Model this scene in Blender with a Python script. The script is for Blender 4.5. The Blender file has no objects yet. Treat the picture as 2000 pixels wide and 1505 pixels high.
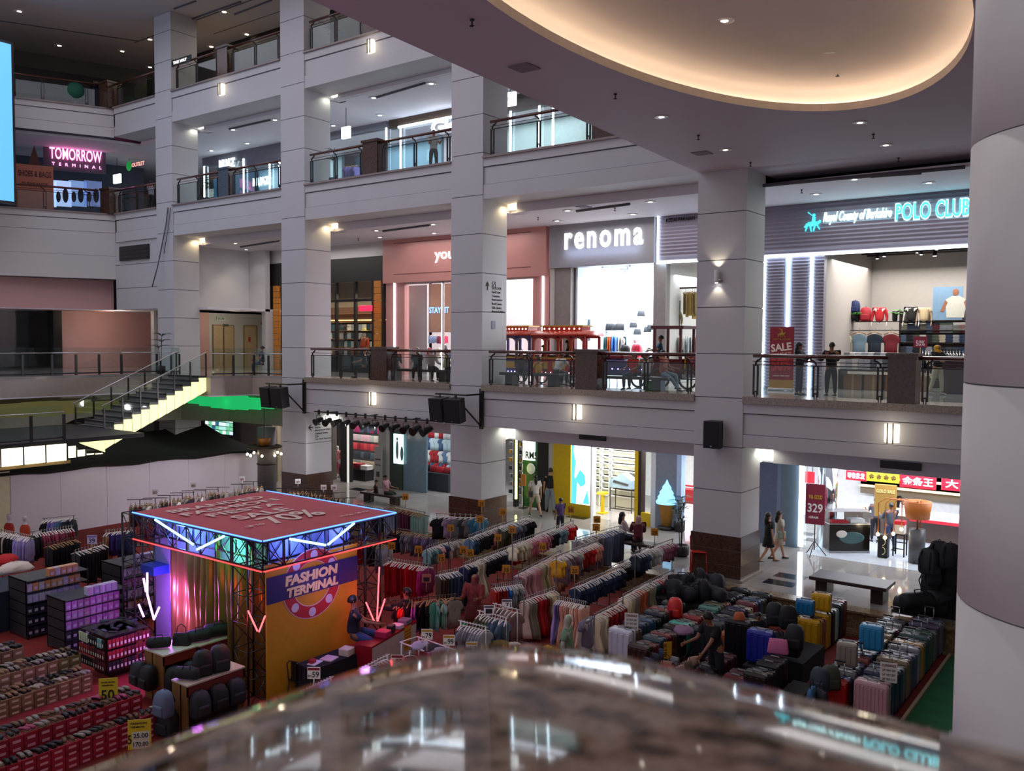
import bpy, math, random
from mathutils import Vector, Matrix
random.seed(7)
SC = bpy.context.scene
COL = SC.collection
PI = math.pi

# ---------------------------------------------------------------- camera
F_PX, PITCH, ROLL, YAW = 1720.08, math.radians(2.83579), math.radians(0.3788), math.radians(36.8559)
EYE = 7.57                       # world z of the camera; the sunken atrium floor is z = 0
_fw = Vector((-math.sin(YAW)*math.cos(PITCH), math.cos(YAW)*math.cos(PITCH), -math.sin(PITCH)))
_r0 = Vector((math.cos(YAW), math.sin(YAW), 0)); _u0 = _r0.cross(_fw)
_r = _r0*math.cos(ROLL) + _u0*math.sin(ROLL); _u = _u0*math.cos(ROLL) - _r0*math.sin(ROLL)
cd = bpy.data.cameras.new('camera'); cam = bpy.data.objects.new('camera', cd); COL.objects.link(cam)
cd.sensor_width = 36; cd.lens = F_PX/2000*36; cd.clip_start = 0.02; cd.clip_end = 300
cam.matrix_world = Matrix(((_r.x, _u.x, -_fw.x, 0), (_r.y, _u.y, -_fw.y, 0), (_r.z, _u.z, -_fw.z, EYE), (0, 0, 0, 1)))
cd.dof.use_dof = True; cd.dof.focus_distance = 24; cd.dof.aperture_fstop = 6.2
SC.camera = cam

def ray(x, y): return _fw + _r*((x-1000)/F_PX) - _u*((y-752.5)/F_PX)
def at_z(x, y, z): d = ray(x, y); k = (z-EYE)/d.z; return Vector((d.x*k, d.y*k, z))
def at_y(x, y, Y): d = ray(x, y); k = Y/d.y; return Vector((d.x*k, Y, EYE+d.z*k))
def at_x(x, y, X): d = ray(x, y); k = X/d.x; return Vector((X, d.y*k, EYE+d.z*k))

# ---------------------------------------------------------------- view and world
SC.view_settings.view_transform = 'Standard'; SC.view_settings.look = 'None'
SC.view_settings.gamma = 1; SC.view_settings.use_curve_mapping = False
SC.view_settings.exposure = 0.26
W = bpy.data.worlds.new('world'); SC.world = W; W.use_nodes = True
W.node_tree.nodes['Background'].inputs[0].default_value = (0.49, 0.475, 0.53, 1)
W.node_tree.nodes['Background'].inputs[1].default_value = 0.74

def lamp(kind, loc, power, color=(1, 1, 1), size=0.2, rot=(0, 0, 0), size_y=None, spot=None, name='lamp'):
    l = bpy.data.lights.new(name, kind); l.energy = power; l.color = color
    if kind == 'AREA':
        l.size = size
        if size_y: l.shape = 'RECTANGLE'; l.size_y = size_y
    elif kind in ('POINT', 'SPOT'): l.shadow_soft_size = size
    if kind == 'SPOT': l.spot_size = spot or 2.2; l.spot_blend = 0.6
    o = bpy.data.objects.new(name, l); o.location = loc; o.rotation_euler = rot; COL.objects.link(o)
    return o
COOL = (0.80, 0.88, 1.0); WARM = (1.0, 0.86, 0.62); NEUT = (1.0, 0.95, 0.93)
# light of the galleries and shops (ceiling fittings; each faces down)
for X in (-6, -15.5, -25, -34):
    lamp('AREA', (X, 28.2, 12.1), 95, NEUT, 7, size_y=2.6, name='gallery_light')
    lamp('AREA', (X, 28.2, 17.7), 70, (0.92, 0.92, 1.0), 7, size_y=2.6, name='gallery_light')
    lamp('AREA', (X, 28.0, 3.85), 60, NEUT, 7, size_y=2.6, name='gallery_light')
lamp('AREA', (-34, 28.2, 23.0), 190, (1.0, 0.9, 0.75), 16, size_y=2.6, name='gallery_light')
lamp('AREA', (-30, 11, 22.8), 1900, (0.90, 0.87, 1.0), 28, size_y=20, name='atrium_fill')  # added overhead fill lamp below the closed roof, brightens the atrium
# (x0, x1, floor z, ceiling z, power, colour) shop interiors behind the front at y = 30
for x0, x1, zc, pw, c in ((-38.4, -28.7, 9.9, 190, WARM), (-28.4, -20.3, 11.8, 620, (1.0, 0.93, 0.95)),
                          (-20.0, -14.8, 10.2, 900, (0.92, 0.96, 1.0)), (-14.6, -3.8, 10.5, 640, (1.0, 0.95, 0.90)),
                          (-38, -28, 3.7, 170, NEUT), (-27.6, -21.6, 3.7, 130, COOL), (-21.2, -14.7, 3.7, 480, (1.0, 0.98, 0.93)),
                          (-14, -10.4, 3.7, 260, COOL), (-9.6, -3.2, 3.7, 360, COOL)):
    lamp('AREA', ((x0+x1)/2, 33.4 if zc > 9.95 and zc < 12 else 31.4, zc), pw, c, (x1-x0)*0.8, size_y=4.5 if zc > 9.95 and zc < 12 else 2.2, name='shop_light')

# ---------------------------------------------------------------- materials
MATS = {}
def mat(name, col=(0.5, 0.5, 0.5), rough=0.6, metal=0.0, emit=None, es=1.0, alpha=None, noise=0.06, scale=6.0, coat=0.0):
    """noise: subtle procedural variation of the base colour"""
    if name in MATS: return MATS[name]
    m = bpy.data.materials.new(name); m.use_nodes = True; nt = m.node_tree
    b = nt.nodes['Principled BSDF']
    b.inputs['Roughness'].default_value = rough; b.inputs['Metallic'].default_value = metal
    c4 = (*col, 1); b.inputs['Base Color'].default_value = c4
    if coat: b.inputs['Coat Weight'].default_value = coat
    if emit:
        b.inputs['Emission Color'].default_value = (*emit, 1); b.inputs['Emission Strength'].default_value = es
    elif noise:
        tc = nt.nodes.new('ShaderNodeTexCoord'); n = nt.nodes.new('ShaderNodeTexNoise'); n.inputs['Scale'].default_value = scale
        n.inputs['Detail'].default_value = 3
        mx = nt.nodes.new('ShaderNodeMix'); mx.data_type = 'RGBA'
        mx.inputs[6].default_value = tuple(max(0, v*(1-noise*2)) for v in col)+(1,)
        mx.inputs[7].default_value = tuple(min(1, v*(1+noise*2)) for v in col)+(1,)
        nt.links.new(tc.outputs['Object'], n.inputs['Vector']); nt.links.new(n.outputs['Fac'], mx.inputs[0])
        nt.links.new(mx.outputs[2], b.inputs['Base Color'])
    if alpha is not None:
        b.inputs['Alpha'].default_value = alpha
    m.diffuse_color = c4
    MATS[name] = m; return m

def srgb(h):
    h = h.lstrip('#'); v = [int(h[i:i+2], 16)/255 for i in (0, 2, 4)]
    return tuple(c/12.92 if c <= 0.04045 else ((c+0.055)/1.055)**2.4 for c in v)
def C(h, rough=0.75, **k): return mat('c'+h.strip('#')+str(int(rough*100)), srgb(h), rough, **k)

def glow(name, h, s): return mat(name, srgb(h), 0.5, emit=srgb(h), es=s)

def _node(name, rough=0.5, metal=0.0):
    m = bpy.data.materials.new(name); m.use_nodes = True; nt = m.node_tree; b = nt.nodes['Principled BSDF']
    b.inputs['Roughness'].default_value = rough; b.inputs['Metallic'].default_value = metal
    tc = nt.nodes.new('ShaderNodeTexCoord'); MATS[name] = m
    return m, nt, b, tc
def ramp(nt, stops):
    r = nt.nodes.new('ShaderNodeValToRGB'); e = r.color_ramp.elements
    e[0].position, e[0].color = stops[0][0], (*stops[0][1], 1); e[1].position, e[1].color = stops[-1][0], (*stops[-1][1], 1)
    for p, c in stops[1:-1]: q = e.new(p); q.color = (*c, 1)
    return r

def granite(name, cols, scale, rough, blot=0.5):
    m, nt, b, tc = _node(name, rough)
    n = nt.nodes.new('ShaderNodeTexNoise'); n.inputs['Scale'].default_value = scale; n.inputs['Detail'].default_value = 6
    v = nt.nodes.new('ShaderNodeTexVoronoi'); v.inputs['Scale'].default_value = scale*1.7
    mx = nt.nodes.new('ShaderNodeMath'); mx.operation = 'MULTIPLY_ADD'; mx.inputs[1].default_value = blot
    r = ramp(nt, cols)
    L = nt.links.new
    L(tc.outputs['Object'], n.inputs['Vector']); L(tc.outputs['Object'], v.inputs['Vector'])
    L(v.outputs['Distance'], mx.inputs[0]); L(n.outputs['Fac'], mx.inputs[2]); L(mx.outputs[0], r.inputs['Fac']); L(r.outputs['Color'], b.inputs['Base Color'])
    return m

def tiles(name, c1, c2, size, rough=0.12, mortar=None, offset=0.0, msize=0.012, ratio=1.0, squash=False, vertical=False, spec=None):
    """tiled surface in object coordinates"""
    m, nt, b, tc = _node(name, rough)
    t = nt.nodes.new('ShaderNodeTexBrick'); t.offset = offset; t.inputs['Scale'].default_value = 1.0
    t.inputs['Brick Width'].default_value = size*ratio; t.inputs['Row Height'].default_value = size
    t.inputs['Mortar Size'].default_value = msize
    t.inputs['Color1'].default_value = (*c1, 1); t.inputs['Color2'].default_value = (*c2, 1)
    t.inputs['Mortar'].default_value = (*(mortar or tuple(v*0.6 for v in c1)), 1)
    L = nt.links.new
    if vertical:
        s = nt.nodes.new('ShaderNodeSeparateXYZ'); c = nt.nodes.new('ShaderNodeCombineXYZ'); a = nt.nodes.new('ShaderNodeMath')
        L(tc.outputs['Object'], s.inputs[0]); L(s.outputs[0], a.inputs[0]); L(s.outputs[1], a.inputs[1]); L(a.outputs[0], c.inputs[0]); L(s.outputs[2], c.inputs[1]); L(c.outputs[0], t.inputs['Vector'])
    else: L(tc.outputs['Object'], t.inputs['Vector'])
    L(t.outputs['Color'], b.inputs['Base Color'])
    return m

WALL = mat('white_paint', (0.52, 0.51, 0.525), 0.6, noise=0.03, scale=0.8)
WALL2 = mat('cream_paint', (0.60, 0.57, 0.57), 0.65, noise=0.03, scale=0.5)
CEIL = mat('ceiling_paint', (0.66, 0.63, 0.68), 0.7, noise=0.02)
SOFF = mat('soffit_paint', (0.50, 0.45, 0.53), 0.7, noise=0.02, scale=0.4)
GROOVE = mat('groove_grey', (0.10, 0.10, 0.12), 0.8)
PINK = mat('salmon_paint', (0.62, 0.36, 0.34), 0.6, noise=0.04, scale=0.5)
BLACK = mat('black_metal', (0.012, 0.011, 0.012), 0.35)
IRON = mat('dark_iron', (0.03, 0.022, 0.022), 0.35, metal=0.4)
REDWOOD = mat('mahogany_rail', (0.085, 0.022, 0.016), 0.22, coat=0.5)
STEEL = mat('brushed_steel', (0.55, 0.55, 0.57), 0.3, metal=0.9)
WHITEP = mat('white_plastic', (0.78, 0.76, 0.74), 0.4)
BLACKC = mat('black_cloth', (0.008, 0.008, 0.01), 0.9)
GRAN = granite('brown_granite', ((0.25, srgb('#1d1210')), (0.5, srgb('#3a2720')), (0.8, srgb('#4f382e'))), 9, 0.18)
GRANL = granite('grey_granite', ((0.25, srgb('#5e5348')), (0.55, srgb('#7b6f62')), (0.85, srgb('#94887a'))), 14, 0.25)
def glass_mat(name, tint, a, rough=0.03):
    m = bpy.data.materials.new(name); m.use_nodes = True; nt = m.node_tree; nt.nodes.remove(nt.nodes['Principled BSDF'])
    out = nt.nodes['Material Output']; tr = nt.nodes.new('ShaderNodeBsdfTransparent'); gl = nt.nodes.new('ShaderNodeBsdfGlossy'); mx = nt.nodes.new('ShaderNodeMixShader')
    lw = nt.nodes.new('ShaderNodeLayerWeight'); fr = nt.nodes.new('ShaderNodeMath'); fr.operation = 'POWER'; fr.inputs[1].default_value = 4.0
    nt.links.new(lw.outputs['Facing'], fr.inputs[0])
    tr.inputs[0].default_value = (*tint, 1); gl.inputs['Roughness'].default_value = rough; gl.inputs['Color'].default_value = (0.9, 0.95, 0.95, 1)
    ad = nt.nodes.new('ShaderNodeMath'); ad.operation = 'ADD'; ad.inputs[1].default_value = a
    nt.links.new(fr.outputs[0], ad.inputs[0]); nt.links.new(ad.outputs[0], mx.inputs[0])
    nt.links.new(tr.outputs[0], mx.inputs[1]); nt.links.new(gl.outputs[0], mx.inputs[2]); nt.links.new(mx.outputs[0], out.inputs[0])
    MATS[name] = m; return m
GLASS = glass_mat('railing_glass', (0.90, 0.95, 0.94), 0.03)
GLASS2 = glass_mat('shop_glass', (0.93, 0.95, 0.95), 0.02)

# ---------------------------------------------------------------- mesh builder
class M:
    def __init__(s): s.v = []; s.f = []; s.mi = []; s.sm = []; s.mats = []; s.cur = 0
    def use(s, m):
        if m not in s.mats: s.mats.append(m)
        s.cur = s.mats.index(m); return s
    def add(s, vs, fs, smooth=False):
        b = len(s.v); s.v += [tuple(v) for v in vs]
        for f in fs: s.f.append([b+i for i in f]); s.mi.append(s.cur); s.sm.append(smooth)
        return s
    def box(s, x0, x1, y0, y1, z0, z1):
        vs = [(x, y, z) for z in (z0, z1) for x, y in ((x0, y0), (x1, y0), (x1, y1), (x0, y1))]
        return s.add(vs, [(3, 2, 1, 0), (4, 5, 6, 7), (0, 1, 5, 4), (1, 2, 6, 5), (2, 3, 7, 6), (3, 0, 4, 7)])
    def obox(s, c, ax, ay, az):
        """oriented box: centre and three half-extent vectors"""
        c, ax, ay, az = map(Vector, (c, ax, ay, az))
        vs = [c+ax*i+ay*j+az*k for k in (-1, 1) for i, j in ((-1, -1), (1, -1), (1, 1), (-1, 1))]
        return s.add(vs, [(3, 2, 1, 0), (4, 5, 6, 7), (0, 1, 5, 4), (1, 2, 6, 5), (2, 3, 7, 6), (3, 0, 4, 7)])
    def rbox(s, x0, x1, y0, y1, z0, z1, r=0.03, n=3):
        """box with rounded vertical edges and bevelled top and bottom"""
        r = min(r, (x1-x0)/2.01, (y1-y0)/2.01, (z1-z0)/2.01); rings = []
        for z, k in ((z0, r), (z0+r*0.3, r*0.3), (z0+r, 0), (z1-r, 0), (z1-r*0.3, r*0.3), (z1, r)):
            ring = []
            for cx, cy, a0 in ((x1-r, y1-r, 0), (x0+r, y1-r, PI/2), (x0+r, y0+r, PI), (x1-r, y0+r, 1.5*PI)):
                for i in range(n+1):
                    a = a0+PI/2*i/n; rr = max(r-k, 0.0005); ring.append((cx+rr*math.cos(a), cy+rr*math.sin(a), z))
            rings.append(ring)
        return s.loft(rings, True, True, smooth=False)
    def loft(s, rings, cap0=False, cap1=False, smooth=True, closed=True):
        n = len(rings[0]); vs = [p for r in rings for p in r]; fs = []
        for i in range(len(rings)-1):
            for j in range(n if closed else n-1):
                k = (j+1) % n; fs.append((i*n+j, i*n+k, (i+1)*n+k, (i+1)*n+j))
        if cap0: fs.append(tuple(reversed(range(n))))
        if cap1: fs.append(tuple(range((len(rings)-1)*n, len(rings)*n)))
        return s.add(vs, fs, smooth)
    def tube(s, pts, r, n=6, cap=True, smooth=True):
        pts = [Vector(p) for p in pts]; rs = r if isinstance(r, (list, tuple)) else [r]*len(pts); rings = []
        for i, p in enumerate(pts):
            d = (pts[min(i+1, len(pts)-1)]-pts[max(i-1, 0)]).normalized()
            a = d.cross(Vector((0, 0, 1)));
            if a.length < 0.05: a = d.cross(Vector((0, 1, 0)))
            a.normalize(); b = d.cross(a)
            rings.append([p+(a*math.cos(2*PI*k/n)+b*math.sin(2*PI*k/n))*rs[i] for k in range(n)])
        return s.loft(rings, cap, cap, smooth)
    def lathe(s, prof, cx=0, cy=0, cz=0, n=16, sx=1, sy=1, smooth=True):
        rings = [[(cx+r*sx*math.cos(2*PI*k/n), cy+r*sy*math.sin(2*PI*k/n), cz+z) for k in range(n)] for r, z in prof]
        return s.loft(rings, True, True, smooth)
    def ell(s, c, rx, ry, rz, n=12, m=8):
        return s.lathe([(max(math.sin(PI*i/m), 0.01), -rz*math.cos(PI*i/m)) for i in range(m+1)], c[0], c[1], c[2], n, rx, ry)
    def prism(s, pts, h, axis='z'):
        """polygon pts (2d) extruded: axis z -> (x,y) z from h[0] to h[1]; y -> (x,z); x -> (y,z)"""
        f = {'z': lambda p, t: (p[0], p[1], t), 'y': lambda p, t: (p[0], t, p[1]), 'x': lambda p, t: (t, p[0], p[1])}[axis]
        n = len(pts); vs = [f(p, h[0]) for p in pts]+[f(p, h[1]) for p in pts]
        return s.add(vs, [tuple(reversed(range(n))), tuple(range(n, 2*n))]+[(i, (i+1) % n, n+(i+1) % n, n+i) for i in range(n)])
    def quad(s, a, b, c, d): return s.add([a, b, c, d], [(0, 1, 2, 3)])
    def mesh(s, name):
        me = bpy.data.meshes.new(name); me.from_pydata(s.v, [], s.f)
        for m in s.mats: me.materials.append(m)
        me.polygons.foreach_set('material_index', s.mi); me.polygons.foreach_set('use_smooth', s.sm); me.update()
        return me

def link(name, me, parent=None, loc=None, rz=0, m=None):
    o = bpy.data.objects.new(name, me); COL.objects.link(o)
    if parent: o.parent = parent
    if loc is not None: o.location = loc
    o.rotation_euler.z = rz
    if m is not None:
        o.material_slots[0].link = 'OBJECT'; o.material_slots[0].material = m
    return o
def build(name, mb, parent=None, loc=None, rz=0, label=None):
    o = link(name, mb.mesh(name), parent, loc, rz)
    if label: o['label'] = label
    return o
def tag(o, label, cat, group=None, kind=None):
    o['label'] = label; o['category'] = cat
    if group: o['group'] = group
    if kind: o['kind'] = kind
    return o
def struct(name, mb): o = build(name, mb); o['kind'] = 'structure'; return o
def thing(name, label, cat, loc=(0, 0, 0), rz=0, group=None):
    o = bpy.data.objects.new(name, None); o.empty_display_size = 0.2; COL.objects.link(o); o.location = loc; o.rotation_euler.z = rz
    return tag(o, label, cat, group)
def copy_tree(o, parent=None):
    c = o.copy(); COL.objects.link(c)
    if parent: c.parent = parent
    for ch in o.children: copy_tree(ch, c)
    return c
def dup(o, loc, rz, label, group=None):
    c = copy_tree(o); c.location = loc; c.rotation_euler.z = rz; c['label'] = label
    if group: c['group'] = group
    return c
ORD = 'first second third fourth fifth sixth seventh eighth ninth tenth eleventh twelfth thirteenth fourteenth fifteenth sixteenth seventeenth eighteenth nineteenth twentieth'.split()
ORD += ['twenty-'+w for w in ORD[:9]] + ['thirtieth'] + ['thirty-'+w for w in ORD[:9]]

_tcache = {}
def text_mesh(body, bold=0.0, spacing=1.0, ext=0.02, shear=0.0):
    k = (body, bold, spacing, ext, shear)
    if k in _tcache: return _tcache[k]
    cu = bpy.data.curves.new('lettering', 'FONT'); cu.body = body; cu.offset = bold; cu.space_character = spacing; cu.extrude = ext; cu.shear = shear; cu.resolution_u = 3
    o = bpy.data.objects.new('tmp', cu); me = bpy.data.meshes.new_from_object(o); bpy.data.objects.remove(o)
    xs = [v.co.x for v in me.vertices] or [0, 1]; ys = [v.co.y for v in me.vertices] or [0, 1]
    _tcache[k] = (me, min(xs), max(xs), min(ys), max(ys)); return _tcache[k]
def text(name, body, p, right, up, w, h, m, parent=None, bold=0.0, spacing=1.0, depth=0.01, shear=0.0):
    """lettering whose box has lower-left corner p, width w along right, height h along up (h None keeps proportions)"""
    me, x0, x1, y0, y1 = text_mesh(body, bold, spacing, 0.5, shear)
    me = me.copy(); right = Vector(right).normalized(); up = Vector(up).normalized(); nrm = right.cross(up); p = Vector(p)
    sx = w/(x1-x0); sy = sx if h is None else h/(y1-y0)
    for v in me.vertices:
        c = v.co; v.co = p+right*((c.x-x0)*sx)+up*((c.y-y0)*sy)+nrm*((c.z+0.5)*depth)
    me.materials.clear(); me.materials.append(m)
    return link(name, me, parent)
XP, ZP = (1, 0, 0), (0, 0, 1)
# ---------------------------------------------------------------- levels and plan
L0, L1, L2, L3, ROOF = 0.55, 6.025, 14.09, 19.52, 23.27
Y0, Y1, YS = 24.5, 25.92, 30.0       # column front, column back, shop fronts
COLX = [(-40.36, -38.95), (-30.79, -29.27), (-21.18, -19.71), (-11.48, -9.96), (-1.75, -0.25)]
JOINTS = [3.2, 4.52, 5.97, 7.26, 8.63, 10.01, 11.4, 12.76, 14.24, 15.59, 16.92, 18.3, 19.6, 21.0, 22.4]

# floors
mall_tile = tiles('mall_floor_tiles', srgb('#8f8b88'), srgb('#9a9692'), 0.9, rough=0.07, mortar=srgb('#7c7875'), msize=0.008)
carpet_red = mat('red_carpet', srgb('#7c1a14'), 0.95, noise=0.25, scale=3)
carpet_green = mat('green_carpet', srgb('#0c5a34'), 0.95, noise=0.2, scale=3)
m = M().use(carpet_red).box(-60, 4, -4, 23.8, -0.3, 0); struct('floor', m)
m = M().use(mall_tile).box(-60, 4, 23.85, 40, 0, L0); struct('floor', m)
struct('floor', M().use(mall_tile).box(-60, 4, 24.9, 40, L1-1.2, L1-0.005))
struct('floor', M().use(mall_tile).box(-60, 4, 24.9, 40, L2-1.0, L2-0.005))
struct('floor', M().use(mall_tile).box(-60, 4, 24.9, 40, L3-1.0, L3-0.005))
tag(build('carpet_runner', M().use(carpet_green).box(-4.05, 0.5, 14, 23.75, 0.0, 0.012)), 'green carpet strip on the floor right of the suitcases', 'carpet')
tag(build('carpet_runner', M().use(carpet_green).box(-15.2, -13.2, 17.6, 19.2, 0.0, 0.012)), 'green carpet patch under the tee shirt rack by the price tags', 'carpet')
# granite step between the sunken floor and the gallery
gold = granite('tan_granite', ((0.3, srgb('#4b3c2c')), (0.6, srgb('#6e5a42')), (0.85, srgb('#8a7356'))), 10, 0.25)
s = M().use(gold).box(-60, 4, 23.8, 24.2, 0, L0+0.004); s.box(-60, 4, 23.72, 23.8, L0-0.05, L0+0.004); s.box(-60, 4, 23.3, 23.8, 0, 0.07)
struct('trim_1', s)
dark_tile = mat('dark_floor_tile', srgb('#23262e'), 0.1)
for px, py in ((1527, 1122), (1513, 1142), (1538, 1042), (1600, 1058), (700, 958), (1105, 1010)):
    p = at_z(px, py, L0); x = round(p.x/0.9)*0.9; y = round(p.y/0.9)*0.9
    struct('floor', M().use(dark_tile).box(x-0.45, x+0.45, y-0.28, y+0.28, L0, L0+0.003))

# columns
def column(x0, x1, y0, y1, zb, zt, joints, base=True, name='column'):
    t = thing(name, '', 'column', ((x0+x1)/2, (y0+y1)/2, zb)); cx, cy = (x0+x1)/2, (y0+y1)/2
    b = M().use(WALL); zs = [zb+(1.33 if base else 0)]+[j for j in joints if zb+1.5 < j < zt]+[zt]
    for a, c in zip(zs, zs[1:]):
        b.use(WALL).box(x0-cx, x1-cx, y0-cy, y1-cy, a-zb+(0.012 if a != zs[0] else 0), c-zb-0.012)
        b.use(GROOVE).box(x0-cx+0.02, x1-cx-0.02, y0-cy+0.02, y1-cy-0.02, c-zb-0.02, c-zb+0.02)
    build('shaft', b, t)
    if base:
        g = M().use(GRAN).box(x0-cx-0.04, x1-cx+0.04, y0-cy-0.04, y1-cy+0.04, 0, 1.33)
        for k in (0.45, 0.9): g.use(GROOVE).box(x0-cx-0.043, x1-cx+0.043, y0-cy-0.043, y1-cy+0.043, k-0.004, k+0.004)
        build('granite_base', g, t); build('plinth', M().use(GRANL).box(x0-cx-0.12, x1-cx+0.12, y0-cy-0.12, y1-cy+0.12, 0, 0.08), t)
    return t
names = ['tall square white column farthest left, beside the angled corner', 'tall square white column carrying the wall sign and left speakers',
         'tall square white column with the directory lettering, middle of the facade', 'square white column with the wall spotlight, left of the polo shop']
for (x0, x1), n in zip(COLX[:4], names):
    c = column(x0, x1, Y0, Y1, L0, ROOF, JOINTS); c['label'] = n

# fascias: profile (dy, dz) from the ledge top
def fascia(x0, x1, top, gran, gm):
    b = M()
    b.use(gm).box(x0, x1, 24.43, Y1+0.03, top-gran, top)
    b.use(WALL).box(x0, x1, 24.52, Y1+0.03, top-gran-0.28, top-gran)
    b.use(GROOVE).box(x0, x1, 24.56, Y1, top-gran-0.31, top-gran-0.28)
    b.use(WALL).box(x0, x1, 24.57, Y1+0.03, top-gran-0.9, top-gran-0.31)
    b.use(GROOVE).box(x0, x1, 24.56, Y1, top-gran-0.915, top-gran-0.9)
    b.use(WALL).box(x0, x1, 24.53, Y1+0.03, top-1.485, top-gran-0.915)
    return b
edge = mat('ledge_stone', srgb('#8a7c78'), 0.4)
nt_ = 2
bays = [(-44.2, -40.36), (-38.95, -30.79), (-29.27, -21.18), (-19.71, -11.48), (-9.96, -0.5)]
for lv, top, use in ((1, L1, (2, 3, 4)), (2, L2, (0, 1, 2, 3)), (3, L3, (0, 1, 2, 3))):
    for i in use:
        x0, x1 = bays[i]; struct('trim_%d' % nt_, fascia(x0, x1, top, 0.2 if lv == 1 else 0.07, GRANL if lv == 1 else edge)); nt_ += 1
        # bulkhead hanging behind the beam, with a lit notch beside the column
        zb = {1: 3.95, 2: 12.29, 3: 17.87}[lv]
        if not (lv == 1 and i == 1):
            struct('trim_%d' % nt_, M().use(CEIL).box(x0+(0.38 if i else 0), x1, Y1+0.08, Y1+0.22, zb, top-1.4)); nt_ += 1
        if i in (1, 2, 3, 4) and lv < 3 or (lv == 3 and i in (1, 2)):
            warm = (1.0, 0.80, 0.45) if lv == 2 else (0.95, 0.97, 0.80)
            lamp('SPOT', (x0+0.22, Y1-0.22, top-1.52), 26 if lv == 2 else 16, warm, 0.08, spot=2.6, name='notch_light')
            lamp('POINT', (x0+0.2, Y1+0.35, zb+0.16), 7, warm, 0.06, name='notch_light')
# ceilings of the galleries
for i in (1, 2, 3, 4):
    for lv, top in ((1, L1), (2, L2), (3, L3)):
        if (lv == 1 and i == 1) or (lv > 1 and i == 4): continue
        zb = {1: 3.95, 2: 12.29, 3: 17.87}[lv]
        struct('trim_%d' % nt_, M().use(CEIL).box(bays[i][0], bays[i][0]+0.38, Y1+0.5, Y1+0.6, zb, top-1.38)); nt_ += 1
        struct('trim_%d' % nt_, M().use(CEIL).box(bays[i][0], bays[i][0]+0.38, Y1+0.02, Y1+0.5, top-1.42, top-1.38).box(bays[i][0]-0.05, bays[i][0]+0.0, Y1+0.005, Y1+0.6, zb, top-1.38)); nt_ += 1
for z in (L2, L3):
    struct('floor', M().use(mall_tile).prism([(-60, 4), (-55, 4), (-45.2, 24.0), (-45.2, 26), (-60, 26)], (z-0.6, z-0.006)))
struct('ceiling', M().use(CEIL).prism([(-60, 4), (-54.6, 4), (-45.0, 24.3), (-44.6, 26.1), (-60, 26.1)], (17.87, 18.0)))
struct('ceiling', M().use(CEIL).box(-60, 4, Y1+0.2, 40, 3.95, 4.0))
struct('ceiling', M().use(CEIL).box(-39.7, 4, Y1+0.2, 40, 12.29, 12.4))
struct('ceiling', M().use(CEIL).box(-60, 4, Y1+0.2, 40, 17.87, 18.0))
RC = mat('roof_paint', (0.52, 0.47, 0.47), 0.7, noise=0.02, scale=0.4)
r = M().use(RC).box(-64, 4, -4, 40, ROOF, ROOF+0.3)
for a in ((-44.6, -1, 25.9, 25.96), (-40, -1, 27.6, 27.63)): r.use(GROOVE).box(a[0], a[1], a[2], a[3], ROOF-0.02, ROOF)
r.obox((-45.9, 22.5, ROOF-0.01), (-1.7, -3.4, 0), (0.04, -0.02, 0), (0, 0, 0.012))
struct('ceiling', r)

# camera-side slab with the oval cove
def slab_cove():
    cx, cy, a, b = -5.5, 13.0, 3.05, 6.8; N = 72; zs = 12.62
    outer = [(-9.6, -4), (4, -4), (4, 26.9), (-9.98, 26.9), (-9.98, 24.5), (-11.45, 24.45)]
    ring = [(cx+a*math.cos(2*PI*k/N), cy+b*math.sin(2*PI*k/N)) for k in range(N)]
    out = []
    for (x, y) in ring:                          # where the ray from the centre meets the outline
        d = Vector((x-cx, y-cy)); best = None
        for i in range(len(outer)):
            p, q = Vector(outer[i]), Vector(outer[(i+1) % len(outer)]); e = q-p; den = d.x*e.y-d.y*e.x
            if abs(den) < 1e-9: continue
            w = p-Vector((cx, cy)); t = (w.x*e.y-w.y*e.x)/den; s = (w.x*d.y-w.y*d.x)/den
            if t > 0 and -1e-6 <= s <= 1+1e-6 and (best is None or t > best): best = t
        out.append(Vector((cx, cy))+d*best)
    for c in outer:
        i = min(range(N), key=lambda k: (out[k]-Vector(c)).length); out[i] = Vector(c)
    m_ = M().use(SOFF)
    m_.loft([[(p[0], p[1], zs) for p in ring], [(p[0], p[1], zs) for p in out], [(p[0], p[1], 14.08) for p in out]], smooth=False)
    m_.add([(p[0], p[1], 14.08) for p in out], [tuple(range(N))])
    CO = mat('cove_plaster', (0.62, 0.57, 0.56), 0.75, noise=0.05, scale=0.5)
    el = lambda k, z: [(cx+(a+k)*math.cos(2*PI*j/N), cy+(b+k)*math.sin(2*PI*j/N), z) for j in range(N)]
    m_.use(mat('cove_lip', (0.72, 0.62, 0.52), 0.6)).loft([el(0, zs), el(0.0, zs+0.16), el(0.05, zs+0.17), el(0.3, zs+0.17)], smooth=False)
    m_.use(CO).loft([el(0.3, zs+0.17), el(0.36, zs+0.34), el(0.22, zs+0.52), el(-0.2, zs+0.62), el(-0.9, zs+0.68), el(-2.2, zs+0.74)])
    m_.add(el(-2.2, zs+0.74), [tuple(reversed(range(N)))])
    struct('ceiling', m_)
    g = M().use(glow('cove_led', '#ffe6c4', 11)); g.loft([el(0.26, zs+0.18), el(0.30, zs+0.18), el(0.30, zs+0.21), el(0.26, zs+0.21), el(0.26, zs+0.18)], smooth=False)
    tag(build('led_strip', g), 'warm light strip hidden in the oval ceiling cove', 'light')
slab_cove()

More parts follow.
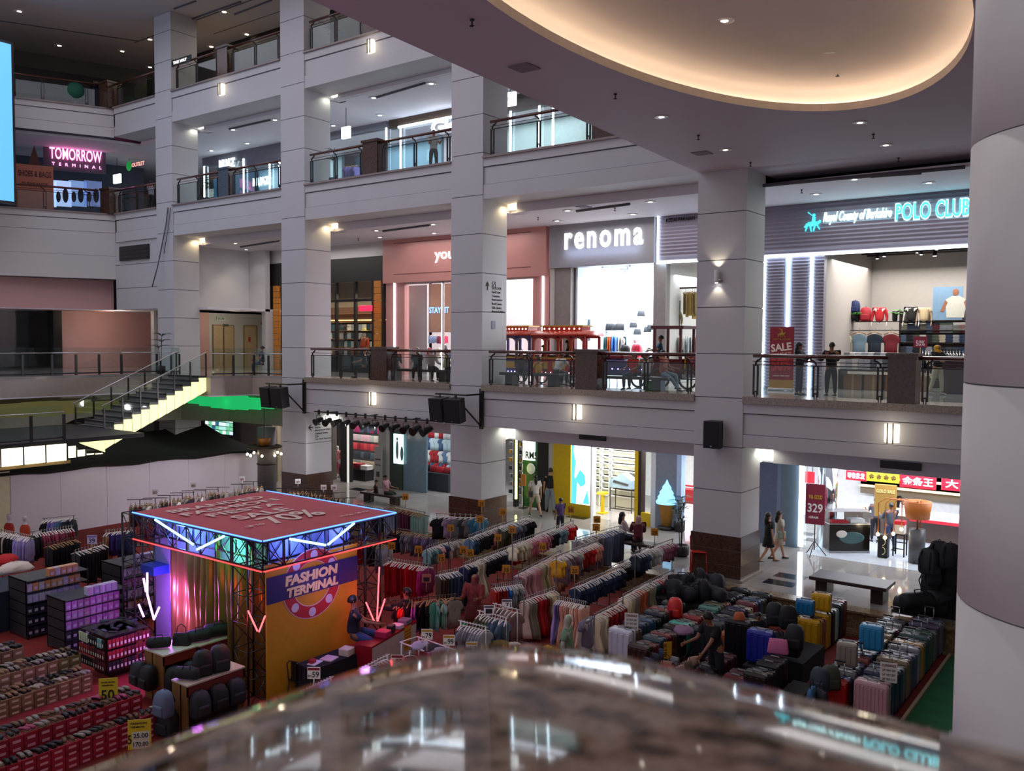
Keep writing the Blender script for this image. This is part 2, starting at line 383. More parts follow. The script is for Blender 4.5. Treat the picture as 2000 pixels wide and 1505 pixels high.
# round near column
def near_column():
    t = thing('round_column', 'large round white column at the right edge of the picture', 'column', (-0.257, 6.0, 0))
    b = M(); zs = [0, 2.0, 3.35, 4.71, 6.07, 7.345, 8.73, 10.05, 11.4, 12.62]
    for a, c in zip(zs, zs[1:]):
        b.use(mat('round_column_paint', (0.66, 0.65, 0.64), 0.6, noise=0.02)).lathe([(0.72, a), (0.758, a+0.006), (0.758, c-0.006), (0.72, c)], n=64)
        b.use(GROOVE).lathe([(0.748, c-0.008), (0.748, c+0.008)], n=64)
    build('shaft', b, t)
near_column()

# camera-side floor, parapet pillar with its polished cap
struct('floor', M().use(mall_tile).box(-3, 4, -4, 0.45, L1-0.9, L1-0.005))
cap_m, cnt, cb, ctc = _node('polished_pillar_granite', 0.045)
cb.inputs['IOR'].default_value = 1.46
n1 = cnt.nodes.new('ShaderNodeTexNoise'); n1.inputs['Scale'].default_value = 34; n1.inputs['Detail'].default_value = 5; n1.inputs['Roughness'].default_value = 0.55
cr = ramp(cnt, ((0.35, srgb('#2c241e')), (0.44, srgb('#66543f')), (0.52, srgb('#927560')), (0.60, srgb('#a8917c')), (0.74, srgb('#6c6056'))))
cnt.links.new(ctc.outputs['Object'], n1.inputs['Vector']); cnt.links.new(n1.outputs['Fac'], cr.inputs['Fac']); cnt.links.new(cr.outputs['Color'], cb.inputs['Base Color'])
def pillar_cap():
    t = thing('parapet_pillar', 'polished brown granite pillar cap in the near foreground, out of focus', 'pillar', (0, 0, L1))
    build('shaft', M().use(GRAN).box(-0.40, 0.62, -0.5, 0.50, 0, 1.2), t)
    x0, x1, y0, y1 = -0.485, 0.95, -1.15, 0.60; b = M().use(cap_m); n = 44; zt = EYE-L1-0.169
    hx, hy, cx, cy = (x1-x0)/2, (y1-y0)/2, (x0+x1)/2, (y0+y1)/2
    rings = []
    for i in range(25):
        s = i/24; ring = []
        for k in range(n*2):
            a = 2*PI*k/(n*2); c_, s_ = math.cos(a), math.sin(a); e = 0.20+0.35*(1-s)
            ux = math.copysign(abs(c_)**e, c_)*s*hx; uy = math.copysign(abs(s_)**e, s_)*s*hy
            ring.append((cx+ux, cy+uy, zt-0.066*s*s-(0.008*max(0, (s-0.95)/0.05)**2)))
        rings.append(ring)
    rings = [[(p[0], p[1], p[2]) for p in r] for r in rings]
    last = rings[-1]; rings.append([(cx+(p[0]-cx)*1.0, cy+(p[1]-cy)*1.0, p[2]-0.10) for p in last]); rings.append([(cx+(p[0]-cx)*0.9, cy+(p[1]-cy)*0.9, p[2]-0.11) for p in last])
    rings.reverse(); b.loft(rings, True, False); build('cap', b, t)
pillar_cap()

# balustrades
def balustrade(x0, x1, z, label, group, ends=(True, True), post_x=None, y=24.62):
    t = thing('balustrade', label, 'railing', (x0, y, z), group=group); w = x1-x0
    h = M().use(REDWOOD); pts = [(0.12, 0, 0.98), (0.16, 0, 1.08), (0.30, 0, 1.16), (0.5, 0, 1.19), (w-0.03, 0, 1.19)] if ends[0] else [(0.03, 0, 1.19), (w-0.03, 0, 1.19)]
    h.tube([(0.12 if ends[0] else 0.03, 0, 1.19), (w-0.03, 0, 1.19)], 0.055, 8)
    build('handrail', h, t)
    for px in post_x or (0.2, w*0.5, w-0.22):
        p = M().use(IRON)
        for d in (-0.06, 0.06): p.box(px+d-0.021, px+d+0.021, -0.025, 0.025, 0.0 if abs(d) > 1 else 0.06, 0.90)
        p.box(px-0.085, px+0.085, -0.025, 0.025, 0.90, 0.93); p.box(px-0.07, px+0.07, -0.02, 0.02, 0.14, 0.18)
        for d in (-0.03, 0.03): p.box(px+d-0.012, px+d+0.012, -0.015, 0.015, 0.0, 0.16)
        sgn = 1 if px < w*0.5 else -1
        p.tube([(px, 0, 0.93), (px, 0, 1.0), (px+0.05*sgn, 0, 1.06), (px+0.14*sgn, 0, 1.10), (px+0.16*sgn, 0, 1.16)], 0.03, 6)
        build('rail_post', p, t)
    k = M().use(IRON).tube([(0.1, 0, 0.93), (w-0.05, 0, 0.93)], 0.016, 5).tube([(0.1, 0, 1.03), (w-0.05, 0, 1.03)], 0.011, 5)
    build('top_bars', k, t)
    build('glass_panel', M().use(GLASS).box(0.12, w-0.08, -0.006, 0.006, 0.06, 0.92), t)
    return t
def stone_pillar(x0, x1, z, label, y0=24.46, y1=25.05):
    g = M().use(GRAN).box(x0, x1, y0, y1, z, z+1.22).box(x0-0.05, x1+0.05, y0-0.05, y1+0.05, z+1.22, z+1.32)
    return tag(build('stone_pillar', g), label, 'pillar', 'stone pillars of the railings')
pil = {2: (-25.28, -24.44), 3: (-15.74, -14.9), 4: (-5.99, -5.3)}
bn = {0: 'at the angled corner', 1: 'in the leftmost bay', 2: 'in the second bay', 3: 'in the third bay', 4: 'in front of the polo shop'}
fl = {1: 'first-floor', 2: 'second-floor', 3: 'top-floor'}
for lv, z, use in ((1, L1, (2, 3, 4)), (2, L2, (1, 2, 3)), (3, L3, (1, 2, 3))):
    for i in use:
        x0, x1 = bays[i]; x1 = min(x1, -0.6)
        px = pil.get(i, (-35.6, -34.85))
        if lv > 1 and i == 2: px = (-25.75, -24.95)
        if lv > 1 and i == 3: px = (-15.2, -14.4)
        if lv > 1 and i == 1: px = (-35.2, -34.45)
        stone_pillar(px[0], px[1], z, 'brown granite pillar in the %s railing %s' % (fl[lv], bn[i]))
        g = 'glass and iron railings of the galleries'
        balustrade(x0+0.12, px[0], z, 'dark iron and glass %s railing left of the pillar %s' % (fl[lv], bn[i]), g)
        balustrade(px[1], x1-0.02, z, 'dark iron and glass %s railing right of the pillar %s' % (fl[lv], bn[i]), g, ends=(False, True))

# ---------------------------------------------------------------- left facade
A_, B_, C_ = Vector((-44.4, 24.5, 0)), Vector((-46.3, 20.4, 0)), Vector((-50.0, 12.2, 0))
def seg(b, p, q, z0, z1, t, off=0.0):
    """wall slab from p to q, outer face towards the atrium, thickness t behind it; off pushes it back"""
    d = (q-p); L = d.length; d.normalize(); n = Vector((d.y, -d.x, 0))
    if n.x > 0: n = -n
    c = (p+q)/2+n*(off+t/2); c.z = (z0+z1)/2
    b.obox(c, d*L/2, n*t/2, (0, 0, (z1-z0)/2)); return b
PQ = (A_+Vector((0.05, 0.1, 0)), C_)
b = M()
for top, gap in ((L2, 3.42), (L3, 1.5)):
    b.use(edge); seg(b, *PQ, top-0.07, top, 0.8)
    b.use(WALL2); seg(b, *PQ, top-0.35, top-0.07, 0.8, 0.08)
    b.use(GROOVE); seg(b, *PQ, top-0.38, top-0.35, 0.8, 0.12)
    b.use(WALL2); seg(b, *PQ, top-0.98, top-0.38, 0.8, 0.13)
    b.use(GROOVE); seg(b, *PQ, top-1.0, top-0.98, 0.8, 0.15)
    z = top-1.0
    while z > top-gap+0.05:
        z2 = max(z-1.2 if gap > 2 else top-gap, top-gap); b.use(WALL2); seg(b, *PQ, z2+0.01, z, 0.8, 0.10); b.use(GROOVE); seg(b, *PQ, z2, z2+0.012, 0.8, 0.13); z = z2
struct('wall_left', b)
b = M().use(PINK); seg(b, A_+Vector((-0.7, 0.4, 0)), C_, 9.05, 10.72, 0.6, 0.35); struct('wall_left', b)
# wall between the corner and the first column, first floor
b = M().use(WALL).box(-44.4, -40.3, 24.62, 24.9, 9.12, 12.6)
for z in (10.2, 11.4): b.use(GROOVE).box(-44.4, -40.3, 24.61, 24.7, z, z+0.02)
struct('wall_corner', b)
# pink back wall, dark shop window
YW = at_x(120, 680, -47).y
struct('wall_pink', M().use(PINK).box(-47.3, -47.0, YW, 33, L1, 9.08))
tag(build('air_grille', M().use(BLACK).box(-43.9, -41.2, 24.52, 24.615, 11.62, 12.35).use(IRON).box(-43.8, -41.3, 24.50, 24.52, 11.7, 11.74).box(-43.8, -41.3, 24.50, 24.52, 11.9, 11.94).box(-43.8, -41.3, 24.50, 24.52, 12.1, 12.14)), 'black air grille in the white wall left of the first column', 'vent')
DK = mat('dark_interior', (0.012, 0.012, 0.015), 0.4)
w = M().use(DK).box(-50, -49.8, 4, YW, L1, 9.08).box(-50, -47.3, YW-0.1, YW, L1, 9.08).use(mat('window_frame_black', (0.01, 0.01, 0.012), 0.3)).box(-47.35, -46.9, YW-0.45, YW, L1, 9.08).use(GLASS2).box(-47.2, -47.18, 4, YW-0.4, L1+0.1, 9.05)
struct('window_1', w)
struct('ceiling', M().use(CEIL).prism([(-60, 4), (-54.2, 4), (-44.9, 24.5), (-44.4, 24.7), (-40.2, 24.7), (-39.72, 26), (-39.72, 33), (-60, 33)], (9.08, 9.12)))
# white lobby wall and lobby behind the opening
b = M().use(WALL).box(-40.0, -39.7, Y1, 29.4, 9.08, 12.29).box(-40.0, -38.3, 29.4, 29.7, 9.08, 12.29).box(-38.6, -38.3, 29.4, 29.9, L1, 9.08)
struct('wall_back', b)
struct('wall_lobby', M().use(WALL).box(-43.5, -43.2, 26, 36, L1, 9.08).use(PINK).box(-43.19, -43.15, 26.2, 29.3, L1, 9.08))
struct('ceiling', M().use(CEIL).box(-43.2, -38.3, Y1, 36, 9.08, 9.2))
lamp('POINT', (-41.2, 29.5, 8.6), 45, WARM, 0.15, name='lobby_light')
lamp('POINT', (-44.8, 24.8, 8.7), 40, (1.0, 0.8, 0.6), 0.15, name='lobby_light')
lamp('SPOT', (-38.6, 28.0, 12.2), 60, WARM, 0.1, spot=1.6, name='lobby_light')
# L1 slab towards the stairs, its curved fascia and the colour-lit cove
STONE = mat('pale_stone', srgb('#a3968c'), 0.5, noise=0.05)
def edge_pts():
    return [Vector(p) for p in ((-30.79, 24.52), (-32.6, 24.3), (-33.0, 22.45), (-36.2, 22.45), (-36.8, 23.4), (-37.3, 22.6), (-37.5, 21), (-37.6, 18), (-37.4, 12), (-37, 4))]
ep = edge_pts(); b = M().use(mall_tile); poly = [(-60, 4), (-60, 26)]+[(-30.79, 26)]+[tuple(p) for p in ep]
b.prism(poly, (L1-0.12, L1-0.004)); struct('floor', b)
b = M().use(STONE); b.loft([[(p.x, p.y, z) for p in ep] for z in (L1-0.85, L1-0.12)], closed=False, smooth=False)
b.use(CEIL).prism([(x*1.0, y) for x, y in poly], (L1-0.90, L1-0.85)); struct('trim_60', b)
# lower ring with the stepped recess glowing green
cv = M().use(STONE)
inn = [Vector(p) for p in ((-30.9, 25.6), (-33, 25.6), (-36, 25.5), (-38.6, 24.6), (-39.4, 22), (-39.5, 18), (-39, 12), (-38, 4))]
cv.loft([[(p.x, p.y, z) for p in inn] for z in (L1-2.35, L1-0.9)], closed=False, smooth=False); struct('trim_61', cv)
def cove_glow(pts, m_, n, label, z0, z1):
    q = M().use(m_)
    for i in range(n):
        f = i/(n-1); a = Vector(pts[0]).lerp(Vector(pts[1]), i/n); c = Vector(pts[0]).lerp(Vector(pts[1]), (i+1)/n)
        h = z0+(z1-z0)*math.sin(PI*(0.12+0.76*f)); q.add([(a.x, a.y, z0-0.25*math.sin(PI*f)), (c.x, c.y, z0-0.25*math.sin(PI*f)), (c.x, c.y, h), (a.x, a.y, h)], [(0, 1, 2, 3)])
        q.add([(a.x, a.y+0.05, z0-0.25*math.sin(PI*f)), (c.x, c.y+0.05, z0-0.25*math.sin(PI*f)), (c.x, c.y+0.05, h), (a.x, a.y+0.05, h)], [(3, 2, 1, 0)])
    return tag(build('cove_light_panel', q), label, 'light')
cove_glow(((-38.6, 24.35, 0), (-31.0, 24.9, 0)), glow('green_glow', '#25d877', 0.5), 9, 'stepped green-lit recess under the first-floor walkway', 4.62, 5.05)
cove_glow(((-37.9, 12.5, 0), (-37.9, 22.6, 0)), glow('amber_glow', '#8f8a5c', 0.18), 7, 'dim stepped amber-lit recess under the walkway far left', 4.55, 4.95)
lamp('POINT', (-35, 24.6, 4.7), 1.5, (0.2, 1.0, 0.5), 0.3, name='green_light')
# back and side closing walls
struct('wall_rear', M().use(WALL).box(-60, 4, 37.5, 37.8, 0, ROOF))
struct('wall_far', M().use(WALL2).box(-60.3, -60, -4, 37.8, 0, ROOF))
struct('wall_right', M().use(WALL).box(3.5, 3.8, 1, 37.8, 0, ROOF))
# vents on the ground-floor bulkheads
for a, c in ((at_y(1720, 912, 26.0), at_y(1800, 907, 26.0)), (at_y(1133, 851, 26.0), at_y(1184, 857, 26.0))):
    x0, x1 = a.x, c.x; z = (a.z+c.z)/2
    v = M().use(BLACK).box(x0, x1, 25.93, 26.02, z-0.09, z+0.12)
    for k in range(4): v.use(IRON).box(x0+0.02, x1-0.02, 25.92, 25.93, z-0.07+k*0.045, z-0.055+k*0.045)
    tag(build('air_vent', v), 'black slot vent in the bulkhead above the %s' % ('gold shop' if x0 > -10 else 'yellow optician shop'), 'vent')
# ---------------------------------------------------------------- hanging clothes
def cloth_loft(levels, n=10, fold=0.012, seed=1):
    rnd = random.Random(seed); ph = rnd.random()*6; rings = []
    for i, (z, a, b) in enumerate(levels):
        ring = []
        for k in range(n):
            t = 2*PI*k/n; w = fold*min(1, i/4)*math.sin(5*t+ph+z*4)
            ring.append((a*math.cos(t), (b*0.62+w)*math.sin(t)+w*0.7, z-0.045))
        rings.append(ring)
    return rings
GAR = {
 'tee_shirt': [(-.095, .05, .02), (-.11, .12, .03), (-.15, .20, .035), (-.25, .255, .03), (-.32, .25, .022), (-.335, .185, .035), (-.5, .18, .04), (-.70, .19, .045)],
 'kids_shirt': [(-.09, .04, .015), (-.10, .09, .025), (-.13, .15, .03), (-.20, .185, .025), (-.25, .18, .02), (-.26, .135, .03), (-.38, .135, .035), (-.50, .145, .04)],
 'dress': [(-.09, .05, .02), (-.11, .11, .03), (-.15, .15, .035), (-.28, .14, .035), (-.42, .12, .04), (-.60, .17, .06), (-.85, .23, .08), (-.98, .25, .09)],
 'trousers': [(-.10, .15, .02), (-.12, .17, .03), (-.3, .17, .035), (-.6, .16, .035), (-.9, .15, .035), (-.98, .15, .03)],
 'long_sleeve': [(-.095, .05, .025), (-.11, .13, .035), (-.15, .21, .045), (-.3, .25, .05), (-.6, .26, .05), (-.64, .255, .04), (-.66, .20, .05), (-.82, .20, .06)],
 'shorts': [(-.10, .13, .02), (-.12, .15, .03), (-.25, .16, .035), (-.42, .17, .035), (-.44, .17, .03)],
 'jacket': [(-.09, .07, .04), (-.11, .15, .06), (-.16, .22, .07), (-.35, .26, .07), (-.65, .27, .07), (-.9, .26, .07), (-1.0, .25, .06)]}
GM = {}
def garment_mesh(kind, v):
    k = (kind, v)
    if k not in GM:
        m_ = M().use(WHITEP).loft(cloth_loft(GAR[kind], fold=0.012 if kind != 'dress' else 0.03, seed=v+hash(len(kind)) % 7), True, True); GM[k] = m_.mesh(kind)
    return GM[k]
def hanger_mesh(style):
    k = ('hanger', style)
    if k not in GM:
        w = 0.20 if style != 'small' else 0.14; mm = {'wood': C('#a07a52', 0.5), 'black': C('#161616', 0.5), 'small': C('#efe9e2', 0.4), 'white': C('#f2ede8', 0.4)}[style]
        b = M().use(mm); b.tube([(0, 0, -0.085), (0, 0, -0.04), (0.024, 0, -0.012), (0.020, 0, 0.018), (-0.012, 0, 0.022)], 0.006, 4)
        t = 0.013 if style != 'wood' else 0.016
        b.tube([(-w, 0, -0.155), (-w*0.5, 0, -0.11), (0, 0, -0.083), (w*0.5, 0, -0.11), (w, 0, -0.155)], t, 5)
        if style != 'wood': b.tube([(-w, 0, -0.155), (w, 0, -0.155)], 0.006, 4)
        GM[k] = b.mesh('hanger')
    return GM[k]
def shade(h, k): return '#'+''.join('%02x' % max(0, min(255, int(int(h[i:i+2], 16)*k))) for i in (1, 3, 5))
KINDN = {'tee_shirt': 'T-shirt', 'kids_shirt': "child's shirt", 'dress': 'dress', 'trousers': 'trousers', 'long_sleeve': 'long-sleeved top', 'shorts': 'shorts', 'jacket': 'jacket'}
def hang(p0, p1, specs, where, hanger='white', group=None, rz_off=0.0, jit=0.12, drop=0.0):
    """row of garments on hangers from p0 to p1; specs = [(count, hex, colour name, kind)]"""
    p0, p1 = Vector(p0), Vector(p1); n = sum(s[0] for s in specs); d = (p1-p0); rz = math.atan2(d.y, d.x)+PI/2+rz_off; i = 0
    rnd = random.Random(int(p0.x*100)+n); group = group or ('clothes hanging on '+where); cnt = {}
    for c, hx, cn, kind in specs:
        for j in range(c):
            p = p0.lerp(p1, (i+0.5)/n); i += 1
            o = link(kind, garment_mesh(kind, rnd.randrange(3)), None, (p.x, p.y, p.z-drop), rz+rnd.uniform(-jit, jit)*1.5, C(shade(hx, rnd.choice((0.72, 1, 1, 1.25))), 0.85)); o.scale = (1.16, 1.15, rnd.uniform(0.92, 1.12))
            cnt[(cn, kind)] = cnt.get((cn, kind), 0)+1
            ordn = '%s ' % ORD[cnt[(cn, kind)]-1] if c > 1 or cnt[(cn, kind)] > 1 else ''
            tag(o, '%s%s %s from near end, %s' % (ordn, cn, KINDN[kind], where.replace('the ', '', 1)), 'clothes', group)
            link('hanger', hanger_mesh(hanger), o)
def rack(p0, p1, z0, label, style='iron', foot=0.25, group='clothes racks of the fair'):
    """free-standing rail between two points at rail height"""
    p0, p1 = Vector(p0), Vector(p1); L = (p1-p0).xy.length; h = p0.z-z0; rz = math.atan2(p1.y-p0.y, p1.x-p0.x)
    t = thing('clothes_rack', label, 'rack', (p0.x, p0.y, z0), rz, group); mm = {'iron': C('#6a6664', 0.4), 'black': BLACK, 'white': WHITEP}[style]
    build('rail', M().use(mm).tube([(-0.04, 0, h), (L+0.04, 0, h)], 0.010, 6), t)
    for x in (0.02, L-0.02):
        build('post', M().use(mm).tube([(x, 0, 0.04), (x, 0, h)], 0.014, 6), t)
        build('foot', M().use(mm).tube([(x, -foot, 0.03), (x, foot, 0.03)], 0.014, 6).ell((x, -foot, 0.025), 0.02, 0.02, 0.025, 8, 6).ell((x, foot, 0.025), 0.02, 0.02, 0.025, 8, 6), t)
    return t
def sign_card(p, n, label, bg='#c8871c', fg='#1a1208', w=0.2, h=0.22, z_foot=None, rz=0.55, top=None, name='price_sign', pole=0.25, group='price cards on the racks', small=None):
    """card facing the camera side on a thin pole; p = bottom centre of the card"""
    t = thing(name, label, 'sign', (p[0], p[1], p[2]-pole), rz, group)
    build('pole', M().use(WHITEP if bg == '#f4f2ee' else C('#b8934a', 0.5)).tube([(0, 0, 0), (0, 0, pole)], 0.012, 5), t)
    c = M().use(C(bg, 0.5)).box(-w/2, w/2, -0.006, 0.006, pole, pole+h)
    if top: c.use(C(top, 0.5)).box(-w/2+0.01, w/2-0.01, -0.008, -0.005, pole+h*0.74, pole+h*0.96)
    build('card', c, t)
    fgm = C(fg, 0.6)
    text('lettering', n, (-w*0.32 if not small else -w*0.12, -0.009, pole+h*0.14), XP, ZP, w*0.64 if not small else w*0.52, h*0.5, fgm, t, bold=0.01, depth=0.003)
    if small: text('lettering', small, (-w*0.44, -0.009, pole+h*0.14), XP, ZP, w*0.24, h*0.2, fgm, t, depth=0.003)
    return t
# ---------------------------------------------------------------- luggage
def suitcase_meshes(w, d, h, ribs=0):
    k = ('case', w, d, h, ribs)
    if k in GM: return GM[k]
    b = M().use(WHITEP).rbox(-w/2, w/2, -d/2, d/2, 0.05, h, 0.055, 3)
    if ribs:
        for i in range(ribs):
            x = -w/2+w*(i+0.5)/ribs
            b.rbox(x-w*0.3/ribs, x+w*0.3/ribs, -d/2-0.012, d/2+0.012, 0.12, h-0.08, 0.012, 1)
    z = M().use(BLACK).rbox(-w/2-0.004, w/2+0.004, -0.012, 0.012, 0.046, h+0.004, 0.055, 2)
    hd = M().use(C('#8d8f94', 0.3)).tube([(-0.09, 0.0, h-0.01), (-0.085, 0.0, h+0.03), (0.085, 0.0, h+0.03), (0.09, 0.0, h-0.01)], 0.013, 5)
    hd.use(BLACK).box(-w*0.3, w*0.3, d*0.28, d*0.42, h-0.004, h+0.012)
    wh = M().use(BLACK)
    for x in (-w/2+0.06, w/2-0.06):
        for y in (-d/2+0.05, d/2-0.05): wh.lathe([(0.008, -0.025), (0.027, -0.018), (0.027, 0.018), (0.008, 0.025)], x, y, 0.03, 8); wh.box(x-0.02, x+0.02, y-0.02, y+0.02, 0.03, 0.065)
    GM[k] = (b.mesh('shell'), z.mesh('zip_band'), hd.mesh('carry_handle'), wh.mesh('wheels')); return GM[k]
TROLLEY = None
def suitcase(p, rz, hx, label, size=(0.44, 0.26, 0.68), group='suitcases of the luggage fair', ribs=4, trolley=False, rough=0.3):
    global TROLLEY
    a = suitcase_meshes(*size, ribs); t = thing('suitcase', label, 'suitcase', p, rz, group)
    link('shell', a[0], t, m=C(hx, rough)); link('zip_band', a[1], t); link('carry_handle', a[2], t); link('wheels', a[3], t)
    if trolley:
        if not TROLLEY: TROLLEY = M().use(STEEL).tube([(-0.1, 0, 0), (-0.1, 0, 0.28)], 0.009, 5).tube([(0.1, 0, 0), (0.1, 0, 0.28)], 0.009, 5).use(BLACK).rbox(-0.12, 0.12, -0.018, 0.018, 0.27, 0.31, 0.012, 1).mesh('trolley_handle')
        link('trolley_handle', TROLLEY, t, (0, size[1]*0.35, size[2]))
    return t
def bag_meshes(kind):
    k = ('bag', kind)
    if k in GM: return GM[k]
    if kind == 'backpack':
        b = M().use(WHITEP).loft([[(x*sx*0.16, y*sy*0.10+oy, z) for x, y in ((1, -.6), (.9, -1), (-.9, -1), (-1, -.6), (-1, .8), (-.85, 1), (.85, 1), (1, .8))] for z, sx, sy, oy in ((0, .9, .9, 0), (.04, 1, 1.1, 0), (.2, 1.03, 1.15, 0), (.34, .95, .95, 0), (.42, .75, .7, .01), (.45, .4, .4, .02))], True, True)
        q = M().use(WHITEP).rbox(-0.12, 0.12, -0.155, -0.09, 0.04, 0.22, 0.03, 2)
        s_ = M().use(BLACKC).tube([(-0.03, 0.03, 0.44), (0, 0.04, 0.48), (0.03, 0.03, 0.44)], 0.008, 5)
        for x in (-0.08, 0.08): s_.tube([(x, 0.09, 0.40), (x*1.3, 0.15, 0.25), (x, 0.10, 0.05)], 0.012, 5)
        GM[k] = (b.mesh('body'), q.mesh('front_pocket'), s_.mesh('straps'))
    elif kind == 'handbag':
        b = M().use(WHITEP).loft([[(x*sx*0.15, y*sy*0.06, z) for x, y in ((1, -.7), (.8, -1), (-.8, -1), (-1, -.7), (-1, .7), (-.8, 1), (.8, 1), (1, .7))] for z, sx, sy in ((0, 1, 1), (.02, 1.05, 1.15), (.14, .95, .9), (.21, .85, .5), (.22, .8, .3))], True, True)
        s_ = M().use(BLACKC).tube([(-0.09, 0, 0.2), (-0.07, 0, 0.33), (0, 0, 0.38), (0.07, 0, 0.33), (0.09, 0, 0.2)], 0.008, 5)
        GM[k] = (b.mesh('body'), None, s_.mesh('handle'))
    else:                                                # duffel
        b = M().use(WHITEP).loft([[(x, 0.15*s*math.cos(a), 0.16+0.15*s*math.sin(a)) for a in [2*PI*i/10 for i in range(10)]] for x, s in ((-.30, .5), (-.28, .9), (-.2, 1), (.2, 1), (.28, .9), (.30, .5))], True, True)
        s_ = M().use(BLACKC).tube([(-0.12, -0.12, 0.22), (-0.08, -0.03, 0.36), (0.08, -0.03, 0.36), (0.12, -0.12, 0.22)], 0.012, 5)
        GM[k] = (b.mesh('body'), None, s_.mesh('handle'))
    return GM[k]
def bag(kind, p, rz, hx, label, group='bags on sale', s=1.0, rough=0.7):
    a = bag_meshes(kind); t = thing({'backpack': 'backpack', 'handbag': 'handbag'}.get(kind, 'duffel_bag'), label, 'bag', p, rz, group); t.scale = (s, s, s)
    link('body', a[0], t, m=C(hx, rough))
    if a[1]: link('front_pocket', a[1], t, m=C(hx, rough))
    link('straps' if kind == 'backpack' else 'handle', a[2], t); return t
# ---------------------------------------------------------------- shoes and boxes
def shoe_mesh():
    if 'shoe' in GM: return GM['shoe']
    up = M().use(WHITEP); rings = []
    for y, w, h0, h1 in ((-.13, .025, .02, .05), (-.12, .036, .02, .075), (-.07, .036, .02, .08), (-.02, .036, .02, .075), (.03, .042, .02, .065), (.08, .046, .02, .05), (.12, .036, .02, .04), (.135, .015, .02, .03)):
        rings.append([(w*math.cos(a), y, (h0+h1)/2+(h1-h0)/2*math.sin(a)) for a in [2*PI*i/8 for i in range(8)]])
    up.loft(rings, True, True)
    so = M().use(BLACK).loft([[(w*c, y, z) for c, y in zip((-.7, -1, -.8, -1, -.6, .6, 1, .8, 1, .7), (-.135, -.1, 0, .08, .135, .135, .08, 0, -.1, -.135))] for z, w in ((0, .046), (.02, .048))], True, True, smooth=False)
    GM['shoe'] = (up.mesh('upper'), so.mesh('sole')); return GM['shoe']
def shoe_pair(p, rz, hx, sole, label, group, rnd):
    a = shoe_mesh()
    t = thing('pair_of_shoes', label, 'shoes', p, rz, group)
    for i, dx in enumerate((-0.055, 0.055)):
        u = link('shoe', a[0], t, (dx, rnd.uniform(-.02, .02), 0), rnd.uniform(-.15, .15), C(hx, 0.5)); link('sole', a[1], u, m=C(sole, 0.6))
def box_mesh(w, d, h, lab='#b7a489', lid=True):
    k = ('box', w, d, h, lab)
    if k in GM: return GM[k]
    b = M().use(WHITEP).box(-w/2+0.003, w/2-0.003, -d/2+0.003, d/2-0.003, 0, h*0.68); b.box(-w/2, w/2, -d/2, d/2, h*0.66, h)
    l = M().use(C(lab, 0.6)).box(-w*0.28, w*0.28, -d/2-0.003, -d/2, h*0.2, h*0.55)
    GM[k] = (b.mesh('box'), l.mesh('label')); return GM[k]
# ---------------------------------------------------------------- plants, lights, speakers
def fronds(b, n, r, h, up, m_, seed, c=(0, 0, 0), w=0.02):
    rnd = random.Random(seed); b.use(m_)
    for i in range(n):
        a = 2*PI*i/n+rnd.uniform(-.3, .3); rr = r*rnd.uniform(.6, 1.1); hh = h*rnd.uniform(.5, 1.1); d = Vector((math.cos(a), math.sin(a), 0)); s_ = Vector((-d.y, d.x, 0))*w
        pts = [Vector(c)+d*(rr*t)+Vector((0, 0, up+hh*(t*1.6-1.3*t*t))) for t in (0, .35, .7, 1)]
        vs = []
        for p, k in zip(pts, (.4, 1, .8, .05)): vs += [p-s_*k, p+Vector((0, 0, w*0.5*k)), p+s_*k]
        b.add(vs, [(i_*3+j, i_*3+j+1, i_*3+j+4, i_*3+j+3) for i_ in range(3) for j in range(2)], True)
LEAF = mat('leaf_green', srgb('#1e3b1c'), 0.5, noise=0.3, scale=8); LEAF2 = mat('bright_leaf', srgb('#3f8f2c'), 0.5, noise=0.3, scale=8)
def potted_plant(p, label, h=1.2, r=0.45, seed=1, pot='#1b1b1e', pr=0.2, n=26, leaf=None, heads=3, name='potted_plant'):
    t = thing(name, label, 'plant', p); build('pot', M().use(C(pot, 0.4)).lathe([(pr*0.75, 0), (pr, 0.05), (pr*1.05, 0.35), (pr*0.95, 0.36), (pr*0.9, 0.30)], n=16), t)
    rnd = random.Random(seed); st = M().use(C('#4a3a28')); lf = M()
    for i in range(heads):
        x, y = rnd.uniform(-.1, .1)*(heads > 1), rnd.uniform(-.1, .1)*(heads > 1); z = h*(0.55+0.45*(i+1)/heads)
        st.tube([(x*0.4, y*0.4, 0.3), (x, y, z*0.8), (x*1.6, y*1.6, z)], 0.014, 5); fronds(lf, n//heads+4, r, 0.28*h*0.6, z-0.05, leaf or LEAF, seed+i, (x*1.6, y*1.6, 0))
    build('stems', st, t); build('leaves', lf, t); return t
DL = {}
def downlight(p, label, r=0.12, s=12, hx='#fff6ea', group='recessed ceiling downlights'):
    k = (r, s, hx)
    if k not in DL:
        DL[k] = (M().use(WHITEP).lathe([(r, -0.012), (r*1.25, -0.012), (r*1.25, 0.0), (r, 0.0)], n=18).mesh('trim_ring'), M().use(glow('lens_%s_%d' % (hx, s), hx, s)).lathe([(r*0.5, -0.012), (r, -0.010), (r, -0.004), (r*.5, -0.004)], n=18).mesh('lens'))
    t = thing('downlight', label, 'light', p, group=group); link('trim_ring', DL[k][0], t); link('lens', DL[k][1], t); return t
def sprinkler(p, label='small fire sprinkler head on the ceiling'):
    k = 'sprk'
    if k not in GM: GM[k] = M().use(IRON).lathe([(0.035, 0), (0.035, -0.02), (0.012, -0.03), (0.012, -0.09), (0.045, -0.10), (0.045, -0.11), (0.01, -0.115)], n=8).mesh('sprinkler')
    return tag(link('sprinkler', GM[k], None, p), label, 'sprinkler', 'sprinkler heads')
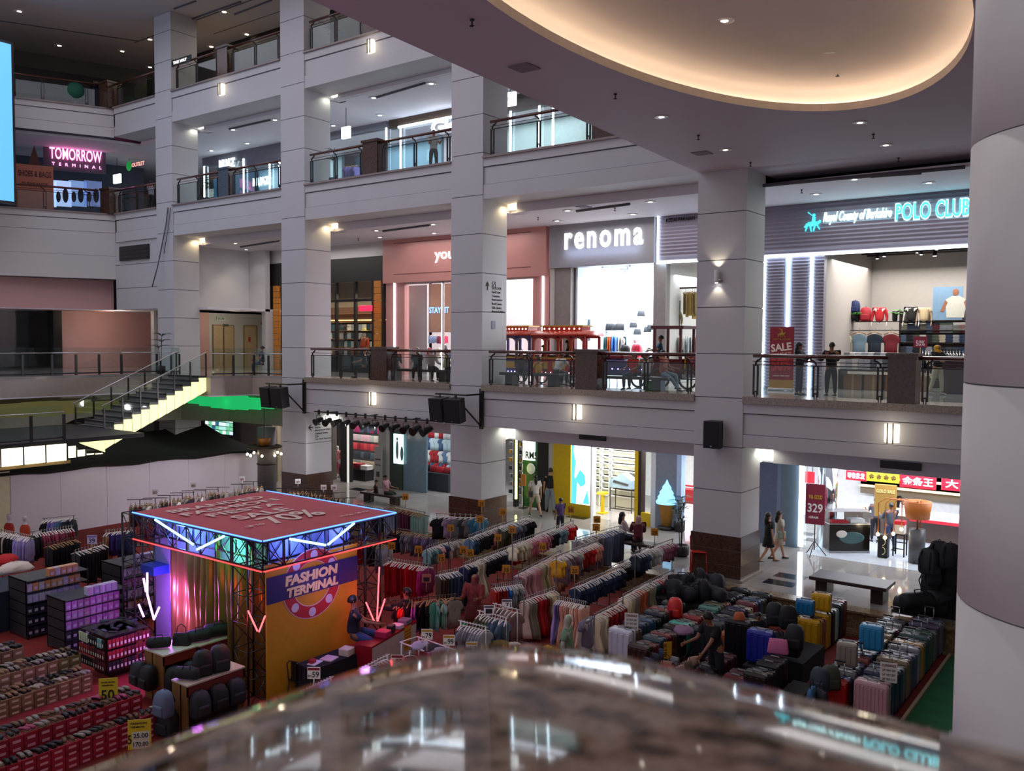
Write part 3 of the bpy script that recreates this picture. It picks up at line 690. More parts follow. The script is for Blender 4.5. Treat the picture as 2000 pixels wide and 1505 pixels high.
def speaker_box(p, rz, label, w=0.45, h=0.75, d=0.38, tilt=0.25):
    t = thing('loudspeaker', label, 'speaker', p, rz)
    pts = [(-w/2, -d/2), (w/2, -d/2), (w*0.36, d/2), (-w*0.36, d/2)]
    c = M().use(mat('speaker_black', (0.012, 0.012, 0.014), 0.5)).prism(pts, (-h/2, h/2)); g = M().use(mat('speaker_grille', (0.006, 0.006, 0.007), 0.8)).box(-w/2+0.02, w/2-0.02, -d/2-0.012, -d/2, -h/2+0.03, h/2-0.03)
    for q, n in ((c, 'cabinet'), (g, 'grille')): build(n, q, t)
    build('badge', M().use(STEEL).box(-0.03, 0.03, -d/2-0.016, -d/2-0.012, -h/2+0.06, -h/2+0.08), t)
    t.rotation_euler = (tilt, 0, rz); return t
# ---------------------------------------------------------------- people
_tmp = bpy.data.scenes.new('tmp_skin')
def skin_mesh(name, chains, sub=2, mats=(), root=None):
    """chains: list of polylines [(x,y,z,r[,r2])...]; chains that start on an existing point connect to it"""
    V, R, E, idx = [], [], [], {}
    for ch in chains:
        prev = None
        for q in ch:
            k = (round(q[0], 4), round(q[1], 4), round(q[2], 4))
            if k not in idx: idx[k] = len(V); V.append(q[:3]); R.append((q[3], q[4] if len(q) > 4 else q[3]))
            i = idx[k]
            if prev is not None and prev != i: E.append((prev, i))
            prev = i
    me = bpy.data.meshes.new(name); me.from_pydata(V, E, []); o = bpy.data.objects.new('tmp', me); _tmp.collection.objects.link(o)
    sk = o.modifiers.new('s', 'SKIN'); sk.use_smooth_shade = True
    for i, r in enumerate(R): me.skin_vertices[0].data[i].radius = r; me.skin_vertices[0].data[i].use_root = (i == 0)
    sb = o.modifiers.new('b', 'SUBSURF'); sb.levels = sub; sb.render_levels = sub
    vl = _tmp.view_layers[0]; vl.update(); out = bpy.data.meshes.new_from_object(o.evaluated_get(vl.depsgraph)); bpy.data.objects.remove(o)
    out.name = name; out.materials.clear()
    for m in mats: out.materials.append(m)
    for p in out.polygons: p.use_smooth = True; p.material_index = 0
    return out
SKIN = {'l': mat('skin_light', srgb('#b98a6e'), 0.55, noise=0.03), 'm': mat('skin_medium', srgb('#8d5f46'), 0.55, noise=0.03), 'd': mat('skin_dark', srgb('#4e3326'), 0.55, noise=0.03)}
HAIR = mat('black_hair', (0.008, 0.006, 0.006), 0.45)
def person(p, rz, label, H=1.62, lean=0.0, legs=((0.05, 0.05), (-0.05, 0.05)), arms=((0.1, 0.2, 0.15), (0.1, 0.2, 0.15)), head=(0, 0), skin='m',
           top='#222222', sleeve=1, bottom='#1c2438', leg=2, shoes='#141414', hair='short', scarf=None, skirt=None, bag_=None, spread=0.07, drop=None, twist=0.0, fat=1.0, hairc=None, seatz=None):
    """faces local +X.  legs: (thigh forward angle, knee bend); arms: (forward, outward, elbow bend).  sleeve 0 none,1 short,2 long; leg 0 bare,1 knee,2 full"""
    S = lambda a: (math.sin(a), -math.cos(a))
    pel = Vector((0, 0, 0)); J = {}
    ud = Vector((math.sin(lean), 0, math.cos(lean))); side = Vector((0, 1, 0))
    J['sp'] = pel+ud*0.10*H; J['ch'] = pel+ud*0.20*H; J['nk'] = pel+ud*0.29*H
    hy, hp = head; nu = Vector((math.sin(lean*0.6+hp), 0, math.cos(lean*0.6+hp)))
    J['h0'] = J['nk']+nu*0.045*H; J['h1'] = J['nk']+nu*0.085*H; J['h2'] = J['nk']+nu*0.135*H
    ft = []
    for i, (th, kb) in enumerate(legs):
        s = 1 if i == 0 else -1; hip = pel+Vector((0, s*0.05*H, -0.02*H)); d = S(th); kn = hip+Vector((d[0], s*spread, d[1])).normalized()*0.245*H
        d = S(th-kb); an = kn+Vector((d[0], s*spread*0.2, d[1])).normalized()*0.235*H; J['hip%d' % i], J['kn%d' % i], J['an%d' % i] = hip, kn, an; ft.append(an.z)
    dz = -min(ft)+0.04*H if seatz is None else seatz
    if drop: dz = drop
    for k in J: J[k] = J[k]+Vector((0, 0, dz))
    pel = pel+Vector((0, 0, dz))
    for i, (fa, oa, eb) in enumerate(arms):
        s = 1 if i == 0 else -1; sh = J['ch']+ud*0.065*H+side*s*0.105*H*min(fat, 1.15); fa += lean*0.5
        d = Vector((math.sin(fa), s*math.sin(oa), -math.cos(fa))).normalized(); el = sh+d*0.17*H; fa2 = fa+eb
        d2 = Vector((math.sin(fa2), s*math.sin(oa)*0.3, -math.cos(fa2))).normalized(); wr = el+d2*0.145*H; J['sh%d' % i], J['el%d' % i], J['wr%d' % i], J['hd%d' % i] = sh, el, wr, d2
    q = lambda v, r, r2=None: (v.x, v.y, v.z, r*H, (r2 or r)*H)
    f = fat; ch = [[q(pel, .062*f, .075*f), q(J['sp'], .055*f, .068*f), q(J['ch'], .058*f, .082*f), q(J['nk'], .028), q(J['h0'], .036), q(J['h1'], .054, .047), q(J['h2'], .040, .036)]]
    fw = Vector((math.cos(hy), math.sin(hy), 0))
    for i in (0, 1):
        an = J['an%d' % i]; toe = Vector((an.x+0.085*H, an.y, max(an.z-0.025*H, 0.012*H)))
        ch.append([q(pel, .062*f, .075*f), q(J['hip%d' % i], .052*f), q((J['hip%d' % i]+J['kn%d' % i])/2, .045*f), q(J['kn%d' % i], .032*f), q(J['kn%d' % i]*0.6+an*0.4, .031), q(an, .020), q(toe, .018)])
        wr, d2 = J['wr%d' % i], J['hd%d' % i]; palm = wr+d2*0.035*H; s = 1 if i == 0 else -1; lat = Vector((0, 1, 0)).cross(d2).normalized()
        ch.append([q(J['ch'], .058*f, .082*f), q(J['sh%d' % i], .032*f), q((J['sh%d' % i]+J['el%d' % i])/2, .027*f), q(J['el%d' % i], .021), q(wr, .0135), q(palm, .020, .012)])
        for k, (o_, l_) in enumerate(((-.017, .040), (-.006, .046), (.006, .043), (.017, .034))):
            b0 = palm+lat*o_*H+d2*0.018*H; cur = Vector((0, -s*0.010*H, 0)); ch.append([q(palm, .020, .012), q(b0, .0058), q(b0+d2*l_*0.5*H+cur*0.5, .0052), q(b0+d2*l_*0.95*H+cur*1.6, .0042)])
        th0 = wr+d2*0.014*H+lat*-0.018*H; ch.append([q(palm, .020, .012), q(th0, .0062), q(th0+(d2*0.6-lat*0.7).normalized()*0.03*H, .0050)])
    t = thing('person', label, 'person', p, rz)
    body = link('body', skin_mesh('body', ch, 2, (SKIN[skin],)), t)
    hc = (J['h1']+J['h2'])/2; 
    # face: nose, eyes, mouth, ears
    nz = M().use(SKIN[skin]); fc = J['h1']+Vector((0, 0, 0.008*H)); sd = Vector((-fw.y, fw.x, 0))
    nz.loft([[fc+fw*0.050*H+sd*0.007*H, fc+fw*0.050*H-sd*0.007*H, fc+fw*0.050*H+Vector((0, 0, -0.012*H))], [fc+fw*0.064*H+Vector((0, 0, -.004*H))+sd*0.002*H, fc+fw*0.064*H+Vector((0, 0, -.004*H))-sd*0.002*H, fc+fw*0.062*H+Vector((0, 0, -0.010*H))]], False, True)
    for s in (1, -1): nz.ell(fc+sd*s*0.047*H-fw*0.004*H, .008*H, .006*H, .015*H, 6, 5)
    build('nose_and_ears', nz, t)
    ey = M().use(HAIR)
    for s in (1, -1): ey.ell(fc+fw*0.049*H+sd*s*0.018*H+Vector((0, 0, .010*H)), .005*H, .005*H, .003*H, 6, 4)
    build('eyes', ey, t); build('mouth', M().use(C('#6b2f2a')).ell(fc+fw*0.047*H+Vector((0, 0, -0.024*H)), .006*H, .012*H, .0025*H, 6, 4), t)
    e = 0.011
    if top:
        lo = pel-ud*(0.02*H if leg or skirt else 0.0)
        c = [[q(lo, (.062*f+e*2.3), (.078*f+e*2.3)), q(pel+ud*0.05*H, (.060*f+e*2.0), (.074*f+e*2.0)), q(J['sp']+ud*0.02*H, .057*f+e*1.9, .072*f+e*1.9), q(J['ch'], .060*f+e*1.6, .085*f+e*1.4), q(J['nk']-ud*0.018*H, .038)]]
        for i in (0, 1):
            sh, el, wr = J['sh%d' % i], J['el%d' % i], J['wr%d' % i]; a = [q(J['ch'], .060*f+e*1.6, .085*f+e*1.4), q(sh, .035*f+e*0.7)]
            if sleeve == 1: a.append(q(sh.lerp(el, 0.72), .031*f+e))
            if sleeve == 2: a += [q(sh.lerp(el, 0.6), .030*f+e), q(el, .024+e), q(wr, .017+e*0.8)]
            if sleeve: c.append(a)
        link('top', skin_mesh('top', c, 2, (C(top, 0.85) if isinstance(top, str) else top,)), t)
    if leg and bottom:
        c = [[q(pel+ud*.05*H, .060*f+e*1.0, .072*f+e*1.0), q(pel-Vector((0, 0, .012*H)), .060*f+e*.8, .074*f+e*.7)]]
        for i in (0, 1):
            hp_, kn, an = J['hip%d' % i], J['kn%d' % i], J['an%d' % i]; a = [q(pel-Vector((0, 0, .012*H)), .060*f+e*.8, .074*f+e*.7), q(hp_, .054*f+e*.7), q((hp_+kn)/2, .047*f+e*.6)]
            if leg == 1: a.append(q(hp_.lerp(kn, 0.85), .042*f+e*.8))
            else: a += [q(kn, .035*f+e*.7), q(kn*0.5+an*0.5, .030+e*.7), q(an+Vector((0, 0, 0.012*H)), .024+e*.5)]
            c.append(a)
        link('shorts' if leg == 1 else 'trousers', skin_mesh('trousers', c, 2, (C(bottom, 0.85),)), t)
    if skirt:
        hx, ln = skirt; b = M().use(C(hx, 0.85)); z0 = pel.z+0.05*H; b.lathe([(0.080*H*f, z0), (0.100*H*f, pel.z-0.03*H), (0.115*H*f, pel.z-ln*0.5*H), (0.13*H*f, pel.z-ln*H), (0.12*H, pel.z-ln*H)], n=16, sx=0.85); build('skirt', b, t)
    sh = M().use(C(shoes, 0.5))
    for i in (0, 1):
        an = J['an%d' % i]; zb = max(an.z-0.04*H, 0); sh.loft([[(an.x+x*H, an.y+w*c_*H, zb+(0.004+hh*(0.5+0.5*s_))*H) for c_, s_ in [(math.cos(2*PI*k/8), math.sin(2*PI*k/8)) for k in range(8)]] for x, w, hh in ((-.04, .012, .02), (-.03, .022, .045), (.0, .024, .05), (.05, .026, .034), (.09, .024, .024), (.105, .008, .014))], True, True)
    build('shoes', sh, t)
    hm = hairc or HAIR; cc = J['h1']+nu*0.012*H
    if scarf:
        c = [[q(J['ch']+ud*0.05*H, .052, .075), q(J['nk'], .058, .062), q(J['h0']-fw*0.022*H, .056), q(J['h1']-fw*0.020*H, .072, .068), q(J['h2']-fw*0.012*H, .056, .052)]]
        link('headscarf', skin_mesh('headscarf', c, 2, (C(scarf, 0.85),)), t)
    elif hair != 'none':
        b = M().use(hm); rings = []
        for i in range(9):
            a = PI*i/8*0.62; rr = math.sin(a)*0.062*H; zz = math.cos(a)*0.062*H; rings.append([cc-fw*(0.008+0.012*(i/8))*H+Vector((rr*math.cos(2*PI*k/14), rr*0.86*math.sin(2*PI*k/14), zz+0.004*H)) for k in range(14)])
        rings.reverse(); b.loft(rings, True, True)
        if hair == 'long':
            c = [[q(J['h1']-fw*0.03*H, .045, .05), q(J['h0']-fw*0.045*H-nu*0.02*H, .042, .05), q(J['nk']-fw*0.055*H-ud*0.03*H, .032, .045), q(J['ch']-fw*0.062*H, .016, .03)]]
            link('long_hair', skin_mesh('long_hair', c, 2, (hm,)), t)
        elif hair == 'bun': b.ell(J['h2']-fw*0.05*H, .028*H, .028*H, .026*H, 8, 6)
        elif hair == 'bob':
            c = [[q(J['h1']-fw*0.02*H, .052, .056), q(J['h0']-fw*0.022*H, .046, .055)]]; link('bob_hair', skin_mesh('bob_hair', c, 2, (hm,)), t)
        build('hair', b, t)
    if bag_:
        hx, s = bag_; a = J['hip0' if s > 0 else 'hip1']; b = M().use(C(hx, 0.6)).rbox(a.x-0.13, a.x+0.13, a.y+s*0.09-0.05, a.y+s*0.09+0.05, a.z-0.08, a.z+0.14, 0.03, 2)
        b.tube([a+Vector((-0.1, s*0.09, 0.12)), J['sh1' if s > 0 else 'sh0']+Vector((0.06, 0, 0.05)), ], 0.01, 5); build('shoulder_bag', b, t)
    return t
SIT = ((1.45, 1.5), (1.40, 1.45)); WALKL = ((0.42, 0.12), (-0.30, 0.35)); STAND = ((0.04, 0.04), (-0.04, 0.02)); HOLD = ((0.5, 0.1, 1.3), (0.4, 0.1, 1.2)); LAP = ((0.45, 0.15, 0.9), (0.4, 0.15, 0.9)); DOWN = ((0.08, 0.12, 0.12), (0.02, 0.12, 0.15))
# ---------------------------------------------------------------- mannequins
def mannequin(p, rz, label, top=None, bottom=None, H=1.78, headed=True, skinc='#b5aea4', legs=True, sleeve=1, group='shop mannequins', base=None, torso_only=False, head_only=False):
    t = thing('mannequin', label, 'mannequin', p, rz, group); mm = C(skinc, 0.35); z0 = 0.50*H
    if torso_only: z0 = 0.06*H
    q = lambda x, y, z, r, r2=None: (x*H, y*H, z*H, r*H, (r2 or r)*H); zz = z0/H
    ch = [[q(0, 0, zz, .058, .072), q(0, 0, zz+.10, .048, .060), q(.01, 0, zz+.20, .056, .08), q(0, 0, zz+.29, .026)]]
    if headed: ch[0] += [q(.005, 0, zz+.335, .034), q(.012, 0, zz+.375, .050, .044), q(.008, 0, zz+.425, .038, .034)]
    for s in (1, -1):
        if legs and not torso_only: ch.append([q(0, 0, zz, .058, .072), q(0, s*.05, zz-.03, .05), q(.01, s*.055, zz-.13, .043), q(.01, s*.06, .27, .03), q(0, s*.062, .04, .019), q(.08, s*.07, .014, .016)])
        if torso_only and sleeve == 0: continue
        w = (0.03, s*.155, zz+.02); ch.append([q(.01, 0, zz+.20, .056, .08), q(0, s*.105, zz+.262, .03), q(-.01, s*.13, zz+.17, .025), q(-.01, s*.148, zz+.10, .021), q(.02, s*.155, zz-.03, .013), q(.035, s*.155, zz-.07, .017, .010)])
        for k in range(4): ch.append([q(.035, s*.155, zz-.07, .017, .010), q(.030+k*.010-.005, s*.157, zz-.09, .0052), q(.036+k*.009, s*.15, zz-.122+abs(k-1.4)*.005, .004)])
        ch.append([q(.035, s*.155, zz-.07, .017, .010), q(.050, s*.15, zz-.075, .005), q(.058, s*.147, zz-.10, .004)])
    link('body', skin_mesh('body', ch, 2, (mm,)), t)
    if headed: build('face', M().use(mm).lathe([(0.002, -0.02), (0.011, -0.012), (0.004, 0.012)], (0.056)*H, 0, (zz+.368)*H, 6), t)
    if top:
        c = [[q(0, 0, zz-.03, .088, .102), q(0, 0, zz+.10, .076, .09), q(.01, 0, zz+.20, .076, .10), q(0, 0, zz+.276, .040)]]
        for s in (1, -1):
            a = [q(.01, 0, zz+.20, .076, .10), q(0, s*.105, zz+.262, .042), q(-.008, s*.128, zz+.185, .038)]
            if sleeve == 2: a += [q(-.01, s*.148, zz+.10, .032), q(.02, s*.155, zz-.01, .024)]
            if sleeve: c.append(a)
        link('top', skin_mesh('top', c, 2, (C(top, 0.85),)), t)
    if bottom and not torso_only:
        c = [[q(0, 0, zz+.03, .064, .078), q(0, 0, zz-.01, .066, .082)]]
        for s in (1, -1): c.append([q(0, 0, zz-.01, .066, .082), q(0, s*.05, zz-.04, .058), q(.01, s*.058, .27, .042), q(0, s*.062, .07, .032)])
        link('trousers', skin_mesh('trousers', c, 2, (C(bottom, 0.85),)), t)
    if torso_only: build('stand', M().use(STEEL).lathe([(0.12, 0), (0.12, 0.012), (0.012, 0.02), (0.012, z0)], n=14), t)
    elif legs: build('base', M().use(STEEL).lathe([(0.16, 0), (0.16, 0.01), (0.02, 0.012)], n=16), t)
    return t
def white_head(p, label, rz=0):
    t = thing('mannequin_bust', label, 'mannequin', p, rz); build('head', M().use(WHITEP).ell((0, 0, 0.16), 0.085, 0.075, 0.12, 12, 8).lathe([(0.06, 0), (0.045, 0.05), (0.05, 0.1)], n=10).lathe([(0.002, -0.02), (0.012, 0), (0.004, 0.02)], 0.09, 0, 0.15, 6), t); return t
# ---------------------------------------------------------------- first-floor shops, fronts in the plane y = 30
def sx(px, Y=YS): return at_y(px, 660, Y).x
def sz(px, py, Y=YS): return at_y(px, py, Y).z
LED = glow('white_led', '#dcefff', 7); LEDW = glow('warm_led', '#ffe9c8', 5)
def fr(b, x0, x1, z0, z1, y=YS, t=0.15): return b.box(x0, x1, y, y+t, z0, z1)
def strip(t, x, z0, z1, y=YS, w=0.05, m_=None): build('light_strip', M().use(m_ or LED).box(x-w/2, x+w/2, y-0.05, y, z0, z1), t, label='glowing white strip')
def shelf_unit(x0, x1, y, z0, levels, label, d=0.35, mm=None, back=None, group=None):
    t = thing('shelf_unit', label, 'shelf', ((x0+x1)/2, y, z0), group=group); w = (x1-x0)/2; top = levels[-1]+0.35
    for x in (-w, w-0.03): build('upright', M().use(mm or BLACK).box(x, x+0.03, 0, d, 0, top), t)
    for z in levels: build('shelf_board', M().use(mm or BLACK).box(-w, w, 0, d, z-0.03, z), t)
    if back: build('back_panel', M().use(back).box(-w, w, d-0.02, d, 0, top), t)
    return t
_folded = {}
def folded_stack(p, hx, n, label, group, w=0.26, d=0.3, rz=0):
    k = (n, round(w, 2), round(d, 2))
    if k not in _folded:
        b = M().use(WHITEP)
        for i in range(n): o_ = 0.008*math.sin(i*2.3); b.rbox(-w/2+o_, w/2+o_, -d/2, d/2, i*0.045, i*0.045+0.042, 0.018, 2)
        _folded[k] = b.mesh('folded_clothes')
    return tag(link('folded_clothes', _folded[k], None, p, rz, C(hx, 0.9)), label, 'clothes', group)
# --- dark bookshop-like boutique
zc = 12.29
t = thing('shop', 'black shop front with orange board panels and dark window frames', 'shop front', (0, 0, L1)); b = M()
XA0, XA1, XB1, XC1 = sx(525), sx(755), sx(1077), sx(1284)
zt, zb = sz(700, 503)-L1, sz(700, 550)-L1
build('fascia_board', fr(M().use(mat('charcoal', srgb('#1b1917'), 0.5)), XA0, XA1-0.1, zb, zt, 29.9, 0.4), t)
build('upper_wall', fr(M().use(WALL2), XA0, XA1, zt, zc-L1, 30, 0.3), t)
for a, c in ((538, 550), (734, 748)):
    x0, x1 = sx(a), sx(c); n = 14; pan = M().use(mat('orange_boards', srgb('#c07a2a'), 0.5, noise=0.12))
    for i in range(n): pan.box(x0, x1, 29.86, 29.95, zb*i/n+0.01, zb*(i+1)/n-0.01)
    build('board_panel', pan, t)
f = M().use(BLACK)
for px in (527, 555, 623, 660, 697, 732, 752): f.box(sx(px)-0.06, sx(px)+0.06, 29.85, 30.0, 0, zb)
f.box(sx(555), sx(732), 29.88, 30.0, sz(680, 587)-L1-0.06, sz(680, 587)-L1+0.06); f.box(sx(555), sx(732), 29.88, 30.0, 0, 0.85)
build('window_frame', f, t); build('glass_panel', M().use(GLASS2).box(sx(555), sx(732), 29.95, 29.96, 0.85, zb), t)
st = M().use(glow('red_sign', '#d8254a', 1.2)).rbox(sx(715)-0.0, sx(741), 29.5, 29.56, sz(728, 608)-L1, sz(728, 597)-L1, 0.02, 1)
build('projecting_sign', st, t, label='small glowing red sign')
struct('wall_back', M().use(C('#8a7a68')).box(XA0, XA1, 33.0, 33.2, L1, zc)); struct('wall_side', M().use(WALL2).box(XA1-0.08, XA1, 30.1, 36.5, L1, zc))
u = shelf_unit(sx(560), sx(748, 32.6), 32.5, L1, [0.3, 0.75, 1.2, 1.65, 2.1, 2.55, 3.0], 'tall wooden shelf of small goods inside the dark boutique', mm=C('#8a5a32', 0.5), back=C('#5a3a22'))
build('light_strip', M().use(glow('shelf_led', '#ffc46b', 4)).box(-3.6, 3.6, -0.02, 0.02, 2.62, 2.66), u)
rnd = random.Random(3); k = 0
for z in [0.3, 0.75, 1.2, 1.65, 2.1]:
    for i in range(13):
        x = sx(572)+(sx(740, 32.6)-sx(572))*i/12.5; k += 1
        tag(link('folder', box_mesh(0.3, 0.2, 0.32, '#dddddd')[0], None, (x, 32.66, L1+z), 0, C(rnd.choice(['#1b5060', '#2b2f38', '#c9c4b8', '#17323f', '#6a4a30', '#8a8f94']), 0.6)), '%s goods box from left on the %s boutique shelf from the floor' % (ORD[i], ORD[int((z-0.3)/0.45+0.1)]), 'box', 'boxed goods on the boutique shelves')
mannequin(at_y(712, 700, 30.8)*0+Vector((sx(712, 30.8), 30.8, L1+0.3)), -PI/2, 'mannequin in an orange jacket and pale yellow hat in the dark boutique window', top='#c8502c', bottom='#2c3038', sleeve=2, base=True)
tag(build('sun_hat', M().use(C('#d8c878')).lathe([(0.2, 0), (0.19, 0.02), (0.1, 0.03), (0.09, 0.12), (0.03, 0.15)], sx(712, 30.8), 30.8, L1+2.04, 14)), 'pale yellow hat on the orange-jacket mannequin', 'hat')
potted_plant((sx(668, 30.6), 30.6, L1), 'dry tall plant behind the left window of the dark boutique', 2.2, 0.5, 5, leaf=C('#3a241c'), heads=3)
# --- pink lingerie shop
t = thing('shop', 'salmon pink shop front with white lettering beside the grey one', 'shop front', (0, 0, L1)); zb = sz(900, 547)-L1
SP = mat('salmon_panel', srgb('#c48a84'), 0.3, noise=0.03, scale=0.6)
g = fr(M().use(SP), XA1, XB1-0.15, zb, zc-L1, 29.75, 0.4); g.use(C('#8a5a56')).box(XA1+0.7, XB1-0.9, 29.735, 29.75, zb+0.38, zb+0.41).box(XA1+0.7, XB1-0.9, 29.735, 29.75, zc-L1-0.2, zc-L1-0.17)
build('fascia_board', g, t)
text('lettering', 'young hearts', (sx(848, 29.7), 29.74, sz(865, 512, 29.7)-L1), XP, ZP, sx(985, 29.7)-sx(848, 29.7), 0.62, glow('sign_white', '#f4f8ff', 2.2), t, bold=0.0, depth=0.03)
for a, c in ((757, 793), (1043, 1076)): build('pilaster', fr(M().use(SP), sx(a), sx(c), 0, zb, 29.9, 0.3), t)
strip(t, sx(774), 0, zb, 29.9); strip(t, sx(1063), 0, zb, 29.9); strip(t, sx(837), 0, zb, 31.0, 0.12)
build('glass_panel', M().use(GLASS2).box(sx(793), sx(1043), 30.0, 30.01, 0.05, zb-0.05), t)
build('window_frame', M().use(C('#b9a8a4', 0.4)).box(sx(793), sx(1043), 29.95, 30.05, zb-0.08, zb).box(sx(866)-0.03, sx(866)+0.03, 29.95, 30.05, 0, zb), t)
struct('wall_back', M().use(mat('shop_pale_pink', srgb('#ecdfe2'), 0.6)).box(XA1, XB1, 36, 36.2, L1, zc)); struct('wall_side', M().use(mat('shop_pale_pink', (1, 1, 1))).box(XB1-0.05, XB1+0.05, 30.1, 36, L1, zc))
struct('wall_side', M().use(WALL).box(sx(797, 31), sx(834, 31), 31, 31.1, L1, L1+4.2))
bp = thing('wall_panel', 'light brown panel with blue lettering inside the pink shop', 'panel', (sx(860, 33), 33, L1+2.4)); build('panel', M().use(C('#a8826c')).box(-0.75, 0.75, 0, 0.06, -0.4, 2.0), bp)
text('lettering', 'STAY FIT', (-0.72, -0.02, 0.55), XP, ZP, 1.3, 0.3, glow('blue_letters', '#7fb8ff', 1.5), bp, bold=0.02)
for i, (px, hx, cn) in enumerate(((816, '#d9d6d0', 'white'), (839, '#b01c30', 'red'), (857, '#e0c4b0', 'beige'), (869, '#5a6070', 'blue-grey'))):
    mannequin((sx(px, 30.9), 30.9, L1+(0.75 if i != 3 else 0.9)), -PI/2, 'headless bust in a %s bra behind the pink shop glass' % cn, top=hx, torso_only=True, headed=False, sleeve=0, H=1.5, skinc='#e6d8cf', group='bra busts in the pink shop')
for i in range(4):
    hang((sx(842, 33), 32.6+i*0.02, L1+1.2+0*i), (sx(885, 33), 32.8, L1+1.2), [(6, '#20283c', 'navy', 'shorts')], 'the rail inside the pink shop', 'small') if i == 0 else None
hang((sx(845, 33), 32.6, L1+1.95), (sx(885, 33), 32.6, L1+1.95), [(3, '#8fa3c4', 'pale blue', 'shorts'), (3, '#a02a4c', 'crimson', 'shorts')], 'the upper rail inside the pink shop', 'small')
# --- renoma
t = thing('shop', 'grey shop front with the big white renoma sign', 'shop front', (0, 0, L1)); zb = sz(1180, 519)-L1
GP = mat('grey_fascia', srgb('#8b8a90'), 0.45, noise=0.03)
build('fascia_board', fr(M().use(GP), XB1, XC1-0.1, zb, zc-L1, 29.8, 0.4), t)
text('lettering', 'renoma', (sx(1102, 29.8), 29.79, sz(1102, 488, 29.8)-L1), XP, ZP, sx(1254, 29.8)-sx(1102, 29.8), 0.66, glow('renoma_white', '#f6fbff', 2.2), t, bold=0.018, spacing=1.25, depth=0.05)
lamp('AREA', (sx(1178), 29.55, L1+5.1), 7, (0.55, 0.68, 1.0), 3.4, (PI/2, 0, 0), 0.3, name='sign_backlight')
build('pilaster', fr(M().use(C('#86827f', 0.7, noise=0.1)), sx(1084), sx(1115), 0, zb, 29.95, 0.4), t); build('pilaster', fr(M().use(C('#9d9a98', 0.5)), sx(1276), sx(1284), 0, zb, 29.95, 0.4), t)
build('pilaster', fr(M().use(C('#b8b4b0', 0.5)), XB1-0.05, sx(1084), 0, zb, 29.9, 0.4), t)
struct('wall_back', M().use(mat('shop_white', (0.86, 0.88, 0.9), 0.5)).box(XB1, sx(1290), 36, 36.2, L1, zc).box(XC1, XC1+0.12, 30.4, 36, L1, zc)); struct('wall_side', M().use(mat('shop_pale_blue', srgb('#c4d2e0'), 0.6)).box(sx(1118), sx(1118)+0.1, 30.2, 36, L1, zc))
struct('ceiling', M().use(mat('shop_white', (1, 1, 1))).box(XB1, XC1, 30.2, 36, 10.9, 11.0))
tr = M().use(C('#b9bcc0', 0.4))
for i in range(3): tr.tube([(sx(1135, 32), 31+i*1.3, 10.75), (sx(1290, 32), 31+i*1.3, 10.75)], 0.02, 5)
for i in range(9): tr.lathe([(0.05, 0), (0.06, -0.16), (0.03, -0.17)], sx(1150, 32)+i*0.42, 31+(i % 3)*1.3, 10.75, 8)
tag(build('track_lights', tr), 'white track spotlights under the renoma shop ceiling', 'light')
shelf_unit(sx(1158, 32.5), sx(1222, 32.5), 32.4, L1, [2.05], 'white and steel rail unit with bags on top inside the renoma shop', mm=STEEL)
hang((sx(1160, 32.4), 32.5, L1+1.95), (sx(1222, 32.4), 32.5, L1+1.95), [(4, '#101014', 'black', 'long_sleeve'), (2, '#2a5f60', 'teal', 'long_sleeve'), (2, '#c8602a', 'orange', 'long_sleeve'), (3, '#3f6fae', 'blue', 'long_sleeve'), (2, '#d8d4cc', 'white', 'long_sleeve'), (2, '#37505a', 'slate', 'long_sleeve')], 'the rail inside the renoma shop', rz_off=0.5)
for i, (px, c_, s_) in enumerate(((1163, '#2e3038', 1.0), (1174, '#3a3c44', 0.9), (1190, '#24262c', 1.0), (1202, '#33363d', .95), (1210, '#2a2a30', 1.0))): bag('handbag', (sx(px, 32.5), 32.55, L1+2.06), 0.2*i, c_, '%s dark handbag from the left on top of the renoma rail unit' % ORD[i], 'dark handbags inside the renoma shop', s_*1.3)
for i, px in enumerate((1228, 1236, 1243, 1256, 1262)): bag('handbag', (sx(px, 34), 34.4, L1+(2.2, 1.9, 2.7, 2.0, 2.1)[i]), 0.1, '#23262b', '%s small dark bag hanging on the white wall of the renoma shop' % ORD[i], 'small bags on the renoma wall', 1.1)
for i, (px, s_) in enumerate(((1217, 1), (1241, 1))): white_head((sx(px, 31.2), 31.2, L1+1.45), 'white display head %s in the renoma shop' % ('above the black bags' if i == 0 else 'above the red bag'))
bag('backpack', (sx(1244, 31.0), 31.0, L1+0.95), 0, '#c31e3e', 'bright red bag on the display table of the renoma shop', s=1.25, rough=0.4)
bag('backpack', (sx(1222, 31.0), 31.0, L1+0.95), 0, '#101014', 'black backpack on the display table beside the red bag', s=1.1)
for i, px in enumerate((1232, 1254, 1262)): bag('handbag', (sx(px, 31.2), 31.2, L1+0.95), 0.3, ('#1c1c22', '#3a4c78', '#16161a')[i], '%s small bag on the renoma display table' % ('black', 'blue', 'very dark')[i])
tb = thing('display_table', 'white display table with bags in the renoma shop', 'table', (sx(1240, 31), 31.0, L1)); build('tabletop', M().use(WHITEP).box(-1.0, 1.0, -0.35, 0.35, 0.9, 0.95), tb)
for x in (-0.95, 0.95):
    for y in (-0.3, 0.3): build('leg', M().use(STEEL).box(x-0.02, x+0.02, y-0.02, y+0.02, 0, 0.9), tb)
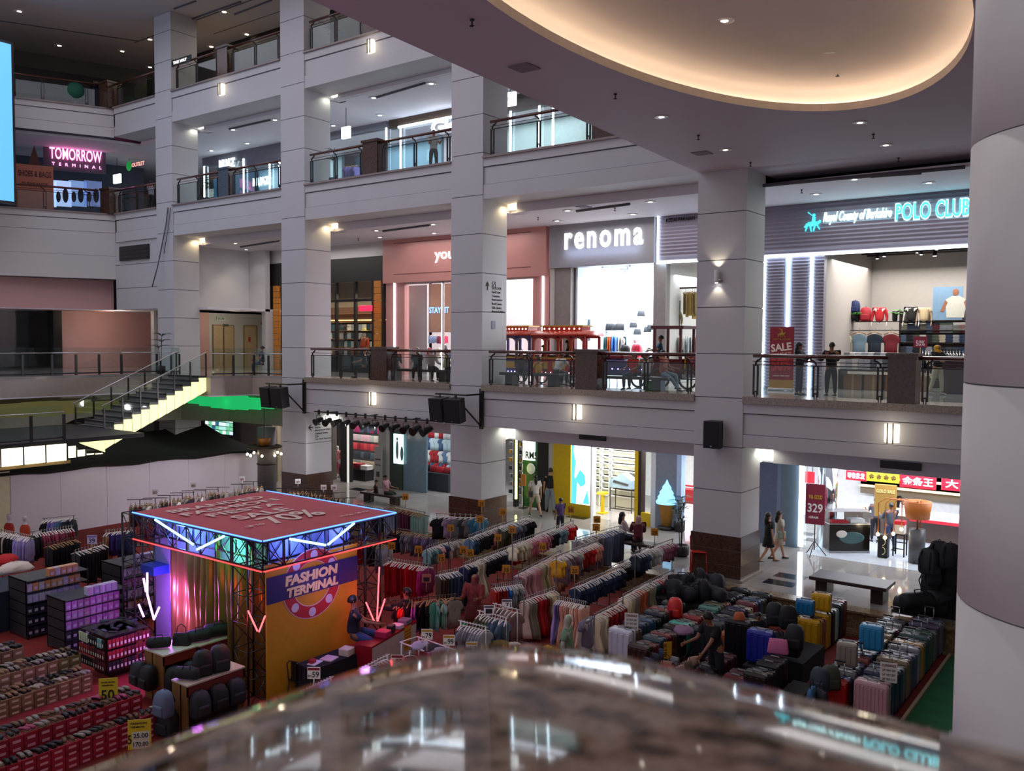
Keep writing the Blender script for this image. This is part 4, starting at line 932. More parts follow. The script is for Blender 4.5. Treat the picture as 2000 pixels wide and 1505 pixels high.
for i, px in enumerate((1131, 1146)):
    pt = thing('poster', '%s fashion poster leaning on the pale blue wall of the renoma shop' % ('left' if i == 0 else 'right'), 'poster', (sx(px, 31), 31.0, L1+1.6)); build('print', M().use(C(('#b79a8c', '#8e9cab')[i], 0.5)).box(-0.17, 0.17, 0, 0.03, 0, 0.9), pt); build('printed_figure', M().use(C('#35313a')).box(-0.09, 0.1, -0.005, 0, 0.1, 0.6).use(C('#8d6a55')).ell((0, 0, 0.68), 0.06, 0.005, 0.08), pt)
# --- polo shop
t = thing('shop', 'ribbed lilac-grey shop front with the cyan POLO CLUB lettering', 'shop front', (0, 0, L1)); zb = sz(1700, 491)-L1
RIB = mat('ribbed_lilac', srgb('#8c8796'), 0.45, noise=0.02)
def ribs(b, x0, x1, z0, z1, y, step=0.11, t_=0.3):
    b.box(x0, x1, y+0.03, y+t_, z0, z1); z = z0
    while z < z1-step: b.prism([(y+0.03, z), (y-0.01, z+step*0.55), (y+0.03, z+step*0.9)], (x0, x1), 'x'); z += step
    return b
build('fascia_board', ribs(M().use(RIB), XC1+0.05, 1.2, zb, zc-L1, 29.85, 0.13), t)
build('light_strip', M().use(LED).box(XC1+0.02, 1.2, 29.80, 29.86, zb-0.05, zb+0.02), t); strip(t, XC1+0.05, zb, zc-L1, 29.85)
for a, c in ((1495, 1530), (1545, 1580), (1588, 1607)): build('ribbed_panel', ribs(M().use(RIB), sx(a), sx(c), 0, zb, 29.95), t)
for px in (1491, 1538, 1583): build('pilaster', M().use(C('#9aa0b2', 0.5)).box(sx(px)-0.13, sx(px)+0.13, 29.97, 30.2, 0, zb), t); strip(t, sx(px), 0, zb, 29.95, 0.06)
build('pilaster', M().use(C('#9d9a98', 0.5)).box(sx(1284), sx(1300), 29.95, 30.3, 0, zb), t)
CY = glow('cyan_letters', '#3fd0dc', 1.6); CYW = glow('cyan_white', '#cfffff', 2.2)
text('lettering', 'POLO CLUB', (sx(1743, 29.8), 29.83, sz(1743, 431, 29.8)-L1), XP, ZP, sx(1886, 29.8)-sx(1743, 29.8), 0.52, CY, t, bold=0.012, depth=0.05)
text('lettering', 'POLO CLUB', (sx(1741, 29.8), 29.845, sz(1743, 433, 29.8)-L1), XP, ZP, sx(1888, 29.8)-sx(1741, 29.8), 0.58, CYW, t, bold=0.035, depth=0.02)
text('lettering', 'Royal County of Berkshire', (sx(1602, 29.8), 29.83, sz(1602, 440, 29.8)-L1), XP, ZP, sx(1735, 29.8)-sx(1602, 29.8), 0.42, CYW, t, bold=0.018, shear=0.35, depth=0.05)
def horse_logo(parent, c, s, m_, y):
    P = lambda *a: [(c[0]+x*s, c[1]+z*s) for x, z in a]
    b = M().use(m_)
    b.prism(P((-.42, -.1), (-.2, -.16), (.18, -.14), (.3, -.02), (.2, .14), (-.1, .12), (-.35, .1)), (y-0.03, y), 'y')
    b.prism(P((.16, .02), (.42, .22), (.5, .12), (.46, .06), (.3, -.08)), (y-0.03, y), 'y')
    for a, d in (((-.36, 0), (-.5, -.45)), ((-.2, -.1), (-.12, -.5)), ((.1, -.1), (.02, -.48)), ((.24, -.1), (.42, -.40))): b.prism(P((a[0]-.05, a[1]), (a[0]+.05, a[1]), (d[0]+.03, d[1]), (d[0]-.03, d[1])), (y-0.03, y), 'y')
    b.prism(P((-.1, .1), (.1, .1), (.12, .42), (-.06, .44)), (y-0.03, y), 'y'); b.ell((c[0]+.03*s, y-0.015, c[1]+.54*s), .09*s, .015, .1*s)
    b.prism(P((.08, .38), (.14, .34), (-.34, .78), (-.38, .74)), (y-0.03, y), 'y'); b.prism(P((-.44, .05), (-.6, -.2), (-.52, -.22), (-.38, -.02)), (y-0.03, y), 'y')
    return build('rider_emblem', b, parent)
horse_logo(t, (sx(1583, 29.8), sz(1583, 437, 29.8)-L1), 0.52, CY, 29.83)
text('lettering', 'KEDAI PAKAIAN', (sx(1297, 29.8), 29.83, zc-L1-0.24), XP, ZP, 1.15, 0.13, C('#0e0e12'), t, bold=0.02)
build('glass_panel', M().use(GLASS2).box(sx(1300), sx(1480), 30.05, 30.06, 0.05, zb-0.1), t)
GW = mat('shop_grey_wall', srgb('#a9a39d'), 0.7, noise=0.03)
struct('wall_back', M().use(GW).box(XC1, 3.4, 36.3, 36.5, L1, zc)); struct('wall_side', M().use(GW).box(sx(1610, 31), sx(1610, 31)+0.15, 30.3, 36.3, L1, zc))
struct('ceiling', M().use(mat('shop_dark_ceiling', srgb('#6c6862'), 0.8)).box(XC1+0.2, 3.4, 30.3, 36.3, 11.3, 11.4))
gr = M().use(BLACK)
for i in range(7): gr.tube([(sx(1620, 31), 30.9+i*0.75, 10.95), (2.5, 30.9+i*0.75, 10.95)], 0.03, 5)
for i in range(9): gr.tube([(sx(1620, 31)+i*1.1, 30.8, 11.02), (sx(1620, 31)+i*1.1, 35.6, 11.02)], 0.03, 5)
tag(build('ceiling_grid', gr), 'black lighting track grid above the polo shop', 'track')
rnd = random.Random(9)
for i in range(22):
    x = sx(1630, 31)+rnd.uniform(0, 6.2); y = 30.9+rnd.randrange(6)*0.75
    tt = thing('track_spotlight', 'small lit track spotlight in the polo shop ceiling grid', 'light', (x, y, 10.93), group='track spotlights of the polo shop')
    build('housing', M().use(BLACK).lathe([(0.05, 0.0), (0.06, -0.16), (0.05, -0.17)], n=10), tt); build('lens', M().use(glow('spot_lens', '#ffffff', 14)).lathe([(0.045, -0.172), (0.045, -0.178)], n=10), tt)
# wall shelving at the back
SY = 33.6
def wx(px, Y=SY): return sx(px, Y)
def wz(px, py, Y=SY): return sz(px, py, Y)
zt = wz(1700, 627)-L1
shelf_unit(wx(1620), wx(1645), SY, L1, [0.5, 0.95, 1.4, 1.85, 2.3, 2.7], 'narrow dark shelf of rolled towels and bags, left end of the polo shop wall', mm=C('#2a211c', 0.5))
for i in range(7): folded_stack((wx(1632), SY+0.17, L1+0.52+i*0.36), ('#b8b2a8', '#23283a', '#8a6a3c', '#c4c0b8', '#bfbab2', '#c9c5be', '#cfcac2')[i], 4, '%s stack from the floor on the narrow dark shelf of the polo shop' % ORD[i], 'stacks on the narrow shelf', 0.42)
u = shelf_unit(wx(1645), wx(1757), SY, L1, [zt], 'dark-framed wall unit with hanging polo shirts in the polo shop', mm=C('#2a211c', 0.5), group='polo shop wall units'); build('rail', M().use(BLACK).tube([(-1.6, -0.05, zt-0.33), (1.9, -0.05, zt-0.33)], 0.015, 5), u)
for px, hx, cn in ((1650, '#c8bc9c', 'cream'), (1680, '#6f8798', 'light blue'), (1710, '#1b2738', 'navy'), (1742, '#6e1320', 'maroon')):
    o = link('polo_shirt', garment_mesh('tee_shirt', 0), None, (wx(px), SY-0.12, wz(px, 642)), 0, C(hx, 0.8)); o.scale = (1.25, 1.3, 1.35); tag(o, '%s polo shirt hanging front-on on the polo shop wall' % cn, 'clothes', 'polo shirts shown front-on')
    link('hanger', hanger_mesh('wood'), o); build('collar', M().use(WHITEP if cn == 'cream' else C('#d8d4ce')).box(-0.06, 0.06, -0.035, -0.02, -0.13, -0.10), o)
mannequin((wx(1716), SY+0.05, L1+zt-0.10), -PI/2, 'headless torso in a white shirt over red top on the shelf', top='#b8202a', torso_only=True, headed=False, H=1.7, sleeve=2, skinc='#d8d4d0')
mannequin((wx(1778), SY+0.05, L1+zt-0.10), -PI/2, 'headless torso in black and mustard on the shelf', top='#1c1a18', torso_only=True, headed=False, H=1.7, sleeve=1, skinc='#d8d4d0')
mannequin((wx(1803), SY+0.05, L1+zt-0.10), -PI/2, 'headless torso in a beige top on the shelf', top='#c4b088', torso_only=True, headed=False, H=1.6, sleeve=1, skinc='#c8a888')
bag('backpack', (wx(1667), SY+0.1, L1+zt+0.32), 0, '#1a2456', 'navy backpack on top of the polo shop wall unit', s=1.0); bag('backpack', (wx(1688), SY+0.1, L1+zt), 0, '#a01a2a', 'red backpack on top of the polo shop wall unit', s=1.15); bag('duffel', (wx(1655), SY+0.1, L1+zt), 0.1, '#15161c', 'black travel bag under the navy backpack', s=1.1)
for px in (1672, 1745): potted_plant((wx(px), SY+0.12, L1+zt), 'bright green leafy plant %s' % ('beside the red backpack' if px < 1700 else 'right of the white-shirt torso'), 0.42, 0.26, px, pr=0.09, n=40, leaf=LEAF2, heads=4)
levels = [0.35, 0.78, 1.2, 1.62, 2.05]
u = shelf_unit(wx(1757), wx(1890), SY, L1, levels+[zt], 'wide dark wall shelf filled with folded shirts in the polo shop', mm=C('#2a211c', 0.5), back=C('#6e655e')); rnd = random.Random(12)
FC = ['#3c424c', '#23262e', '#b8ad98', '#5b6b80', '#6a1f2a', '#9a9ca2', '#4e5a4c', '#d0ccc6', '#2d3a58']
for li, z in enumerate(levels+[zt-0.42]):
    for i in range(10):
        folded_stack((wx(1764)+(wx(1888)-wx(1764))*i/9.6, SY+0.17, L1+z), rnd.choice(FC), 6, 'folded shirts, %s stack from left, %s polo shop shelf from floor' % (ORD[i], ORD[li]), 'folded shirts on the polo shop shelves', 0.27)
pt = thing('poster', 'large light blue fashion poster above the folded shirts', 'poster', (wx(1820), SY-0.02, L1+zt+0.02)); w_ = wx(1878)-wx(1820)
build('print', M().use(C('#7fa0bc', 0.5)).box(0, w_, 0, 0.04, 0, 1.15), pt)
build('printed_figure', M().use(C('#d8d6c8')).prism([(0.45, 0.08), (1.0, 0.08), (1.05, 0.7), (0.85, 0.82), (0.6, 0.82), (0.4, 0.7)], (-0.01, 0), 'y').use(C('#a06a50')).ell((0.72, 0, 0.95), 0.1, 0.012, 0.13).prism([(0.4, 0.7), (0.25, 0.3), (0.35, 0.28), (0.48, 0.6)], (-0.012, 0), 'y').prism([(1.05, 0.7), (1.2, 0.3), (1.1, 0.28), (0.98, 0.6)], (-0.012, 0), 'y').use(C('#d4d8da')).ell((1.38, 0, 0.75), 0.13, 0.012, 0.14).ell((1.38, 0, 0.38), 0.13, 0.012, 0.14), pt)
# gondola with folded shirts, carton boxes under it
gx0, gx1, gy = sx(1648, 31.6), sx(1762, 31.6), 31.5
t = thing('display_table', 'dark display table stacked with grey shirts, cartons underneath', 'table', ((gx0+gx1)/2, gy, L1)); w = (gx1-gx0)/2
build('tabletop', M().use(C('#3a2a26', 0.4)).box(-w, w, -0.45, 0.45, 0.62, 0.68), t); build('legs', M().use(C('#3a2a26', 0.4)).box(-w, -w+0.06, -0.45, 0.45, 0, 0.62).box(w-0.06, w, -0.45, 0.45, 0, 0.62), t)
rnd = random.Random(4)
for i in range(9):
    for r in range(2):
        n = 13 if r else 9
        folded_stack((gx0+0.14+i*(gx1-gx0-0.25)/8.3, gy-0.28+r*0.4, L1+0.68), rnd.choice(['#b8bac4', '#d0d0d4', '#84878f', '#e2e1e0', '#6a6e78']), n, '%s grey shirt stack from left, %s row of polo display table' % (ORD[i], ('front', 'back')[r]), 'grey folded shirts on the polo table', 0.2)
for i in range(4): tag(build('carton', M().use(C('#8d6e50')).box(0, 0.6, 0, 0.5, 0, 0.5).use(C('#b08d66')).box(0.26, 0.34, -0.003, 0.0, 0, 0.5), None, (gx0+0.15+i*0.68, gy-0.3, L1)), '%s brown carton from the left under the polo display table' % ORD[i], 'box', 'cartons under the display table')
sg = sign_card((sx(1798, 31.3), 31.3, L1+1.45), '50%', 'crimson sign reading 50 percent in a white stand on the polo table', bg='#8e2440', fg='#f0e4e8', w=0.42, h=0.36, pole=0.75, rz=0, group='polo shop signs')
hang((sx(1800, 31.8), 31.8, L1+1.35), (sx(1885, 31.8), 31.8, L1+1.35), [(9, '#3a3a44', 'charcoal', 'tee_shirt'), (5, '#55606c', 'slate', 'tee_shirt')], 'the low rail right of the polo sign', rz_off=0.3)
tag(build('wooden_counter', M().use(C('#33202a', 0.4)).rbox(sx(1845, 31), sx(1845, 31)+1.4, 30.6, 31.4, L1, L1+1.05, 0.03)), 'dark counter at the right edge of the polo shop', 'counter')
# clothing behind the narrow left window of the polo shop
YL = 31.6
hang((sx(1303, YL), YL, L1+1.9), (sx(1362, YL), YL, L1+1.9), [(2, '#1a1a20', 'black', 'long_sleeve'), (5, '#cfc6bc', 'off-white', 'long_sleeve'), (2, '#9fb3c0', 'pale blue', 'long_sleeve'), (2, '#c8a08c', 'peach', 'long_sleeve')], 'the rail in the narrow polo window', rz_off=0.4)
hang((sx(1335, YL), YL, wz(1340, 572)), (sx(1362, YL), YL, wz(1340, 572)), [(6, '#b99a4c', 'golden', 'trousers')], 'the upper rail behind the narrow polo window', 'wood')
mannequin((sx(1320, YL), YL, L1+2.2), -PI/2, 'headless torso in a khaki jacket behind the narrow polo window', top='#8e8252', torso_only=True, headed=False, sleeve=2, H=1.6)
tag(build('display_rail', M().use(C('#3a2418')).box(sx(1300, YL), sx(1364, YL), YL-0.03, YL+0.03, wz(1340, 570), wz(1340, 567)).box(sx(1302, YL), sx(1302, YL)+0.06, YL-0.03, YL+0.03, L1, L1+3.2).box(sx(1325, YL), sx(1325, YL)+0.05, YL-0.03, YL+0.03, L1, L1+3.2)), 'dark brown clothes frame behind the narrow polo window', 'rack')
# roll-up banner SALE
p0, p1 = at_y(1502, 752, 28.6), at_y(1549, 752, 28.6); t = thing('roll_up_banner', 'red and gold SALE roll-up banner outside the polo shop', 'banner', (p0.x, 28.6, L1)); w = p1.x-p0.x; h = sz(1530, 638, 28.6)-L1
build('print', M().use(C('#8e1628', 0.5)).box(0, w, 0, 0.01, 0.35, h).use(C('#b8873c', 0.5)).box(0, w, 0, 0.012, 0.08, 0.35), t); build('base', M().use(STEEL).rbox(-0.02, w+0.02, -0.1, 0.1, 0, 0.08, 0.02, 1), t)
WL = C('#f0dcd0', 0.6); GL = C('#c8963c', 0.5)
text('lettering', 'SALE', (0.06, -0.005, h*0.60), (1, 0, 0.12), (-0.12, 0, 1), w*0.85, 0.26, WL, t, bold=0.03, depth=0.004); text('lettering', '50%', (w*0.1, -0.005, h*0.30), (1, 0, 0.08), (-0.08, 0, 1), w*0.82, 0.42, C('#b83a3a'), t, bold=0.03, depth=0.004)
text('lettering', 'DISCOUNT UP TO', (0.08, -0.005, h*0.545), (1, 0, 0.12), (-0.12, 0, 1), w*0.8, 0.06, WL, t, depth=0.004); text('lettering', 'LIMITED TIME ONLY', (0.12, -0.005, h*0.22), XP, ZP, w*0.7, 0.045, WL, t, depth=0.004)
text('lettering', 'Royal County of Berkshire', (0.14, -0.005, h*0.79), XP, ZP, w*0.7, 0.06, GL, t, depth=0.004); horse_logo(t, (w*0.5, h*0.89), 0.24, GL, 0.0)
# ---------------------------------------------------------------- ground-floor shops
def gx(px, Y=YS): return at_y(px, 940, Y).x
zc0 = 3.95
struct('wall_back', M().use(C('#7e7a78')).box(-60, -21.3, 36.0, 36.2, L0, zc0)); struct('wall_back', M().use(mat('shop_white', (1, 1, 1))).box(-21.3, 3.4, 36.0, 36.2, L0, zc0))
# lingerie and bag shops between the second and third columns
t = thing('shop', 'dark green and grey ground-floor shop front with a lit poster', 'shop front', (0, 0, L0)); H0 = zc0-L0
DG = mat('dark_green_panel', srgb('#2a3630'), 0.4)
for a, c, m_ in ((640, 652, C('#5c5650')), (668, 684, C('#141210')), (742, 757, C('#8d8b88')), (757, 764, C('#a8a6a2')), (764, 789, DG)):
    build('pilaster', M().use(m_).box(gx(a), gx(c), 29.9, 30.2, 0, H0), t)
build('light_strip', M().use(glow('pale_led', '#c8c8c0', 0.8)).box(gx(682), gx(685), 29.85, 29.9, 0, H0), t)
x0, x1 = gx(768, 29.8), gx(786, 29.8); build('light_box', M().use(glow('lightbox', '#bfe6e8', 1.6)).box(x0, x1, 29.82, 29.88, 1.25, 2.65), t, label='lit pale poster with standing figures')
build('poster_figures', M().use(C('#6d7f80')).ell((x0+0.25, 29.81, 1.9), 0.09, 0.01, 0.45).ell((x0+0.25, 29.81, 2.42), 0.06, 0.01, 0.07).ell((x0+0.55, 29.81, 1.75), 0.1, 0.01, 0.35), t)
build('glass_panel', M().use(mat('blue_grey_glass', srgb('#5f7480'), 0.12)).box(gx(789), gx(834), 29.95, 30.05, 0, H0), t)
build('notice', M().use(C('#8e8c88')).box(gx(743), gx(757), 29.6, 29.66, 0, 2.0).use(C('#33322f')).box(gx(745), gx(755), 29.59, 29.6, 1.35, 1.42).box(gx(745), gx(755), 29.59, 29.6, 1.1, 1.14).box(gx(747), gx(753), 29.59, 29.6, 0.55, 0.8), t, label='grey standing notice board')
rnd = random.Random(8)
for r in range(6):
    for i in range(9):
        x = gx(690, 32)+(gx(745, 32)-gx(690, 32))*i/8.5; z = L0+0.5+r*0.45
        hx = (['#b8aa90', '#8a8f88', '#c0a890'], ['#2e3c46', '#55606a', '#3a3f46'], ['#b02838', '#c84048', '#8a1c28'], ['#c8c0b4', '#d0a8b0', '#a8b0a8'], ['#8d1b50', '#3a4a60', '#262c3a'], ['#98a090', '#c4b088', '#d8d0a8'])[r]
        tag(link('shorts', garment_mesh('shorts', i % 3), None, (x, 32.0, z+0.42), 0.15, C(rnd.choice(hx), 0.8)), '%s underwear set from left, %s row of the dark lingerie shop' % (ORD[i], ORD[r]), 'clothes', 'underwear on the lingerie shop wall')
    tag(build('wall_rail', M().use(IRON).box(gx(688, 32), gx(748, 32), 32.02, 32.05, L0+0.9+r*0.45, L0+0.93+r*0.45)), '%s display rail from the floor in the dark lingerie shop' % ORD[r], 'rail', 'lingerie shop rails')
for i, (px, z, hx, cn) in enumerate(((678, 0.75, '#7d8a80', 'grey-green'), (690, 0.6, '#c88a6a', 'peach'), (702, 0.6, '#8e1e2a', 'dark red'), (716, 0.55, '#d0d0cc', 'white'))):
    folded_stack((gx(px, 30.9), 30.9, L0+z), hx, 5, '%s pile on the low bin in front of the lingerie shop' % cn, 'piles on the lingerie bin', 0.5, 0.4)
tag(build('display_bin', M().use(BLACK).box(gx(672, 30.9), gx(722, 30.9), 30.6, 31.2, L0, L0+0.55)), 'black low bin of underwear in front of the lingerie shop', 'bin')
mannequin((gx(660, 30.8), 30.8, L0), -PI/2, 'mannequin in a pink dress beside the second column', top='#c06a70', bottom='#b85c66', H=1.75)
for r in range(4):
    for i in range(6):
        x = gx(838, 33)+(gx(884, 33)-gx(838, 33))*i/5.5; hx = rnd.choice((['#b01c28', '#a8c4d0', '#3c5a80'], ['#a01e2c', '#5a7a9c', '#cdd4d8'])[r % 2])
        tag(link('tee_shirt', garment_mesh('tee_shirt', i % 3), None, (x, 33, L0+1.05+r*0.62), 0.2, C(hx, 0.8)), '%s top from left, %s row in the blue-lit ground-floor shop' % (ORD[i], ORD[r]), 'clothes', 'tops in the blue-lit shop')
    tag(build('wall_rail', M().use(IRON).box(gx(835, 33), gx(888, 33), 33.02, 33.05, L0+1.05+r*0.62, L0+1.08+r*0.62)), '%s rail from the floor in the blue-lit ground-floor shop' % ORD[r], 'rail', 'rails of the blue-lit shop')
for i in range(5): bag('handbag', (gx(835, 31)+i*0.42, 31.0, L0+0.85), 0.3, ('#16202c', '#a01a24', '#b01c28', '#8a1820', '#1c2430')[i], '%s bag from the left on the table of the blue-lit shop' % ORD[i], 'bags on the blue-lit shop table', 1.3)
tag(build('sale_table', M().use(C('#2b2f38')).box(gx(828, 31), gx(884, 31), 30.7, 31.3, L0, L0+0.85)), 'dark table with red bags in the blue-lit shop', 'table')
# optician and neighbours between the third and fourth columns
t = thing('shop', 'yellow optician shop front with bright lit window', 'shop front', (0, 0, L0)); YEL = mat('optician_yellow', srgb('#c9a800'), 0.4)
for n, a, c, m_ in (('pilaster', 1075, 1083, C('#a9a8a6')), ('yellow_pilaster', 1083, 1118, YEL), ('pilaster', 1157, 1159, C('#d8d8d8')), ('yellow_pilaster', 1243, 1250, YEL), ('dark_pilaster', 1250, 1256, C('#2a1710')), ('pilaster', 1275, 1284, C('#c2c6cc')), ('grey_pilaster', 1284, 1325, mat('blue_grey', srgb('#6f7886'), 0.5)), ('pilaster', 1325, 1334, C('#9fb6d8'))):
    build(n, M().use(m_).box(gx(a), gx(c), 29.85, 30.2, 0, H0), t)
build('light_box', M().use(glow('poster_white', '#e9fbff', 1.9)).box(gx(1120), gx(1157), 29.86, 29.95, 0.5, H0-0.15), t, label='tall lit poster with a cyan bird figure')
x0, x1 = gx(1120), gx(1157); w = x1-x0
build('poster_print', M().use(glow('cyan_print', '#59c8e6', 1.0)).prism([(x0, 0.5), (x0+w*.25, 0.5), (x0+w*.3, 1.4), (x0+w*.15, 1.6), (x0+w*.22, 2.2), (x0+w*.1, 2.6), (x0+w*.15, H0-.2), (x0, H0-.2)], (29.84, 29.86), 'y').prism([(x0+w*.2, 1.5), (x0+w*.45, 1.9), (x0+w*.7, 1.7), (x0+w*.75, 1.35), (x0+w*.5, 1.2)], (29.84, 29.86), 'y').prism([(x0+w*.6, 0.55), (x0+w*.95, 0.55), (x0+w*.85, 1.1)], (29.84, 29.86), 'y'), t)
build('yellow_base', M().use(YEL).box(gx(1118), gx(1157), 29.85, 30.05, 0, 0.5).box(gx(1256), gx(1275), 29.85, 30.05, 0, 0.5), t)
build('glass_panel', M().use(GLASS2).box(gx(1159), gx(1196), 30.0, 30.01, 0, H0).box(gx(1256), gx(1275), 30.0, 30.01, 0.5, H0), t)
YO = 32.2
for i, (a, c) in enumerate(((1160, 1172), (1174, 1190), (1192, 1243))):
    u = shelf_unit(gx(a, YO), gx(c, YO), YO, L0, [0.55+0.27*k for k in range(9)], 'white eyewear shelves of the optician, %s unit from the left' % ORD[i], 0.25, WHITEP, C('#d8d4c4'), 'eyewear shelves'); n = 2 if i < 2 else 7
    for k in range(9):
        b = M().use(BLACK)
        for j in range(n*2): xx = -(gx(c, YO)-gx(a, YO))/2+0.1+j*((gx(c, YO)-gx(a, YO))-0.2)/(n*2-0.5); b.box(xx, xx+0.11, 0.03, 0.06, 0.57+0.27*k, 0.61+0.27*k)
        build('row_of_glasses', b, u)
tag(build('yellow_stool', M().use(YEL).box(gx(1170, 31), gx(1184, 31), 30.8, 31.2, L0+0.8, L0+0.88).box(gx(1175, 31), gx(1180, 31), 30.95, 31.05, L0+0.05, L0+0.8).box(gx(1171, 31), gx(1184, 31), 30.8, 31.2, L0, L0+0.05)), 'yellow counter stand inside the optician', 'stand')
pc = at_z(1190, 997, L0); t = thing('display_stand', 'grey angular display stand at the optician door', 'stand', (pc.x, pc.y, L0)); w = 1.05
build('tray', M().use(C('#7f95a8', 0.4)).prism([(0, 1.0), (w, 1.0), (w, 1.35), (w*0.55, 1.62), (0, 1.3)], (0, 0.5), 'y').use(BLACK).prism([(0.15, 1.22), (0.85, 1.12), (0.9, 1.2), (0.2, 1.32)], (-0.02, 0.0), 'y'), t)
for x in (0.02, w-0.02):
    for y in (0.03, 0.47): build('leg', M().use(IRON).box(x-0.015, x+0.015, y-0.015, y+0.015, 0, 1.0), t)
build('crossbar', M().use(IRON).box(0, w, 0.02, 0.04, 0.1, 0.13).box(0, w, 0.46, 0.48, 0.1, 0.13), t)
t = thing('shop', 'black and green shop front with a white price board', 'shop front', (0, 0, L0)); GRN = mat('shop_green', srgb('#1f5a22'), 0.5)
build('pilaster', M().use(C('#12160f')).box(gx(1005), gx(1011), 29.9, 30.1, 0, H0), t); build('pilaster', M().use(C('#10140e')).box(gx(1052), gx(1075), 29.9, 30.1, 0, H0), t); build('light_strip', M().use(glow('lime_led', '#f0f08a', 5)).box(gx(1010), gx(1013), 29.84, 29.9, 0.35, H0), t)
build('green_panel', M().use(GRN).box(gx(1013), gx(1052), 30.3, 30.5, 0, H0), t)
bx0, bx1 = gx(1021, 30.2), gx(1044, 30.2); build('price_board', M().use(glow('board_white', '#e4f4ee', 0.9)).box(bx0, bx1, 30.2, 30.25, 2.0, H0-0.1), t); text('lettering', 'RM5', (bx0+0.15, 30.19, 2.08), XP, ZP, 0.6, 0.3, C('#2c3a34'), t, bold=0.02)
build('round_badge', M().use(C('#dfe8e2')).ell(((bx0+bx1)/2+0.1, 30.22, 1.65), 0.22, 0.02, 0.24), t)
u = shelf_unit(gx(985), gx(1004), 30.6, L0, [0.4+0.35*k for k in range(8)], 'white shelf of small goods between the third column and the green shop', 0.3, WHITEP, C('#cfcfca')); rnd = random.Random(2)
for k in range(8):
    b = M()
    for j in range(6): b.use(C(rnd.choice(['#1c1c1c', '#b8862c', '#7a7a78', '#33302c']))).box(-0.5+j*0.17, -0.5+j*0.17+0.13, 0.03, 0.2, 0.4+0.35*k, 0.55+0.35*k)
    build('row_of_goods', b, u)
potted_plant(at_z(1032, 990, L0)+Vector((0, 0.6, 0)), 'orange and green plant behind the walking woman in shorts', 1.1, 0.3, 7, n=18, leaf=C('#8a6a28'), heads=3)
tag(build('menu_stand', M().use(IRON).tube([(0, 0, 0), (0, 0, 1.1)], 0.015, 5).box(-0.15, 0.15, -0.15, 0.15, 0, 0.03).use(C('#b0722c')).box(-0.12, 0.12, -0.03, 0.03, 0.95, 1.45), None, at_z(1022, 992, L0)), 'thin stand with an orange card by the green shop', 'stand')
p0, p1 = at_z(1068, 1002, L0), at_z(1107, 1006, L0); t = thing('roll_up_banner', 'tall red banner with a big yellow 39 outside the yellow shop', 'banner', (p0.x-0.25, p0.y+0.55, L0)); w = 1.0
build('print', M().use(C('#a31420', 0.5)).box(0, w, 0, 0.02, 0.06, 2.85), t); build('base', M().use(STEEL).box(-0.03, w+0.03, -0.12, 0.12, 0, 0.06), t); text('lettering', '39', (w*0.08, -0.01, 0.95), XP, ZP, w*0.88, 0.62, C('#e0a81c'), t, bold=0.025); text('lettering', 'BUY 1 PAIR', (w*0.25, -0.01, 2.6), XP, ZP, w*0.5, 0.08, C('#e8d8c8'), t)
# ice cream sign, plant
pc = at_z(1302, 1033, L0); t = thing('ice_cream_sign', 'glowing blue-white soft serve ice cream cone figure beside the plants', 'sign', pc)
pr = [(0.40, 0.98), (0.42, 1.05), (0.34, 1.16), (0.36, 1.22), (0.27, 1.34), (0.29, 1.40), (0.18, 1.54), (0.19, 1.60), (0.08, 1.74), (0.02, 1.90)]
build('swirl', M().use(glow('ice_glow', '#86c8f4', 1.3)).lathe(pr, n=20), t); build('cone', M().use(C('#c08a3c', 0.5)).lathe([(0.18, 0.1), (0.32, 0.98), (0.36, 0.98)], n=18), t); build('base', M().use(BLACK).lathe([(0.34, 0), (0.34, 0.1), (0.2, 0.14)], n=18), t)
potted_plant(at_z(1320, 1040, L0)+Vector((0, 0.3, 0)), 'wide leafy plant right of the ice cream sign', 1.3, 0.6, 11, n=40, heads=5)
potted_plant(at_z(1330, 1085, L0), 'tall thin-stemmed plant in a dark pot left of the fourth column', 1.75, 0.42, 12, n=30, heads=5, pr=0.26)
potted_plant(at_z(1268, 1008, L0)+Vector((0, 0.8, 0)), 'dark slender plant inside the yellow framed window', 1.5, 0.3, 13, n=24, heads=3)
t = thing('shop_counter', 'red and white bright counter seen left of the fourth column', 'counter', (gx(1338, 31.5), 31.5, L0)); build('counter', M().use(glow('lit_white', '#ffe8f0', 1.2)).box(-0.3, 1.3, 0, 0.4, 0.0, 0.75), t); build('red_band', M().use(C('#b01c24', 0.4)).box(-0.3, 1.3, -0.02, 0.4, 0.75, 1.3), t); build('red_rail', M().use(C('#c0242c', 0.4)).box(-0.3, 1.3, -0.02, 0.02, 1.42, 1.48), t)
# gold shop right of the fourth column
t = thing('shop', 'blue-grey panelled ground-floor front with a white light column', 'shop front', (0, 0, L0))
for a, c, h in ((1480, 1520, '#59647c'), (1520, 1527, '#6f7c92'), (1527, 1562, '#5c6e7c')): build('wall_panel', M().use(C(h, 0.4)).box(gx(a), gx(c), 29.9, 30.2, 0, H0), t)
build('light_column', M().use(glow('column_led', '#eef6ff', 6)).box(gx(1562, 29.8), gx(1570, 29.8), 29.75, 29.85, 0.1, H0), t)
build('mirror_column', M().use(mat('mirror', (0.7, 0.78, 0.82), 0.06, metal=1.0)).lathe([(0.32, 0), (0.32, H0)], gx(1617, 30.6), 30.6, 0, 20), t)
build('glass_panel', M().use(GLASS2).box(gx(1570), gx(1612), 29.95, 29.96, 0, H0), t)
struct('floor', M().use(mat('bright_floor', srgb('#c4ccd4'), 0.08)).box(gx(1590), 3, 29.2, 36, L0, L0+0.006))
zt = 3.15
